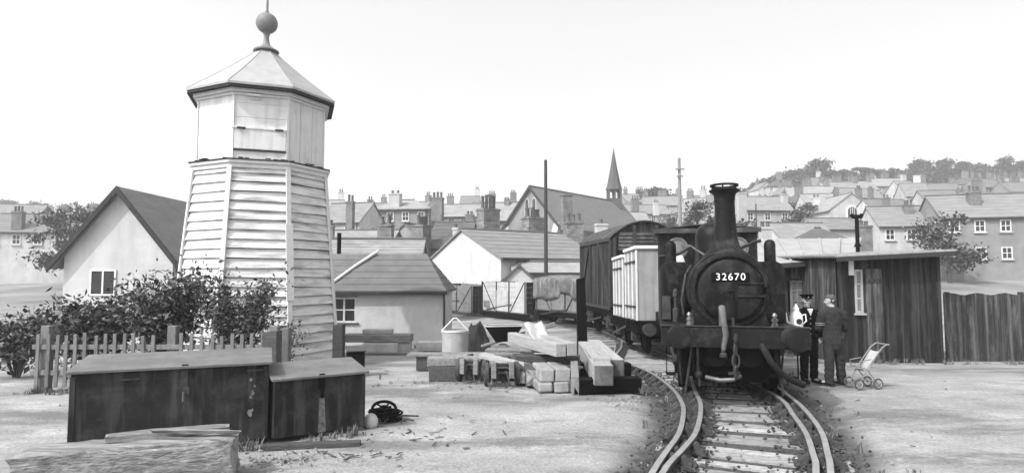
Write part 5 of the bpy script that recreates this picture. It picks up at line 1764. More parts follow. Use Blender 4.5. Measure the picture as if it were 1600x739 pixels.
# ------------------------------------------------------------------ two platelayers' trolleys
def trolley(label, pl, pr, ybot, ang, L_=.95):
    a, c_ = G(pl, ybot), G(pr, ybot)
    mid = (a + c_) / 2
    gw = (c_ - a).length
    t = thing("rail_trolley", label, "trolley", (mid.x, mid.y, gz(mid.x, mid.y)), ang)
    r_ = .215
    for y in (.18, L_ - .15):
        for s_ in (-1, 1):
            b = MB(); b.lathe([(.16, -.04), (r_, -.035), (r_, .035), (.16, .04), (.15, .015), (.06, .02), (.05, .06), (.001, .06)], (0, 0, 0), "x", 26, cap=False)
            b.lathe([(.001, -.03), (.06, -.03), (.16, -.015), (.16, -.04)], (0, 0, 0), "x", 26, cap=False)
            o = b.build("wheel", M["rail_side"], t, smooth=30); o.location = (s_ * (gw / 2 - .03), y, r_)
            if s_ < 0: o.rotation_euler = (0, 0, PI)
        b = MB(); b.tube([(-gw / 2 + .02, y, r_), (gw / 2 - .02, y, r_)], .022, 8)
        b.build("axle", M["rail_side"], t, smooth=40)
    for s_ in (-1, 1):
        b = MB(); x = s_ * (gw / 2 - .15)
        b.hexa([(x - .035, -.08, .27), (x + .035, -.08, .27), (x + .035, L_, .27), (x - .035, L_, .27), (x - .035, -.08, .40), (x + .035, -.08, .40), (x + .035, L_, .40), (x - .035, L_, .40)])
        b.build("side_sill", TM, t, bevel=.01)
        b = MB(); b.box(x - .045, x + .045, -.10, -.03, .16, .45); b.build("end_stub", TM, t, bevel=.01)
    for y, z in ((.02, .36), (.3, .33), (.62, .36), (.92, .36)):
        b = MB(); b.box(-gw / 2 + .19, gw / 2 - .19, y - .03, y + .03, z - .03, z + .03); b.build("cross_bar", TM, t, bevel=.008)
    b = MB(); b.tube([(-gw / 2 + .2, -.02, .40), (gw / 2 - .2, -.02, .40)], .028, 8); b.build("roller", M["oily_metal"], t, smooth=40)
    for s_ in (-1, 1):
        b = MB(); b.beam((s_ * .06, -.04, .30), (s_ * (gw / 2 - .17), -.06, .02), .02, .03); b.build("stay", M["rail_side"], t)
    b = MB(); b.box(-gw / 2 + .14, gw / 2 - .14, -.075, -.055, .02, .045); b.build("stay_bar", M["rail_side"], t)
trolley("left of two low four-wheeled trolleys of pale wood and iron, parked before the timber stack", 711, 758, 597, R(-14))
trolley("right of two low four-wheeled trolleys of pale wood and iron, beside the sawn blocks", 758, 812, 604, R(6))

# ------------------------------------------------------------------ wheelbarrow, drum, tarpaulin heap
Yw = 14.9
p = P(795, 545, Yw)
wb = thing("wheelbarrow", "dark iron wheelbarrow with pale rim standing behind the timber stack", "wheelbarrow", (p.x, Yw, gz(p.x, Yw)), 0)
def lw(px, py, Y=Yw): q = P(px, py, Y); return Vector((q.x - p.x, Y - Yw, q.z - gz(p.x, Yw)))
r1 = [lw(757, 513), lw(764, 506.5), lw(812, 505.5), lw(818, 510)]
b = MB()
top_f = [lw(759, 509), lw(815, 508)]; bot_f = [lw(775, 533), lw(800, 531)]
v = []
for dy in (-.28, .28):
    v.append([top_f[0] + Vector((0, dy, 0)), top_f[1] + Vector((0, dy, 0)), bot_f[1] + Vector((0, dy * .6, 0)), bot_f[0] + Vector((0, dy * .6, 0))])
b.quad(*v[0]); b.quad(*v[1][::-1])
b.quad(v[0][0], v[1][0], v[1][3], v[0][3]); b.quad(v[0][1], v[1][1], v[1][2], v[0][2]); b.quad(v[0][3], v[1][3], v[1][2], v[0][2])
tr = b.build("tray", M["under_black"], wb)
so = tr.modifiers.new("thick", "SOLIDIFY"); so.thickness = .02
b = MB(); b.tube([top_f[0] + Vector((0, -.28, 0)), top_f[1] + Vector((0, -.28, 0)), top_f[1] + Vector((0, .28, 0)), top_f[0] + Vector((0, .28, 0)), top_f[0] + Vector((0, -.28, 0))], .02, 8)
b.build("rim", M["galv"], wb, smooth=40)
for dy in (-.24, .24):
    a, c_ = lw(752, 541), lw(868, 506)
    b = MB(); b.tube([a + Vector((0, dy * .3, 0)), c_ + Vector((0, dy * 1.2, 0))], .028, 8); b.build("handle", TM, wb, smooth=40)
    b = MB(); b.tube([lw(822, 521) + Vector((0, dy, 0)), lw(826, 542) + Vector((0, dy, 0))], .02, 8); b.build("leg", M["dark_iron"], wb, smooth=40)
wc = lw(782, 541); wc.y = 0
b = MB(); b.lathe([(.20, -.03), (.25, -.025), (.25, .025), (.20, .03), (.20, -.03)], (wc.x + .05, .0, .25), "y", 28, cap=False)
b.lathe([(.05, -.04), (.05, .04)], (wc.x + .05, 0, .25), "y", 12)
for k in range(6):
    a = PI * k / 6
    b.beam((wc.x + .05 - .21 * math.cos(a), 0, .25 - .21 * math.sin(a)), (wc.x + .05 + .21 * math.cos(a), 0, .25 + .21 * math.sin(a)), .02, .02, up=(0, 1, 0))
b.build("wheel", M["galv"], wb, smooth=30)

Yd = 15.6
p = P(711, 541, Yd)
dr = thing("lifting_bucket", "pale round steel bucket with a pointed lifting bail beside the hut's corner", "bucket", (p.x, Yd, gz(p.x, Yd)), 0)
rr_ = (P(732, 530, Yd).x - P(691, 530, Yd).x) / 2
ht_ = P(711, 517, Yd).z - gz(p.x, Yd)
b = MB(); b.lathe([(.001, .0), (rr_ * .96, 0), (rr_, ht_ * .5), (rr_, ht_), (rr_ * .95, ht_), (rr_ * .95, .05), (.001, .05)], n=36, cap=False)
b.build("body", M["galv"], dr, smooth=35)
b = MB(); b.lathe([(rr_ * 1.0, ht_ - .01), (rr_ * 1.05, ht_ - .01), (rr_ * 1.05, ht_ + .035), (rr_ * .96, ht_ + .035)], n=36, cap=False); b.build("rim", M["white_trim"], dr, smooth=35)
apx = P(711, 497, Yd).z - gz(p.x, Yd)
b = MB(); b.tube([(-rr_, 0, ht_ - .05), (-rr_ * .98, 0, ht_ + .02), (-.03, 0, apx), (.03, 0, apx), (rr_ * .98, 0, ht_ + .02), (rr_, 0, ht_ - .05)], .022, 8)
b.build("bail", M["white_trim"], dr, smooth=40)
# heap under a black tarpaulin
Yh = 16.6
b = MB()
x0, x1 = P(718, 500, Yh).x, P(770, 500, Yh).x
g = []
for i in range(25):
    u = i / 24
    row = []
    for j in range(15):
        v_ = j / 14
        hh = .92 * max(0, math.sin(PI * min(1, max(0, u * 1.02))) ** .7) * max(0, math.sin(PI * v_)) ** .6
        hh *= 1 + .35 * noise.noise(Vector((u * 5, v_ * 4, 2))) + .15 * noise.noise(Vector((u * 14, v_ * 9, 2)))
        x = x0 + (x1 - x0) * u
        row.append(b.v((x, Yh + 1.0 * v_ - .2, gz(x, Yh) - .02 + hh)))
    g.append(row)
for i in range(24):
    for j in range(14): b.face([g[i][j], g[i + 1][j], g[i + 1][j + 1], g[i][j + 1]])
o = b.build("covered_heap", M["tarp_dark"], None, smooth=70)
tag(o, "black tarpaulin humped over goods between the bucket and the wagons", "tarpaulin")

# ------------------------------------------------------------------ plank sheds on the right
def plank_wall(b, x0, x1, z0f, z1f, th=.025, pitch=.17, batten=True, skip=()):
    """upright boards between x0 and x1 at y=0; z1f(x) the top; skip = (xa, xb, za, zb) openings"""
    x = x0
    rr = random.Random(int(x0 * 100) + 7)
    while x < x1 - .01:
        xe = min(x1, x + pitch * rr.uniform(.85, 1.15))
        hole = None
        for s_ in skip:
            if s_[0] - .02 < (x + xe) / 2 < s_[1] + .02: hole = s_
        off = rr.uniform(-.008, .008)
        segs = [(z0f, z1f(x), z1f(xe))] if hole is None else [(z0f, hole[2], hole[2]), (hole[3], z1f(x), z1f(xe))]
        for za, zb0, zb1 in segs:
            if min(zb0, zb1) - za < .02: continue
            b.hexa([(x + .004, off, za), (xe - .004, off, za), (xe - .004, off + th, za), (x + .004, off + th, za), (x + .004, off, zb0), (xe - .004, off, zb1), (xe - .004, off + th, zb1), (x + .004, off + th, zb0)])
        x = xe
    return b
def window_in(t, x0, x1, z0, z1, bars, frame_m, pane_m, rows=2, y=0.0):
    f = MB(); w_ = .05
    f.box(x0, x1, y - .03, y + .04, z1 - w_, z1); f.box(x0, x1, y - .03, y + .04, z0, z0 + w_)
    f.box(x0, x0 + w_, y - .029, y + .039, z0 + w_, z1 - w_); f.box(x1 - w_, x1, y - .029, y + .039, z0 + w_, z1 - w_)
    for k in range(1, bars):
        xx = x0 + (x1 - x0) * k / bars
        f.box(xx - .018, xx + .018, y - .02, y + .03, z0 + w_, z1 - w_)
    for k in range(1, rows):
        zz = z0 + (z1 - z0) * k / rows
        f.box(x0 + w_, x1 - w_, y - .018, y + .028, zz - .016, zz + .016)
    wo = f.build("window", frame_m, t, bevel=.004)
    MB().box(x0 + .03, x1 - .03, y + .0, y + .006, z0 + .03, z1 - .03).build("pane", pane_m, wo)
    MB().box(x0 - .05, x1 + .05, y - .07, y - .031, z0 - .05, z0 - .002).build("sill", frame_m, wo, bevel=.004)
    return wo
def board_door(t, x0, x1, z0, z1, m, y=-.03):
    b = MB(); n = max(3, int((x1 - x0) / .14))
    for k in range(n): b.box(x0 + (x1 - x0) * k / n + .004, x0 + (x1 - x0) * (k + 1) / n - .004, y - .012 - .004 * (k % 2), y + .02, z0, z1)
    d = b.build("door", m, t)
    b = MB(); b.box(x0 + .04, x1 - .04, y - .035, y - .017, z0 + .25, z0 + .34); b.build("ledge", m, d)
    b = MB(); b.box(x0 + .04, x1 - .04, y - .035, y - .017, z1 - .34, z1 - .25); b.build("ledge", m, d)
    b = MB(); b.tube([(x0 + .1, y - .02, (z0 + z1) / 2 - .06), (x0 + .1, y - .07, (z0 + z1) / 2 - .05), (x0 + .1, y - .07, (z0 + z1) / 2 + .05), (x0 + .1, y - .02, (z0 + z1) / 2 + .06)], .012, 6); b.build("handle", M["dark_iron"], d)

def shed_one():
    Y = 17.2
    a, c_ = P(1205, 545, Y), P(1313, 545, Y)
    zg = gz(a.x, Y)
    W_ = c_.x - a.x
    ze0, ze1 = P(1224, 412, Y).z - zg, P(1312, 404, Y).z - zg
    t = thing("plank_shed", "dark plank shed with bleached lean-to roof behind the uniformed man", "shed", (a.x, Y, zg), 0)
    top = lambda x: ze0 + (ze1 - ze0) * x / W_ - .04
    wx = (P(1235, 450, Y).x - a.x, P(1257, 450, Y).x - a.x); wz = (P(0, 487, Y).z - zg, P(0, 438, Y).z - zg)
    px_ = (P(1292, 450, Y).x - a.x, P(1312, 450, Y).x - a.x)
    b = plank_wall(MB(), 0, W_, -.05, top, skip=[(wx[0], wx[1], wz[0], wz[1])])
    b.build("front_wall", M["tar_wood"], t)
    MB().box(0, W_, .06, .1, -.05, min(ze0, ze1) - .06).build("wall_lining", M["under_black"], t)
    for x in (0, W_ - .05):
        b = MB(); b.box(x, x + .05, .1, 5.4, -.05, min(ze0, ze1) - .08); b.build("side_wall", M["tar_wood"], t)
    b = MB(); b.box(0, W_, 5.4, 5.45, -.05, ze0 + .3); b.build("back_wall", M["tar_wood"], t)
    window_in(t, wx[0], wx[1], wz[0], wz[1], 2, M["timber_mid"], M["pale_glass"], 3)
    b = MB()
    for k in range(4): b.box(wx[0] + (wx[1] - wx[0]) * k / 4 + .005, wx[0] + (wx[1] - wx[0]) * (k + 1) / 4 - .005, -.02, -.004, wz[1] + .05, min(ze0, ze1) - .1)
    b.build("boarded_panel", M["door_wood"], t)
    # whitewashed porch panel at the right end
    b = MB(); b.box(px_[0], px_[1], -.05, -.012, P(0, 462, Y).z - zg, P(0, 424, Y).z - zg); b.build("whitewashed_panel", M["limewash"], t, bevel=.005)
    # roof: felted slope with ribs
    b = MB()
    yb = 5.6
    zb0 = P(1205, 374, Y + yb).z - zg; zb1 = P(1342, 372, Y + yb).z - zg
    e = .3
    xl, xr = -1.2, W_ + .3
    xr2 = P(1345, 372, Y + yb).x - a.x
    q = [(xl, -e, ze0 - .06 - .02), (xr, -e, ze1 - .02), (xr2, yb, zb1), (xl + .8, yb, zb0)]
    b.hexa([(x, y, z - .05) for x, y, z in q] + [(x, y, z) for x, y, z in q])
    for k in range(9):
        f = k / 8
        p0 = Vector(q[0]).lerp(Vector(q[1]), f); p1 = Vector(q[3]).lerp(Vector(q[2]), f)
        b.beam(p0 + Vector((0, 0, .012)), p1 + Vector((0, 0, .012)), .05, .03)
    b.build("roof", M["shed_roof"], t)
    b = MB(); b.beam((xl, -e - .03, ze0 - .14), (xr, -e - .03, ze1 - .08), .05, .13); b.build("fascia", M["tar"], t)
shed_one()
def shed_two():
    Y = 15.3
    a = P(1313, 555, Y); c_ = P(1475, 555, Y)
    zg = gz(a.x, Y); W_ = c_.x - a.x
    ze0 = P(1313, 400, Y).z - zg; ze1 = P(1475, 391, Y).z - zg
    t = thing("plank_shed", "nearer dark plank shed with tall board door at the right edge", "shed", (a.x, Y, zg), 0)
    top = lambda x: ze0 + (ze1 - ze0) * x / W_ - .05
    fx_ = lambda px: P(px, 450, Y).x - a.x
    fz_ = lambda py: P(1340, py, Y).z - zg
    b = plank_wall(MB(), 0, W_, -.05, top, pitch=.15, skip=[(fx_(1335), fx_(1347.5), fz_(489), fz_(421))])
    b.build("front_wall", M["tar_wood"], t)
    MB().box(0, W_, .06, .1, -.05, ze0 - .06).build("wall_lining", M["under_black"], t)
    b = MB()
    n = 20
    for k in range(n): b.box(0, .03, .1 + 3.8 * k / n + .005, .1 + 3.8 * (k + 1) / n - .005, -.05, ze0 - .02)
    b.build("side_wall", M["door_wood"], t)
    window_in(t, fx_(1335), fx_(1347.5), fz_(489), fz_(421), 1, M["galv"], M["pale_glass"], 3)
    board_door(t, fx_(1350), fx_(1378), -.0, fz_(420), M["door_wood"])
    MB().box(fx_(1326), fx_(1334), -.04, -.012, fz_(430), fz_(402)).build("white_post", M["white_trim"], t)
    b = MB()
    e = .32; yb = 4.2
    zb0 = ze0 + .10; zb1 = ze1 + .10
    q = [(-.2, -e, ze0 - .01), (W_ + .2, -e, ze1 - .01), (W_ + .2, yb, zb1), (-.2, yb, zb0)]
    b.hexa([(x, y, z - .04) for x, y, z in q] + [(x, y, z) for x, y, z in q])
    for k in range(12):
        f = k / 11
        b.beam(Vector(q[0]).lerp(Vector(q[1]), f) + Vector((0, 0, .012)), Vector(q[3]).lerp(Vector(q[2]), f) + Vector((0, 0, .012)), .05, .03)
    b.build("roof", M["shed_roof"], t)
    b = MB(); b.beam((-.2, -e - .03, ze0 - .09), (W_ + .2, -e - .03, ze1 - .09), .05, .11); b.build("fascia", M["tar"], t)
    for k in range(2):
        x = (.06, W_ - .06)[k]
        MB().box(x - .06, x + .06, .1, 4.0, ze0 - .05, ze0 + (ze1 - ze0) * x / W_ + .02 + .0).build("wall_plate", M["tar_wood"], t)
shed_two()
# stove pipe with a T cowl on the roof
def stove_pipe():
    Y = 18.2
    p0, p1 = P(1340, 382, Y), P(1340, 340, Y)
    t = thing("stove_chimney", "black iron stove pipe with T-shaped cowl standing on the shed roof", "chimney", (p0.x, Y, p0.z - .25))
    h = p1.z - p0.z + .25
    b = MB(); b.tube([(0, 0, 0), (0, 0, h)], .055, 14); b.lathe([(.10, .18), (.058, .30)], n=14, cap=False)
    b.build("pipe", M["under_black"], t, smooth=40)
    b = MB(); b.tube([(-.13, 0, h + .03), (.13, 0, h + .03)], .06, 12); b.tube([(-.12, 0, h + .03), (-.16, 0, h + .10)], .055, 10); b.tube([(.12, 0, h + .03), (.16, 0, h + .10)], .055, 10)
    b.build("cowl", M["under_black"], t, smooth=40)
stove_pipe()
# board fence running on to the right of the sheds
fx0 = P(1478, 555, 15.6)
t = thing("board_fence", "tall grey board fence running on to the right of the nearer shed", "fence", (fx0.x, 15.6, gz(0, 15.6)))
b = plank_wall(MB(), 0, 6.0, 0, lambda x: 1.7 + .03 * math.sin(x * 9), pitch=.15); b.build("boards", M["door_wood"], t)
for k in range(4):
    b = MB(); b.box(.1 + k * 1.9, .2 + k * 1.9, .04, .14, -.05, 1.75); b.build("post", M["timber_dark"], t, bevel=.01)

# ------------------------------------------------------------------ pushchair by the shed
def pushchair():
    p = G(1349, 606)
    t = thing("pushchair", "light folding pushchair with pale frame and canvas seat at the right edge", "pushchair", (p.x, p.y, gz(p.x, p.y)), R(8))
    for x, y in ((-.20, -.14), (-.20, .18), (.24, -.14), (.24, .18)):
        b = MB(); b.lathe([(.085, -.012), (.105, -.015), (.112, 0), (.105, .015), (.085, .012), (.085, -.012)], (0, 0, 0), "y", 24, cap=False)
        o = b.build("wheel", M["rubber"], t, smooth=40); o.location = (x, y, .112)
        b = MB(); b.lathe([(.084, -.008), (.092, 0), (.084, .008), (.074, 0), (.084, -.008)], (0, 0, 0), "y", 24, cap=False)
        for k in range(5):
            a = PI * k / 5
            b.tube([(.078 * math.cos(a), 0, .078 * math.sin(a)), (-.078 * math.cos(a), 0, -.078 * math.sin(a))], .004, 5)
        b.tube([(0, -.02, 0), (0, .02, 0)], .016, 8)
        b.build("rim", M["chrome"], o, smooth=40)
    for y in (-.15, .19):
        b = MB()
        b.tube([(-.20, y * .93, .112), (.06, y * .93, .50), (.36, y * .93, .86), (.48, y * .93, .93), (.52, y * .93, .92)], .013, 7)
        b.tube([(.24, y * .93, .112), (-.02, y * .93, .42), (-.14, y * .93, .46)], .013, 7)
        b.tube([(-.20, y * .9, .112), (-.10, y * .9, .20), (.1, y * .9, .18), (.24, y * .9, .112)], .010, 7)
        b.tube([(-.14, y * .93, .46), (-.16, y * .93, .58), (.10, y * .93, .62)], .012, 7)
        b.build("side_frame", M["chrome"], t, smooth=45)
    t.scale = (.84, .84, .84)
    b = MB(); b.tube([(-.14, -.14, .46), (-.14, .177, .46)], .012, 7); b.tube([(.52, -.14, .92), (.52, .177, .92)], .016, 8); b.tube([(-.2, -.14, .112), (-.2, .18, .112)], .008, 6); b.tube([(.24, -.14, .112), (.24, .18, .112)], .008, 6)
    b.build("cross_bar", M["chrome"], t, smooth=45)
    b = MB()
    prof = [(-.14, .45), (-.05, .40), (.06, .40), (.10, .46), (.21, .64), (.32, .79)]
    g = [[b.v((x, -.125 + .29 * k / 4, z - .02 * math.sin(PI * k / 4))) for k in range(5)] for x, z in prof]
    for i in range(len(g) - 1):
        for k in range(4): b.face([g[i][k], g[i + 1][k], g[i + 1][k + 1], g[i][k + 1]])
    o = b.build("seat", M["canvas_pale"], t, smooth=60)
    so = o.modifiers.new("thick", "SOLIDIFY"); so.thickness = .01
pushchair()

# ------------------------------------------------------------------ white lamp and metal can by the engine's buffer
p = G(1240, 560)
t = thing("enamel_can", "tall white enamelled can with spout held beside the uniformed man", "can", (P(1244, 500, 10.9).x, 10.9, 0))
zc0 = P(1244, 512, 10.9).z
b = MB(); b.lathe([(.001, zc0), (.105, zc0), (.11, zc0 + .03), (.11, zc0 + .20), (.08, zc0 + .26), (.055, zc0 + .29), (.055, zc0 + .34), (.04, zc0 + .36), (.015, zc0 + .42), (.001, zc0 + .425)], n=24, cap=False)
b.build("body", M["enamel"], t, smooth=35)
b = MB(); b.tube([(-.10, 0, zc0 + .06), (-.17, -.01, zc0 + .12), (-.19, -.01, zc0 + .26), (-.21, -.01, zc0 + .28)], .02, 8); b.build("spout", M["enamel"], t, smooth=45)
b = MB(); b.tube([(.10, 0, zc0 + .22), (.17, 0, zc0 + .24), (.18, 0, zc0 + .12), (.11, 0, zc0 + .06)], .012, 7); b.build("handle", M["enamel"], t, smooth=45)
b = MB(); b.lathe([(.05, -.12), (.05, -.108)], (0, 0, zc0 + .12), "y", 18); b.build("dark_mark", M["dark_iron"], t)
# ------------------------------------------------------------------ people
def capsule(b, a, c, ra, rc, n=12, flat=1.0, ax=None):
    """tapered rounded limb"""
    a, c = Vector(a), Vector(c)
    d = (c - a).normalized()
    u = d.orthogonal().normalized() if ax is None else (Vector(ax) - d * d.dot(Vector(ax))).normalized()
    v = d.cross(u)
    prof = []
    for k in range(5): th = PI / 2 * k / 4; prof.append((a - d * ra * math.cos(th), ra * math.sin(th)))
    for k in range(1, 5): prof.append((a.lerp(c, k / 5), ra + (rc - ra) * k / 5))
    for k in range(5): th = PI / 2 * (1 - k / 4); prof.append((c + d * rc * math.cos(th), rc * math.sin(th)))
    rings = [[b.v(p + (u * math.cos(2 * PI * j / n) + v * math.sin(2 * PI * j / n) * flat) * max(r_, .0008)) for j in range(n)] for p, r_ in prof]
    for i in range(len(rings) - 1):
        for j in range(n): b.face([rings[i][j], rings[i][(j + 1) % n], rings[i + 1][(j + 1) % n], rings[i + 1][j]])
    b.face(rings[0][::-1]); b.face(rings[-1])
def chain(b, pts, rs_, **k):
    for i in range(len(pts) - 1): capsule(b, pts[i], pts[i + 1], rs_[i], rs_[i + 1], **k)
def fuse(b, name, m, parent, voxel=.012, smooth_it=4, mats=None, folds=0.0):
    """one continuous surface out of the overlapping limbs"""
    bmesh.ops.recalc_face_normals(b.bm, faces=b.bm.faces)
    me = bpy.data.meshes.new(name); b.bm.to_mesh(me); b.bm.free()
    o = bpy.data.objects.new(name, me); C.objects.link(o)
    rm = o.modifiers.new("r", "REMESH"); rm.mode = "VOXEL"; rm.voxel_size = voxel
    sm = o.modifiers.new("s", "SMOOTH"); sm.iterations = smooth_it; sm.factor = .5
    bpy.context.view_layer.update()
    m2 = bpy.data.meshes.new_from_object(o.evaluated_get(bpy.context.evaluated_depsgraph_get()))
    o.modifiers.clear(); o.data = m2
    m2.materials.clear()
    for q in (m if isinstance(m, (list, tuple)) else [m]): m2.materials.append(q)
    if folds:
        n0 = [v.normal.copy() for v in m2.vertices]
        for v, nn in zip(m2.vertices, n0):
            c = v.co
            k = noise.noise(Vector((c.x * 9 + c.z * 5, c.y * 9 - c.z * 3, c.z * 13))) * .9 + noise.noise(Vector((c.x * 22, c.y * 22, c.z * 30 + c.x * 14))) * .45
            v.co = c + nn * (k * folds)
    m2.polygons.foreach_set("use_smooth", [True] * len(m2.polygons))
    o.parent = parent
    return o
def hand(b, wrist, fwd, palm_n, s=1.0, curl=.5, side=1):
    """palm with four bent fingers and a thumb"""
    fwd = Vector(fwd).normalized(); n = Vector(palm_n); n = (n - fwd * n.dot(fwd)).normalized(); sd = fwd.cross(n) * side
    w_ = Vector(wrist)
    capsule(b, w_, w_ + fwd * .05 * s, .026 * s, .034 * s, flat=.6, ax=sd)
    capsule(b, w_ + fwd * .04 * s - sd * .018 * s, w_ + fwd * .085 * s - sd * .02 * s, .022 * s, .020 * s)
    capsule(b, w_ + fwd * .04 * s + sd * .018 * s, w_ + fwd * .085 * s + sd * .02 * s, .022 * s, .019 * s)
    for k, (L_, o_) in enumerate(((.072, -.030), (.082, -.010), (.076, .010), (.060, .029))):
        p0 = w_ + fwd * .09 * s + sd * o_ * s
        a1, a2 = curl * .7, curl * 1.7
        d1 = fwd * math.cos(a1) + n * math.sin(a1); d2 = fwd * math.cos(a2) + n * math.sin(a2)
        p1 = p0 + d1 * L_ * .5 * s; p2 = p1 + d2 * L_ * .5 * s
        chain(b, [p0, p1, p2], [.0095 * s, .009 * s, .0075 * s], n=8)
    t0 = w_ + fwd * .03 * s - sd * .03 * s
    t1 = t0 + (fwd * .6 - sd * .65 + n * .3).normalized() * .04 * s; t2 = t1 + (fwd * .9 - sd * .1 + n * .45).normalized() * .032 * s
    chain(b, [t0, t1, t2], [.013 * s, .0115 * s, .009 * s], n=8)
def head(b, c, fwd, s=1.0):
    """skull, jaw, nose, ears, brow and lips; c is the centre of the head"""
    c = Vector(c); f = Vector(fwd).normalized(); up = Vector((0, 0, 1)); r_ = f.cross(up).normalized(); u = r_.cross(f)
    capsule(b, c + f * .008 * s + u * .035 * s, c - f * .03 * s + u * .03 * s, .078 * s, .078 * s, n=16)
    capsule(b, c + f * .02 * s + u * .0 * s, c + f * .038 * s - u * .075 * s, .066 * s, .040 * s, n=14)
    capsule(b, c + f * .055 * s - u * .085 * s, c + f * .056 * s - u * .088 * s, .024 * s, .024 * s)
    capsule(b, c + f * .088 * s + u * .02 * s, c + f * .108 * s - u * .018 * s, .009 * s, .013 * s, n=8)
    for k in (-1, 1):
        capsule(b, c + r_ * k * .012 * s + f * .092 * s - u * .018 * s, c + r_ * k * .014 * s + f * .09 * s - u * .018 * s, .009 * s, .009 * s, n=8)
        capsule(b, c + r_ * k * .012 * s + f * .083 * s + u * .036 * s, c + r_ * k * .045 * s + f * .070 * s + u * .036 * s, .010 * s, .009 * s, n=8)
        capsule(b, c + r_ * k * .076 * s - f * .012 * s + u * .02 * s, c + r_ * k * .074 * s - f * .008 * s - u * .02 * s, .016 * s, .011 * s, n=8)
        capsule(b, c + r_ * k * .045 * s + f * .055 * s - u * .015 * s, c + r_ * k * .047 * s + f * .05 * s - u * .02 * s, .022 * s, .022 * s, n=8)
    capsule(b, c + r_ * -.016 * s + f * .088 * s - u * .047 * s, c + r_ * .016 * s + f * .088 * s - u * .047 * s, .008 * s, .008 * s, n=8)
    return c, f, r_, u
def eyes(parent, c, f, r_, u, s):
    for k in (-1, 1):
        b = MB(); b.ball(c + r_ * k * .032 * s + f * .074 * s + u * .014 * s, .0125 * s, 8); b.build("eye", M["under_black"], parent, smooth=60)

def railwayman():
    p = G(1266, 598)
    g = gz(p.x, p.y)
    t = thing("person", "man in dark railway uniform and peaked cap standing beside the engine's buffer", "person", (p.x, p.y, g), R(6))
    s = (P(1258, 457, p.y).z - g) / 1.79
    b = MB()
    c, f, r_, u = head(b, Vector((-.03, -.02, 1.625)) * 1, (-.30, -1, -.10), 1.0)
    capsule(b, (-.015, .02, 1.44), (-.025, .0, 1.56), .058, .054)
    capsule(b, (0, .02, .98), (0, .02, 1.36), .12, .14, flat=.7, ax=(1, 0, 0))
    for k in (-1, 1):
        capsule(b, (k * .09, .02, .92), (k * .10, .01, .5), .085, .06); capsule(b, (k * .10, .01, .5), (k * .105, .03, .09), .058, .04)
        capsule(b, (k * .105, .03, .06), (k * .12, -.12, .045), .045, .035)
    # arms: his right (viewer's left) raised to the can, the other bent behind
    ra = [(-.19, .02, 1.37), (-.245, .03, 1.10), (-.235, -.16, .99)]
    la = [(.19, .02, 1.37), (.265, .05, 1.10), (.20, -.06, .90)]
    for a in (ra, la): chain(b, a, [.06, .045, .033])
    hand(b, ra[2], (.0, -1, .05), (1, .0, .2), 1.0, .9, -1)
    hand(b, la[2], (-.2, -.5, -1), (-1, -.2, 0), 1.0, .7, 1)
    body = fuse(b, "body", M["skin"], t, .0085, 3)
    eyes(body, c, f, r_, u, 1.0)
    b = MB()
    chain(b, [(0, .02, .93), (0, .02, 1.15), (0, .015, 1.34)], [.168, .165, .185], flat=.66, ax=(1, 0, 0))
    capsule(b, (-.15, .02, 1.385), (.15, .02, 1.385), .085, .085, flat=.9)
    capsule(b, (0, .02, .84), (0, .02, .95), .175, .165, flat=.68, ax=(1, 0, 0))
    for a in (ra, la): chain(b, [a[0], a[1], Vector(a[1]).lerp(Vector(a[2]), .88)], [.083, .066, .052])
    jk = fuse(b, "jacket", M["serge"], t, .011, 4, folds=.013)
    for k in range(4):
        q = MB(); q.ball((-.025, -.115 - .0 * k, 1.28 - k * .10), .014, 8, sy=.6); q.build("button", M["chrome"], jk, smooth=60)
    b = MB()
    b.hexa([(-.065, -.055, 1.40), (.03, -.07, 1.40), (.03, -.02, 1.40), (-.065, -.02, 1.40), (-.085, -.05, 1.475), (.055, -.05, 1.475), (.055, .02, 1.475), (-.085, .02, 1.475)])
    b.prism([(-.07, 1.475), (.04, 1.475), (-.015, 1.33)], -.12, -.07)
    fuse(b, "collar", M["linen"], t, .007, 2)
    b = MB()
    for k in (-1, 1): chain(b, [(k * .085, .02, .90), (k * .10, .01, .5), (k * .105, .03, .10)], [.107, .085, .078])
    capsule(b, (-.05, .02, .92), (.05, .02, .92), .13, .13, flat=.8)
    fuse(b, "trousers", M["serge"], t, .011, 4, folds=.013)
    for k in (-1, 1):
        b = MB(); chain(b, [(k * .105, .05, .045), (k * .115, -.05, .045), (k * .13, -.15, .04)], [.055, .052, .045], flat=.85)
        fuse(b, "boot", M["shoe"], t, .010, 2)
    b = MB()
    b.X = Matrix.Translation(c + u * .0) @ Matrix.Rotation(math.atan2(-f.x, -f.y) * -1, 4, "Z") @ Matrix.Rotation(R(-4), 4, "X")
    b.lathe([(.093, .052), (.096, .085), (.135, .112), (.137, .122), (.10, .136), (.002, .142)], n=28)
    b.hexa([(-.08, -.075, .052), (.08, -.075, .052), (.05, -.16, .030), (-.05, -.16, .030), (-.08, -.075, .060), (.08, -.075, .060), (.05, -.16, .038), (-.05, -.16, .038)])
    cap = b.build("cap", M["serge"], t, smooth=35)
    b = MB(); b.ball(c + f * .103 + u * .085, .014, 8); b.build("badge", M["chrome"], cap, smooth=60)
    t.scale = (s, s, s)
    return t
railwayman()
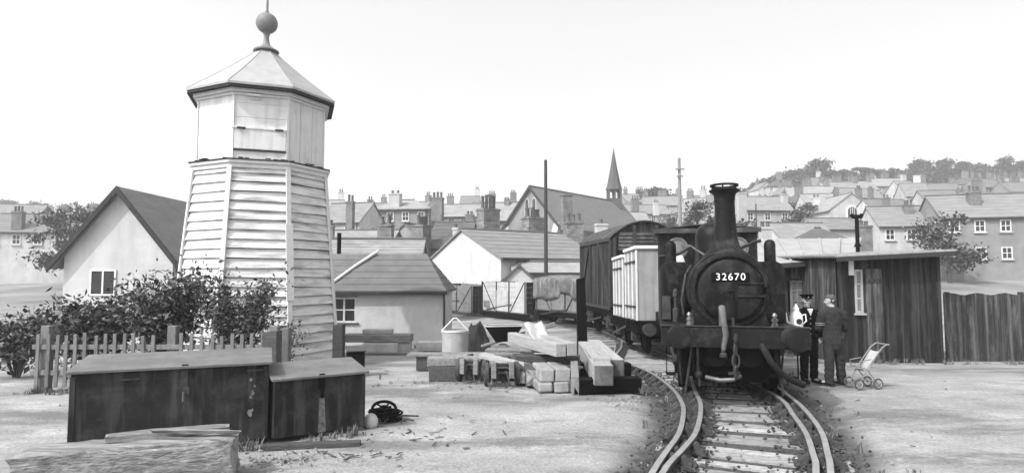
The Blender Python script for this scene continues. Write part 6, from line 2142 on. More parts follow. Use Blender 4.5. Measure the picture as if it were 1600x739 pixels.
def visitor():
    p = G(1304, 602)
    g = gz(p.x, p.y)
    t = thing("person", "man in grey suit standing with his back turned, bare greying head, beside the pushchair", "person", (p.x, p.y, g), R(0))
    s = (P(1301, 459, p.y).z - g) / 1.77
    fw = Vector((-.75, .62, -.08))
    b = MB()
    c, f, r_, u = head(b, (-.03, -.0, 1.63), fw, 1.0)
    capsule(b, (.0, .0, 1.44), (-.015, .0, 1.57), .06, .057)
    capsule(b, (0, 0, .98), (0.01, 0, 1.36), .13, .15, flat=.72, ax=(1, 0, 0))
    legs = {-1: [(-.085, 0, .92), (-.10, -.03, .5), (-.10, .0, .09)], 1: [(.085, 0, .92), (.14, .04, .50), (.20, .10, .09)]}
    for k in (-1, 1):
        chain(b, legs[k], [.09, .06, .042])
        q = Vector(legs[k][2]); capsule(b, q + Vector((.02, -.03, -.03)), q + Vector((-.07, .10, -.045)), .045, .036)
    la = [(-.20, .0, 1.37), (-.26, .03, 1.11), (-.19, .24, 1.06)]
    ra = [(.21, .0, 1.36), (.27, .05, 1.10), (.14, .24, 1.03)]
    for a in (la, ra): chain(b, a, [.062, .046, .034])
    hand(b, la[2], (.3, 1, .1), (1, 0, .1), 1.0, .6, 1); hand(b, ra[2], (-.3, 1, .2), (-1, 0, .1), 1.0, .6, -1)
    body = fuse(b, "body", M["skin"], t, .0085, 3)
    eyes(body, c, f, r_, u, 1.0)
    b = MB()
    chain(b, [(0, 0, .88), (0, 0, 1.15), (0.005, 0, 1.34)], [.19, .175, .20], flat=.7, ax=(1, .1, 0))
    capsule(b, (-.16, 0, 1.385), (.165, 0, 1.38), .085, .085)
    capsule(b, (0, -.0, .80), (0, 0, .92), .195, .185, flat=.72, ax=(1, 0, 0))
    for a in (la, ra): chain(b, [a[0], a[1], Vector(a[1]).lerp(Vector(a[2]), .9)], [.088, .070, .054])
    jk = fuse(b, "jacket", M["tweed"], t, .011, 4, folds=.013)
    b = MB(); 
    for z in (1.20, 1.165): b.lathe([(.086, z), (.088, z + .012)], (-.235, .015, 0), "z", 16, cap=False)
    b.build("armband_stripe", M["galv"], jk)
    b = MB(); chain(b, [(-.05, -.05, 1.475), (.04, -.055, 1.475), (.07, .02, 1.47)], [.022, .022, .02], n=8); chain(b, [(-.05, -.05, 1.475), (-.08, .02, 1.47)], [.022, .02], n=8)
    fuse(b, "collar", M["linen"], t, .007, 2)
    b = MB()
    for k in (-1, 1): chain(b, legs[k], [.118, .092, .084])
    capsule(b, (-.05, 0, .92), (.05, 0, .92), .14, .14, flat=.85)
    fuse(b, "trousers", M["tweed_dark"], t, .011, 4, folds=.013)
    for k in (-1, 1):
        q = Vector(legs[k][2])
        b = MB(); chain(b, [q + Vector((.03, -.05, -.045)), q + Vector((-.02, .03, -.045)), q + Vector((-.085, .13, -.05))], [.052, .05, .042], flat=.85)
        fuse(b, "shoe", M["shoe"], t, .010, 2)
    b = MB()
    capsule(b, c - f * .025 + u * .05, c + f * .01 + u * .062, .086, .076, n=16)
    capsule(b, c - f * .058 + u * .005, c - f * .05 - u * .03, .058, .045, n=14)
    for k in (-1, 1): capsule(b, c + r_ * k * .06 - f * .02 + u * .02, c + r_ * k * .058 - f * .03 - u * .015, .026, .018, n=10)
    fuse(b, "hair", M["hair"], t, .009, 2)
    t.scale = (s, s, s)
visitor()
# ------------------------------------------------------------------ the town on the hillside
def local(t, p):
    d = Vector(p) - t.location
    d.rotate(Matrix.Rotation(-t.rotation_euler.z, 3, "Z"))
    return d

def add_chimney(t, px, py_top, py_base, wpx, Y, pots=3, m="brick", potpx=None, cap=True, depth=.75):
    """stack whose top and width are read off the photograph at depth Y"""
    a, c_ = P(px - wpx / 2, py_top, Y), P(px + wpx / 2, py_top, Y)
    zt, zb_ = a.z, P(px, py_base, Y).z
    w_ = c_.x - a.x
    o = local(t, ((a.x + c_.x) / 2, Y, 0))
    zt -= t.location.z; zb_ -= t.location.z
    ph = (potpx or wpx * .55) / FPX * Y if pots else 0
    zs = zt - ph
    d_ = w_ * depth
    b = MB(); b.X = Matrix.Translation((o.x, o.y, 0))
    b.box(-w_ / 2, w_ / 2, -d_ / 2, d_ / 2, zb_ - .6, zs - .16)
    if cap:
        b.box(-w_ / 2 - .06, w_ / 2 + .06, -d_ / 2 - .06, d_ / 2 + .06, zs - .158, zs - .06); b.box(-w_ / 2 - .02, w_ / 2 + .02, -d_ / 2 - .02, d_ / 2 + .02, zs - .058, zs)
    else: b.box(-w_ / 2 + .003, w_ / 2 - .003, -d_ / 2 + .003, d_ / 2 - .003, zs - .16, zs)
    ch = b.build("chimney", M[m], t)
    for k in range(pots):
        x = o.x + (k + .5 - pots / 2) * w_ / pots
        r_ = min(.17, w_ / pots * .36)
        hh = ph * rng.uniform(.8, 1.0)
        b = MB(); b.lathe([(r_ * 1.08, zs + .002), (r_, zs + hh * .15), (r_ * .86, zs + hh * .8), (r_ * 1.05, zs + hh * .86), (r_ * 1.05, zs + hh), (r_ * .7, zs + hh), (r_ * .7, zs + hh * .5)], (x, o.y + rng.uniform(-.06, .06), 0), n=10, cap=False)
        b.build("pot", M["pot"], ch, smooth=40)
    return ch

def house(label, px, ey, Y, w_, d_, rh, rot=0, wall="render_pale", roof="slate_pale", hip=False, wins=3, floors=1, gwins=1, chim=(), ov=.22, cat="house", name="house", anchor="c", winh=1.15, base=-2.0, door=False):
    """px, ey: pixel of the middle of the front eave (anchor c) or the foot of the near gable's apex (anchor g, left end)"""
    p = P(px, ey, Y)
    ra = R(rot)
    ax, ay = Vector((math.cos(ra), math.sin(ra))), Vector((-math.sin(ra), math.cos(ra)))
    c_ = Vector((p.x, Y)) + (ay * d_ / 2 if anchor == "c" else ax * w_ / 2)
    g0 = gz(c_.x, c_.y)
    t = thing(name, label, cat, (c_.x, c_.y, g0), ra)
    ez = p.z - g0
    hw, hd = w_ / 2, d_ / 2
    b = MB()
    if hip:
        b.box(-hw, hw, -hd, hd, base, ez)
    else:
        b.prism([(-hd, base), (hd, base), (hd, ez), (0, ez + rh - .06), (-hd, ez)], -hw, hw, "yz")
    b.build("wall", M[wall], t)
    th = .10
    sl = rh / hd
    b = MB()
    if hip:
        e0 = ez - ov * sl + .06
        hipx = max(.01, hw - hd * .9)
        A_ = [(-hw - ov, -hd - ov, e0), (hw + ov, -hd - ov, e0), (hw + ov, hd + ov, e0), (-hw - ov, hd + ov, e0)]
        lo = [b.v(q) for q in A_]; up = [b.v((q[0], q[1], q[2] + th)) for q in A_]
        r1, r2 = b.v((-hipx, 0, ez + rh)), b.v((hipx, 0, ez + rh))
        for k in range(4): b.face([lo[k], lo[(k + 1) % 4], up[(k + 1) % 4], up[k]])
        b.face(lo[::-1]); b.face([up[0], up[1], r2, r1]); b.face([up[1], up[2], r2]); b.face([up[2], up[3], r1, r2]); b.face([up[3], up[0], r1])
        b.build("roof", M[roof], t)
    else:
        for s_ in (-1, 1):
            b = MB()
            y1, z1 = s_ * (hd + ov), ez - ov * sl
            pr = [(0, ez + rh - .03), (y1, z1 - .03), (y1, z1 + th), (0, ez + rh + th)]
            x_ = hw + .14
            b.prism(pr, -x_, x_, "yz")
            n = 7                                       # laps of the slates
            for k in range(1, n):
                f = k / n
                yy, zz = y1 * (1 - f), z1 + th + (ez + rh - z1) * f
                b.hexa([(-x_, yy - s_ * .0, zz + .0), (x_, yy, zz), (x_, yy - s_ * .5 * hd / n, zz + .5 * hd / n * sl), (-x_, yy - s_ * .5 * hd / n, zz + .5 * hd / n * sl),
                        (-x_, yy, zz + .025), (x_, yy, zz + .025), (x_, yy - s_ * .5 * hd / n, zz + .5 * hd / n * sl + .004), (-x_, yy - s_ * .5 * hd / n, zz + .5 * hd / n * sl + .004)])
            b.build("roof", M[roof], t)
    b = MB()
    if hip: b.tube([(-hipx, 0, ez + rh + .04), (hipx, 0, ez + rh + .04)], .09, 6)
    else: b.tube([(-hw - .16, 0, ez + rh + th + .01), (hw + .16, 0, ez + rh + th + .01)], .10, 6)
    b.build("ridge", M["ridge_tile"], t)
    b = MB(); b.box(-hw - .05, hw + .05, -hd - ov - .10, -hd - ov - .005, ez - ov * sl - .10, ez - ov * sl + .05); b.build("gutter", M["tar"], t)
    if Y < 125 and wins:
        b = MB(); xx = hw - .25; b.tube([(xx, -hd - ov - .05, ez - ov * sl - .05), (xx, -hd - .07, ez - ov * sl - .35), (xx, -hd - .07, -1)], .06, 6); b.build("downpipe", M["tar"], t)
    def win(x0, x1, y, z0, z1, side):
        if side == "f":
            Q = lambda a, c, d0, d1, e, f: (a, c, y - d1, y - d0, e, f)
        else:
            Q = lambda a, c, d0, d1, e, f: (y - d1, y - d0, a, c, e, f) if side < 0 else (y + d0, y + d1, a, c, e, f)
        f = MB(); k = .09
        f.box(*Q(x0, x1, .002, .08, z1 - k, z1)); f.box(*Q(x0, x1, .002, .10, z0, z0 + k)); f.box(*Q(x0, x0 + k, .003, .078, z0 + k, z1 - k)); f.box(*Q(x1 - k, x1, .003, .078, z0 + k, z1 - k))
        f.box(*Q((x0 + x1) / 2 - .03, (x0 + x1) / 2 + .03, .01, .06, z0 + k, z1 - k)); f.box(*Q(x0 + k, x1 - k, .012, .058, (z0 + z1) / 2 - .03, (z0 + z1) / 2 + .03))
        wo = f.build("window", M["white_trim"], t)
        f = MB(); f.box(*Q(x0 - .1, x1 + .1, .002, .16, z0 - .12, z0 - .003)); f.build("sill", M["stone_slab"], wo)
        g = MB(); g.box(*Q(x0 + .03, x1 - .03, .004, .02, z0 + .03, z1 - .03)); g.build("pane", M["glass"], wo)
    for fl in range(floors):
        z1 = ez - .35 - fl * 2.6
        for k in range(wins):
            x = -hw + w_ * (k + .5) / wins
            win(x - .45, x + .45, -hd, z1 - winh, z1, "f")
        if gwins and not hip:
            for k in range(gwins):
                y = -hd + d_ * (k + .5) / gwins
                win(y - .42, y + .42, -hw, z1 - winh, z1, -1)
                win(y - .42, y + .42, hw, z1 - winh, z1, 1)
    for c in chim: add_chimney(t, *c[:5], **(c[5] if len(c) > 5 else {}))
    return t

# --- middle distance, behind the hut and the wagons
house("low slate roofed house directly behind the white hut's roof", 560, 404, 29.5, 5.9, 3.4, .95, 3, "render_pale", "slate_pale", wins=0, gwins=0)
house("white limewashed house with broad blank gable above the pale wagon", 722, 405, 40, 8.2, 9.4, 1.9, 34, "limewash", "slate_mid", wins=0, gwins=0, anchor="g",
      chim=((763, 303, 366, 29, 43, dict(pots=4, m="stone", potpx=24)), (832, 324, 378, 30, 45.5, dict(pots=3, m="stone", potpx=16))))
house("tiny white outhouse gable with dark verges, just above the pale wagon", 811, 441, 35.5, 1.0, 2.1, .95, 90, "limewash", "slate_dark", wins=0, gwins=0, ov=.08, anchor="g")
house("long low white outbuilding with pale roof behind the sheeted wagon", 868, 424, 36.3, 5.0, 1.7, .5, 8, "limewash", "shed_roof", wins=0, gwins=0, base=-1.0)
house("slate roofed terrace house beyond the telegraph pole, below the chapel", 885, 410, 52, 9.2, 6.0, 2.1, 12, "render_pale", "slate_pale", wins=0, gwins=0,
      chim=((896, 333, 385, 26, 50.5, dict(pots=3, m="stone", potpx=14)), (939, 343, 385, 17, 50.5, dict(pots=1, m="render_pale", potpx=7)), (885, 304, 372, 15, 53, dict(pots=0, m="brick", depth=1.0)), (876, 358, 414, 14, 46, dict(pots=1, m="brick", potpx=13, depth=1.0))))
house("low slate cottage behind the white hut, its ridge just right of the tower", 548, 384, 46, 6.0, 4.6, 1.25, -4, "render_grey", "slate_pale", wins=3, gwins=0,
      chim=((603, 336, 384, 22, 44.6, dict(pots=2, m="stone", potpx=15)), (517, 344, 384, 10, 45, dict(pots=1, m="brick", potpx=8))))
house("small house turning its gable with pale verge boards, left of the tall brick stack", 632, 381, 50, 6.5, 4.4, 1.6, 68, "render_grey", "slate_mid", wins=0, gwins=1, anchor="g",
      chim=((659, 336, 388, 26, 47.5, dict(pots=3, m="brick", potpx=16)),))
house("dark slate roof sloping down to the left of the white gable", 700, 386, 48, 3.2, 5.0, 2.1, -8, "render_grey", "slate_dark", wins=0, gwins=0,
      chim=((712, 350, 372, 8, 46.5, dict(pots=1, m="render_pale", potpx=6)),))
house("pale gabled house with narrow chimney immediately right of the tower", 528, 347, 66, 5.2, 6.0, 2.3, -16, "render_pale", "slate_pale", wins=2, gwins=1, floors=1,
      chim=((548, 304, 352, 11, 62, dict(pots=2, m="brick", potpx=11)),))
house("large hipped villa with wide eaves on the skyline between tower and chapel", 622, 327, 76, 8.0, 6.5, 1.55, -9, "render_grey", "slate_pale", hip=True, wins=4, floors=2,
      chim=((618, 297, 322, 17, 77, dict(pots=2, m="render_pale", potpx=6)), (684, 299, 338, 17, 74, dict(pots=3, m="brick", potpx=10))))
house("terrace of pale houses stepping right from the hipped villa", 715, 338, 84, 7.0, 6.0, 1.9, -6, "render_pale", "slate_pale", wins=4, floors=2, gwins=0,
      chim=((734, 330, 362, 12, 80, dict(pots=2, m="brick", potpx=5)),))
house("pale slated house showing a broad roof left of the chapel gable", 775, 344, 92, 8.0, 7.0, 3.0, -4, "render_grey", "slate_pale", wins=3, floors=1, gwins=0,
      chim=((792, 308, 322, 8, 95, dict(pots=2, m="brick", potpx=3)),))

# --- the chapel with its bellcote spire
def chapel():
    Y = 84
    ap, le, re = P(829, 292, Y), P(785, 352, Y + 1.2), P(881, 357, Y - 1.2)
    far = P(970, 316, 103)
    ax = Vector((far.x - ap.x, far.y - ap.y)); L_ = ax.length; ax.normalize()
    ang = math.atan2(ax.y, ax.x)
    c_ = Vector((ap.x, Y)) + ax * L_ / 2
    g0 = gz(c_.x, c_.y)
    t = thing("chapel", "grey stone chapel with steep slate roof, lancet windows and slender bellcote spire", "chapel", (c_.x, c_.y, g0), ang)
    ez, za = (le.z + re.z) / 2 - g0, ap.z - g0
    hd = 4.9; hw = L_ / 2
    b = MB(); b.prism([(-hd, -6), (hd, -6), (hd, ez), (0, za - .25), (-hd, ez)], -hw, hw, "yz"); b.build("wall", M["render_grey"], t)
    sl = (za - ez) / hd
    for s_ in (-1, 1):
        b = MB(); b.prism([(0, za - .12), (s_ * (hd + .45), ez - .45 * sl - .12), (s_ * (hd + .45), ez - .45 * sl + .08), (0, za + .08)], -hw - .25, hw + .2, "yz"); b.build("roof", M["slate_mid"], t)
        b = MB(); b.prism([(0, za - .3), (s_ * (hd + .5), ez - .5 * sl - .3), (s_ * (hd + .5), ez - .5 * sl + .14), (0, za + .14)], -hw - .42, -hw - .26, "yz"); b.build("verge", M["tar"], t)
    b = MB(); b.tube([(-hw - .3, 0, za + .1), (hw + .2, 0, za + .1)], .14, 8); b.build("ridge", M["ridge_tile"], t)
    for y in (-.62, .62):
        def lancet(w_, z0, z1): return [(y - w_, z0), (y + w_, z0), (y + w_, z1 - w_ * 1.5), (y + w_ * .6, z1 - w_ * .5), (y, z1), (y - w_ * .6, z1 - w_ * .5), (y - w_, z1 - w_ * 1.5)]
        z0, z1 = za - 4.1, za - 1.5
        wo = MB().prism(lancet(.38, z0, z1), -hw - .06, -hw - .004, "yz").build("lancet_window", M["stone_slab"], t)
        MB().prism(lancet(.27, z0 + .1, z1 - .15), -hw - .09, -hw - .062, "yz").build("pane", M["glass"], wo)
    for y in (-hd + .5, hd - .5):
        b = MB(); b.prism([(-hw - .8, -6), (-hw - .01, -6), (-hw - .01, ez + .3), (-hw - .3, ez - .4), (-hw - .8, ez - 1.6)], y - .45, y + .45, "xz"); b.build("buttress", M["render_pale"], t)
    # bellcote
    q = local(t, P(959.5, 316, 101.5)); q.z = 0
    u = 101.5 / FPX
    z0, z1, z2 = za - 1.2, P(959.5, 297, 101.5).z - g0, P(959.5, 231, 101.5).z - g0
    w_ = 11.0 * u
    b = MB(); b.X = Matrix.Translation(q) @ Matrix.Rotation(-ang, 4, "Z")
    b.box(-w_ * .95, w_ * .95, -w_ * .95, w_ * .95, z0, za + .5)
    for x in (-1, 0, 1):
        for y in (-1, 0, 1):
            if x or y: b.box(x * w_ * .82 - .13, x * w_ * .82 + .13, y * w_ * .82 - .13, y * w_ * .82 + .13, za + .5, z1 - .02)
    for s_ in (-1, 1):
        for e in (-.41, .41):                       # little arched heads between the posts
            b.prism([(e * w_ - w_ * .36, z1 - .02), (e * w_ - w_ * .36, z1 - .5), (e * w_ - w_ * .2, z1 - .22), (e * w_ + w_ * .2, z1 - .22), (e * w_ + w_ * .36, z1 - .5), (e * w_ + w_ * .36, z1 - .02)], s_ * w_ * .82 - .06, s_ * w_ * .82 + .06, "xz")
    bc = b.build("bellcote", M["spire_shingle"], t)
    b = MB(); b.X = Matrix.Translation(q) @ Matrix.Rotation(-ang, 4, "Z")
    pr = [(1.30, 0), (1.22, .35), (1.0, 1.0), (.62, 3.0)]
    hh = z2 - z1
    rings = []
    for f, r_ in ((0, 1.16), (.03, 1.10), (.12, .93), (.5, .49), (.9, .10), (1, .01)):
        rings.append([b.v((w_ * r_ * math.cos(PI / 8 + PI / 4 * k) * 1.06, w_ * r_ * math.sin(PI / 8 + PI / 4 * k) * 1.06, z1 + hh * f)) for k in range(8)])
    for i in range(len(rings) - 1):
        for k in range(8): b.face([rings[i][k], rings[i][(k + 1) % 8], rings[i + 1][(k + 1) % 8], rings[i + 1][k]])
    b.face(rings[0][::-1])
    b.build("spire", M["spire_shingle"], bc)
    b = MB(); b.X = Matrix.Translation(q); b.lathe([(.10, z1 + .1 - .9), (.35, z1 - .85), (.30, z1 - .5), (.1, z1 - .3)], n=12); b.build("bell", M["dark_iron"], bc, smooth=40)
chapel()

# --- right hand side
house("house whose stout pale stack rises right behind the locomotive's cab", 1175, 398, 44, 7.0, 5.0, 1.0, 0, "render_pale", "slate_pale", wins=2, gwins=0,
      chim=((1195, 346, 402, 16, 42, dict(pots=2, m="render_pale", potpx=9)),))
house("white house with long slate roof on the slope above the lean-to shed", 1199, 328, 86, 7.6, 6.0, 2.2, 4, "render_pale", "slate_pale", wins=3, floors=2, gwins=2,
      chim=((1158, 296, 350, 13, 82, dict(pots=2, m="render_pale", potpx=6)), (1178, 346, 380, 11, 80, dict(pots=2, m="brick", potpx=8)), (1225, 300, 318, 9, 88, dict(pots=2, m="render_pale", potpx=3))))
house("low pale roofed house just above the shed's bleached roof", 1262, 372, 58, 5.2, 5.0, 1.55, 0, "render_pale", "slate_pale", wins=0, gwins=0)
house("dark hipped outhouse roof before the low pale house", 1290, 374, 50, 3.4, 3.2, 1.05, -6, "render_grey", "slate_dark", hip=True, wins=0, base=-1.5)
house("white walled house under a slate roof beside the square brick stack", 1320, 358, 66, 6.0, 5.0, 1.3, 3, "render_pale", "slate_pale", wins=0, gwins=0,
      chim=((1349, 345, 384, 17, 52, dict(pots=2, m="brick", potpx=8, depth=1.0)),))
def arch_house():
    t = house("gabled school with a round arched window at the right of the hillside", 1331, 327, 94, 7.5, 6.8, 2.5, 90, "render_pale", "slate_pale", wins=0, gwins=0, anchor="g", ov=.35)
    ez = P(1331, 327, 94).z - t.location.z
    y = 0
    def arch(r_, z0, z1): return [(y - r_, z0), (y + r_, z0)] + [(y + r_ * math.cos(R(a)), z1 + r_ * math.sin(R(a))) for a in range(0, 181, 15)]
    hw = 3.75
    zc = P(1331, 330, 94).z - t.location.z
    wo = MB().prism(arch(.95, zc - 1.1, zc), -hw - .10, -hw - .003, "yz").build("arched_window", M["white_trim"], t)
    MB().prism(arch(.68, zc - 1.0, zc), -hw - .13, -hw - .102, "yz").build("pane", M["glass"], wo)
    for k in (-.3, .0, .3): MB().box(-hw - .16, -hw - .132, k - .03, k + .03, zc - 1.0, zc + .6).build("glazing_bar", M["white_trim"], wo)
arch_house()
house("pale house with two stacks left of the arched school, higher up", 1285, 316, 112, 6.0, 5.5, 1.8, -8, "render_pale", "slate_pale", wins=3, gwins=1,
      chim=((1275, 304, 330, 10, 105, dict(pots=2, m="render_pale", potpx=5)), (1306, 292, 318, 7, 108, dict(pots=2, m="brick", potpx=4))))
house("slate roofed terrace at the frame's right edge above the arched school", 1352, 309, 120, 8.5, 6.0, 2.2, 6, "render_grey", "slate_pale", wins=4, gwins=0,
      chim=((1341, 290, 315, 8, 118, dict(pots=2, m="brick", potpx=5)), (1360, 291, 315, 7, 118, dict(pots=2, m="brick", potpx=4))))
house("pale row of cottages on the hill between the chapel spire and the locomotive", 1012, 334, 120, 9.5, 6.0, 2.0, 8, "render_pale", "slate_pale", wins=4, gwins=0,
      chim=((992, 306, 326, 11, 118, dict(pots=3, m="brick", potpx=5)), (1025, 312, 332, 8, 118, dict(pots=2, m="render_pale", potpx=5))))
house("pale slated house close behind the chapel's rear end", 990, 350, 112, 7.0, 6.0, 2.4, 10, "render_pale", "slate_pale", wins=2, gwins=1)
house("house with a dark doorway on the slope right of the pale pole", 1110, 352, 78, 7.0, 5.5, 1.8, -5, "render_pale", "slate_pale", wins=3, gwins=0,
      chim=((1128, 318, 345, 9, 76, dict(pots=2, m="brick", potpx=6)),))
# left of the tower and beyond the old frame on both sides
house("grey slated house glimpsed left of the tower over the cottage's slope", 262, 366, 62, 5.5, 5.0, 1.5, 12, "render_grey", "slate_mid", wins=2, gwins=1,
      chim=((279, 350, 392, 12, 52, dict(pots=1, m="brick", potpx=8)),))
house("pale house with twin gable stacks far up behind the cottage", 250, 344, 98, 6.0, 5.5, 1.5, -6, "render_pale", "slate_pale", wins=3, gwins=1,
      chim=((243, 326, 345, 7, 96, dict(pots=2, m="brick", potpx=4)),))
house("long slated terrace left of the white cottage's chimneyless gable", 60, 362, 70, 11.0, 6.0, 2.2, 10, "render_pale", "slate_mid", wins=5, gwins=1,
      chim=((30, 322, 356, 14, 70, dict(pots=3, m="brick", potpx=9)), (95, 326, 356, 14, 70, dict(pots=3, m="brick", potpx=9))))
house("grey house behind the long terrace at the far left", 15, 338, 100, 8.0, 6.0, 2.2, 14, "render_grey", "slate_pale", wins=3, gwins=1)
house("slated house behind the board fence, right of the sheds", 1440, 352, 62, 8.0, 6.0, 2.2, -10, "render_pale", "slate_mid", wins=4, gwins=1,
      chim=((1418, 312, 345, 13, 64, dict(pots=3, m="brick", potpx=8)),))
house("tall grey house at the far right above the board fence", 1550, 338, 58, 8.5, 6.5, 2.4, -14, "render_grey", "slate_mid", wins=4, floors=2, gwins=2,
      chim=((1520, 290, 330, 16, 60, dict(pots=3, m="brick", potpx=10)),))
house("pale house on the upper slope, second roof in from the far right", 1490, 316, 100, 8.0, 6.0, 2.3, -8, "render_pale", "slate_pale", wins=3, gwins=1,
      chim=((1500, 292, 316, 9, 98, dict(pots=2, m="brick", potpx=5)),))
house("pale cottage with a square porch on the slope over the right shed", 1400, 330, 90, 6.5, 5.5, 2.0, 5, "render_pale", "slate_pale", wins=3, gwins=1,
      chim=((1384, 304, 330, 9, 90, dict(pots=2, m="brick", potpx=5)),))

# small far houses crowding the upper hillside: a few designs, copied
FG = "far houses crowding the upper hillside"
def far_proto(label, w_, d_, rh, wall, roof, hip, wins, floors, stacks):
    t = house(label, 1250, 305, 150, w_, d_, rh, 0, wall, roof, hip=hip, wins=wins, floors=floors, gwins=0 if hip else 1, base=-4)
    t["group"] = FG
    ez = P(1250, 305, 150).z - t.location.z
    for x, y, hh, np_, m in stacks:
        w2 = .45 * np_ + .25
        b = MB(); b.box(x - w2 / 2, x + w2 / 2, y - .32, y + .32, ez - .4, ez + rh * .5 + hh); b.box(x - w2 / 2 - .07, x + w2 / 2 + .07, y - .39, y + .39, ez + rh * .5 + hh + .002, ez + rh * .5 + hh + .14)
        ch = b.build("chimney", M[m], t)
        for k in range(np_):
            b = MB(); z = ez + rh * .5 + hh + .14; b.lathe([(.16, z + .002), (.12, z + .6), (.15, z + .62), (.15, z + .72)], (x + (k - (np_ - 1) / 2) * .45, y, 0), n=8); b.build("pot", M["pot"], ch)
    return t, ez
PROTO = [far_proto("small pale house with grey slate roof and one end stack, upper hillside", 6.0, 5.2, 2.1, "render_pale", "slate_mid", False, 2, 1, [(2.3, 0, 2.2, 2, "brick")]),
         far_proto("grey semi-detached pair with three dark stacks, upper hillside", 9.5, 5.6, 2.4, "render_grey", "slate_pale", False, 4, 2, [(-4.0, 0, 2.6, 2, "brick"), (0, .6, 2.6, 4, "brick"), (4.0, 0, 2.6, 2, "brick")]),
         far_proto("square hipped house with a tall central stack, upper hillside", 7.0, 6.2, 2.0, "render_pale", "slate_dark", True, 3, 2, [(.5, .3, 2.8, 3, "brick")]),
         far_proto("narrow tall gabled house with pale slates and rear stack, upper hillside", 4.6, 6.6, 2.9, "render_pale", "slate_pale", False, 2, 2, [(1.5, 1.2, 3.2, 2, "render_pale")])]
spots = []
rf = random.Random(77)
for px, py, Y in ((1228, 302, 158), (1272, 296, 165), (1246, 318, 128), (1262, 309, 138), (1310, 302, 150), (1334, 296, 160), (1356, 299, 170), (1215, 294, 175), (1296, 290, 185), (1190, 299, 180),
                  (970, 326, 150), (1035, 322, 150), (1000, 318, 170), (1050, 327, 165), (1075, 322, 150), (1100, 317, 165), (1130, 311, 175), (1148, 318, 150), (1085, 335, 120),
                  (700, 331, 140), (735, 326, 150), (765, 332, 130), (560, 336, 120), (585, 330, 140), (655, 333, 125), (520, 334, 130), (800, 322, 160),
                  (240, 352, 130), (270, 349, 140), (285, 342, 160), (215, 347, 150), (130, 346, 150), (100, 352, 130), (50, 344, 160), (10, 350, 140), (170, 340, 170),
                  (1385, 292, 170), (1410, 300, 150), (1440, 294, 165), (1470, 300, 140), (1505, 292, 165), (1540, 298, 140), (1570, 290, 160), (1590, 300, 135), (1425, 310, 125), (1525, 312, 115)):
    spots.append((px, py, Y))
order = [0, 1, 3, 0, 2, 1, 0, 3, 1, 2]
for i, (px, py, Y) in enumerate(spots):
    k = order[(i * 7 + i // 10) % 10]
    pr, ezp = PROTO[k]
    used = [q for q in spots[:i] if order[(spots.index(q) * 7 + spots.index(q) // 10) % 10] == k]
    o = pr if not used else copy_tree(pr)
    p = P(px, py + rf.uniform(-2, 3), Y)
    o.location = (p.x, Y, max(p.z - ezp, gz(p.x, Y) - 2.2))
    o.rotation_euler = (0, 0, R(rf.choice((0, -4, 8, -12, 80, 97, 22, -30))))

# ------------------------------------------------------------------ poles
def pole(label, px, py_top, Y, r_, m, arms=()):
    p = P(px, py_top, Y); g0 = gz(p.x, Y)
    t = thing("telegraph_pole", label, "pole", (p.x, Y, g0))
    h = p.z - g0
    b = MB(); b.tube([(0, 0, -.2), (0, 0, h * .5), (0, 0, h - .02), (0, 0, h)], [r_ * 1.15, r_, r_ * .82, r_ * .5], 12); b.build("shaft", M[m], t, smooth=40)
    for py, L_ in arms:
        z = P(px, py, Y).z - g0
        b = MB(); b.box(-L_ / 2, L_ / 2, -r_ - .09, -r_ - .005, z - .05, z + .05); am = b.build("cross_arm", M[m], t)
        for k in (-1, 1):
            b = MB(); b.lathe([(.03, z + .05), (.06, z + .10), (.05, z + .2), (.02, z + .24)], (k * L_ * .42, -r_ - .05, 0), n=8); b.build("insulator", M["enamel"], am, smooth=40)
    return t
pole("tall dark telegraph pole standing before the chapel", 852.5, 250, 33, .10, "pole")
pole("pale weathered pole with short cross arms behind the locomotive's cab", 1061, 247, 48, .14, "pole_pale", ((265, .7), (276, .5)))
pole("thin dark post on the slope in front of the white house", 1181, 318, 60, .07, "pole")

# ------------------------------------------------------------------ trees and bushes
def tree_mesh(seed, h, w_, flat=1.0, nleaf=2200, size=.42, clumps=26, lo=.25):
    rr = random.Random(seed)
    tr = MB(); tr.tube([(0, 0, -1), (rr.uniform(-.2, .2), 0, h * .35), (rr.uniform(-.5, .5), rr.uniform(-.3, .3), h * .8)], [h * .035, h * .026, h * .008], 7)
    cl_ = []
    for i in range(clumps):
        a = rr.uniform(0, 2 * PI); zf_ = rr.uniform(lo, 1)
        rad = w_ * (math.sin(PI * min(1, max(.08, (zf_ - lo) / (1 - lo) * .85 + .12))) ** .7) * rr.uniform(.35, 1.0)
        p = Vector((math.cos(a) * rad, math.sin(a) * rad, h * zf_))
        cl_.append((p, rr.uniform(.10, .24) * w_))
        if i % 3 == 0: tr.tube([(0, 0, h * max(.15, zf_ - .35)), p * .6 + Vector((0, 0, p.z * .3)), p], [h * .012, h * .008, h * .003], 5)
    lf = MB()
    for i in range(nleaf):
        c_, s_ = rr.choice(cl_)
        p = c_ + Vector((rr.gauss(0, s_), rr.gauss(0, s_), rr.gauss(0, s_ * .62 * flat)))
        n = Vector((rr.gauss(0, 1), rr.gauss(0, 1), rr.gauss(.6, 1))).normalized(); a = n.orthogonal().normalized(); a.rotate(Matrix.Rotation(rr.uniform(0, 6.28), 3, n)); bb = n.cross(a)
        L_ = size * rr.uniform(.5, 1.3)
        lf.quad(p - a * L_, p + bb * L_ * .5, p + a * L_, p - bb * L_ * .5, 1 if rr.random() < .2 else 0)
    return tr, lf
def tree(label, p, seed, h, w_, group=None, cat="tree", **k):
    t = thing("tree", label, cat, p, 0, group)
    tr, lf = tree_mesh(seed, h, w_, **k)
    tr.build("trunk", M["bark"], t); lf.build("crown", [M["leaf_far"], M["leaf_light"]], t)
    return t
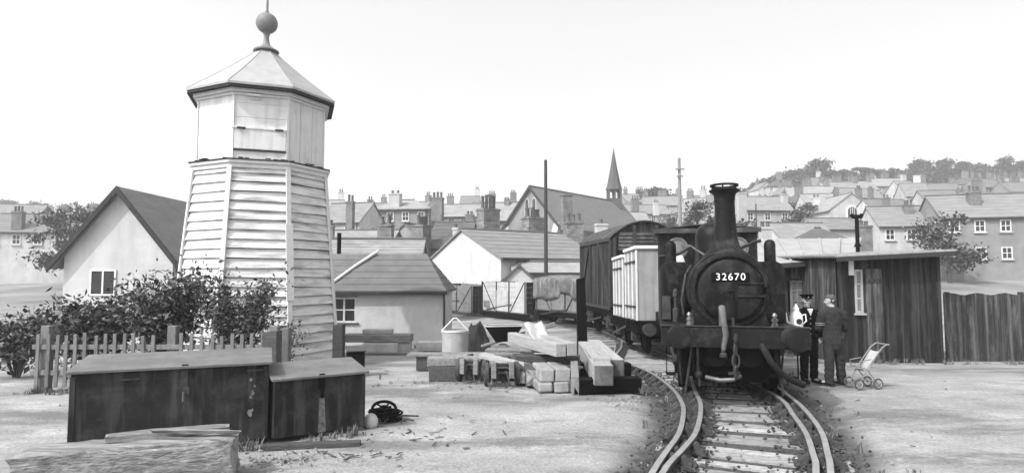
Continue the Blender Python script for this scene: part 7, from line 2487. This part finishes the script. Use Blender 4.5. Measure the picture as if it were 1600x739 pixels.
def hill(px, py_top, Y, h):
    p = P(px, py_top, Y); return Vector((p.x, Y, p.z - h))
TG = "trees along the hilltop"
LG = "dark bushy tree in the long hilltop treeline above the roofs"
base_trees = [tree(LG, hill(1196, 282, 232, 9), 41, 9, 4.6, TG, nleaf=4600, size=.5), tree(LG, hill(1222, 274, 232, 10), 42, 10, 5.2, TG, nleaf=5000, size=.5, flat=.7), tree(LG, hill(1246, 268, 230, 11), 43, 11, 4.5, TG, nleaf=4600, size=.5)]
tree("tallest round-crowned tree standing out of the hilltop treeline", hill(1279, 254, 226, 16), 44, 16, 6.2, None, nleaf=11000, size=.55, clumps=40)
tree("flat-topped cedar with open layered boughs right of the tallest hilltop tree", hill(1312, 266, 226, 13), 45, 13, 6.0, None, nleaf=4600, size=.5, flat=.25, clumps=22, lo=.45)
tree("flat-topped cedar spreading at the right edge of the hilltop", hill(1348, 263, 228, 14), 46, 14, 6.4, None, nleaf=5200, size=.5, flat=.3, clumps=24, lo=.4)
rf = random.Random(9)
for px, py in ((1183, 289), (1209, 280), (1233, 275), (1258, 272), (1266, 276), (1296, 274), (1303, 280), (1326, 278), (1336, 275), (1362, 273), (1378, 268), (1396, 262), (1415, 266), (1436, 258), (1458, 263), (1480, 256), (1502, 260), (1526, 254), (1550, 259), (1575, 252), (1598, 256), (1168, 296), (1152, 303), (1290, 285), (1318, 287), (1344, 285), (1252, 284), (1226, 288)):
    o = copy_tree(rf.choice(base_trees)); s_ = rf.uniform(.75, 1.2)
    o.scale = (s_ * rf.uniform(.9, 1.3), s_, s_); q = hill(px, py, rf.uniform(222, 245), 10 * s_); o.location = q; o.rotation_euler = (0, 0, rf.uniform(0, 6))
tree("flat dark crown rising behind the cottage row, right of the spire", hill(1026, 297, 170, 8), 51, 8, 5.2, None, nleaf=1800, size=.45, flat=.4, lo=.5)
tree("grey-green bushy tree between the pale pole and the chimney", hill(1090, 318, 70, 5), 52, 5, 2.6, None, nleaf=3000, size=.16, lo=.1)
tree("leafy tree at the right gable of the white house", hill(1245, 332, 82, 6), 53, 6, 3.0, None, nleaf=3000, size=.2, lo=.1)
tree("small tree among the roofs left of the arched school", hill(1262, 322, 100, 5), 54, 5, 2.4, None, nleaf=1600, size=.22, lo=.1)
LL = "distant bushy tree on the far left hilltop"
lt = [tree(LL, hill(60, 318, 230, 9), 61, 9, 5, "trees on the left hilltop", nleaf=2000, size=.5)]
for px, py in ((10, 314), (110, 322), (160, 320), (215, 326), (262, 326), (284, 331), (700, 322), (745, 318), (545, 325)):
    o = copy_tree(lt[0]); s_ = rf.uniform(.6, 1.0); o.scale = (s_ * 1.3, s_, s_); o.location = hill(px, py, rf.uniform(225, 250), 9 * s_); o.rotation_euler = (0, 0, rf.uniform(0, 6))
    if px > 500: o["label"] = "distant tree on the skyline between tower and chapel"; o["group"] = "skyline trees between tower and chapel"
GB = "garden bushes among the hillside houses"
gb = [tree("dark rounded garden bush among the hillside houses", hill(1235, 312, 120, 4), 71, 4, 2.4, GB, cat="bush", nleaf=1100, size=.28, lo=.05)]
for px, py, Y in ((1218, 318, 110), (1256, 300, 150), (1288, 303, 140), (1303, 322, 100), (1322, 300, 150), (1349, 302, 145), (1208, 306, 150), (1060, 330, 110), (985, 330, 130), (1040, 338, 105), (1140, 322, 140), (965, 338, 120), (690, 348, 90), (640, 344, 100), (520, 350, 80), (575, 347, 90), (250, 360, 100), (280, 358, 90), (1380, 318, 120), (1405, 322, 100), (1452, 312, 120), (1515, 320, 100), (1562, 312, 110), (90, 362, 90), (150, 352, 110), (20, 360, 90), (1276, 340, 76), (1150, 352, 66), (1030, 352, 80), (1330, 345, 75)):
    o = copy_tree(gb[0]); s_ = rf.uniform(.6, 1.25); o.scale = (s_ * rf.uniform(.9, 1.6), s_ * 1.1, s_ * rf.uniform(.7, 1.1)); o.location = hill(px, py, Y, 4 * s_); o.rotation_euler = (0, 0, rf.uniform(0, 6))
tree("garden tree beside the slated house behind the board fence", hill(1480, 330, 56, 6), 55, 6, 2.8, None, nleaf=3200, size=.18, lo=.1)
tree("spreading tree over the long terrace at the far left", hill(110, 320, 60, 7), 56, 7, 3.2, None, nleaf=3400, size=.2, lo=.15)
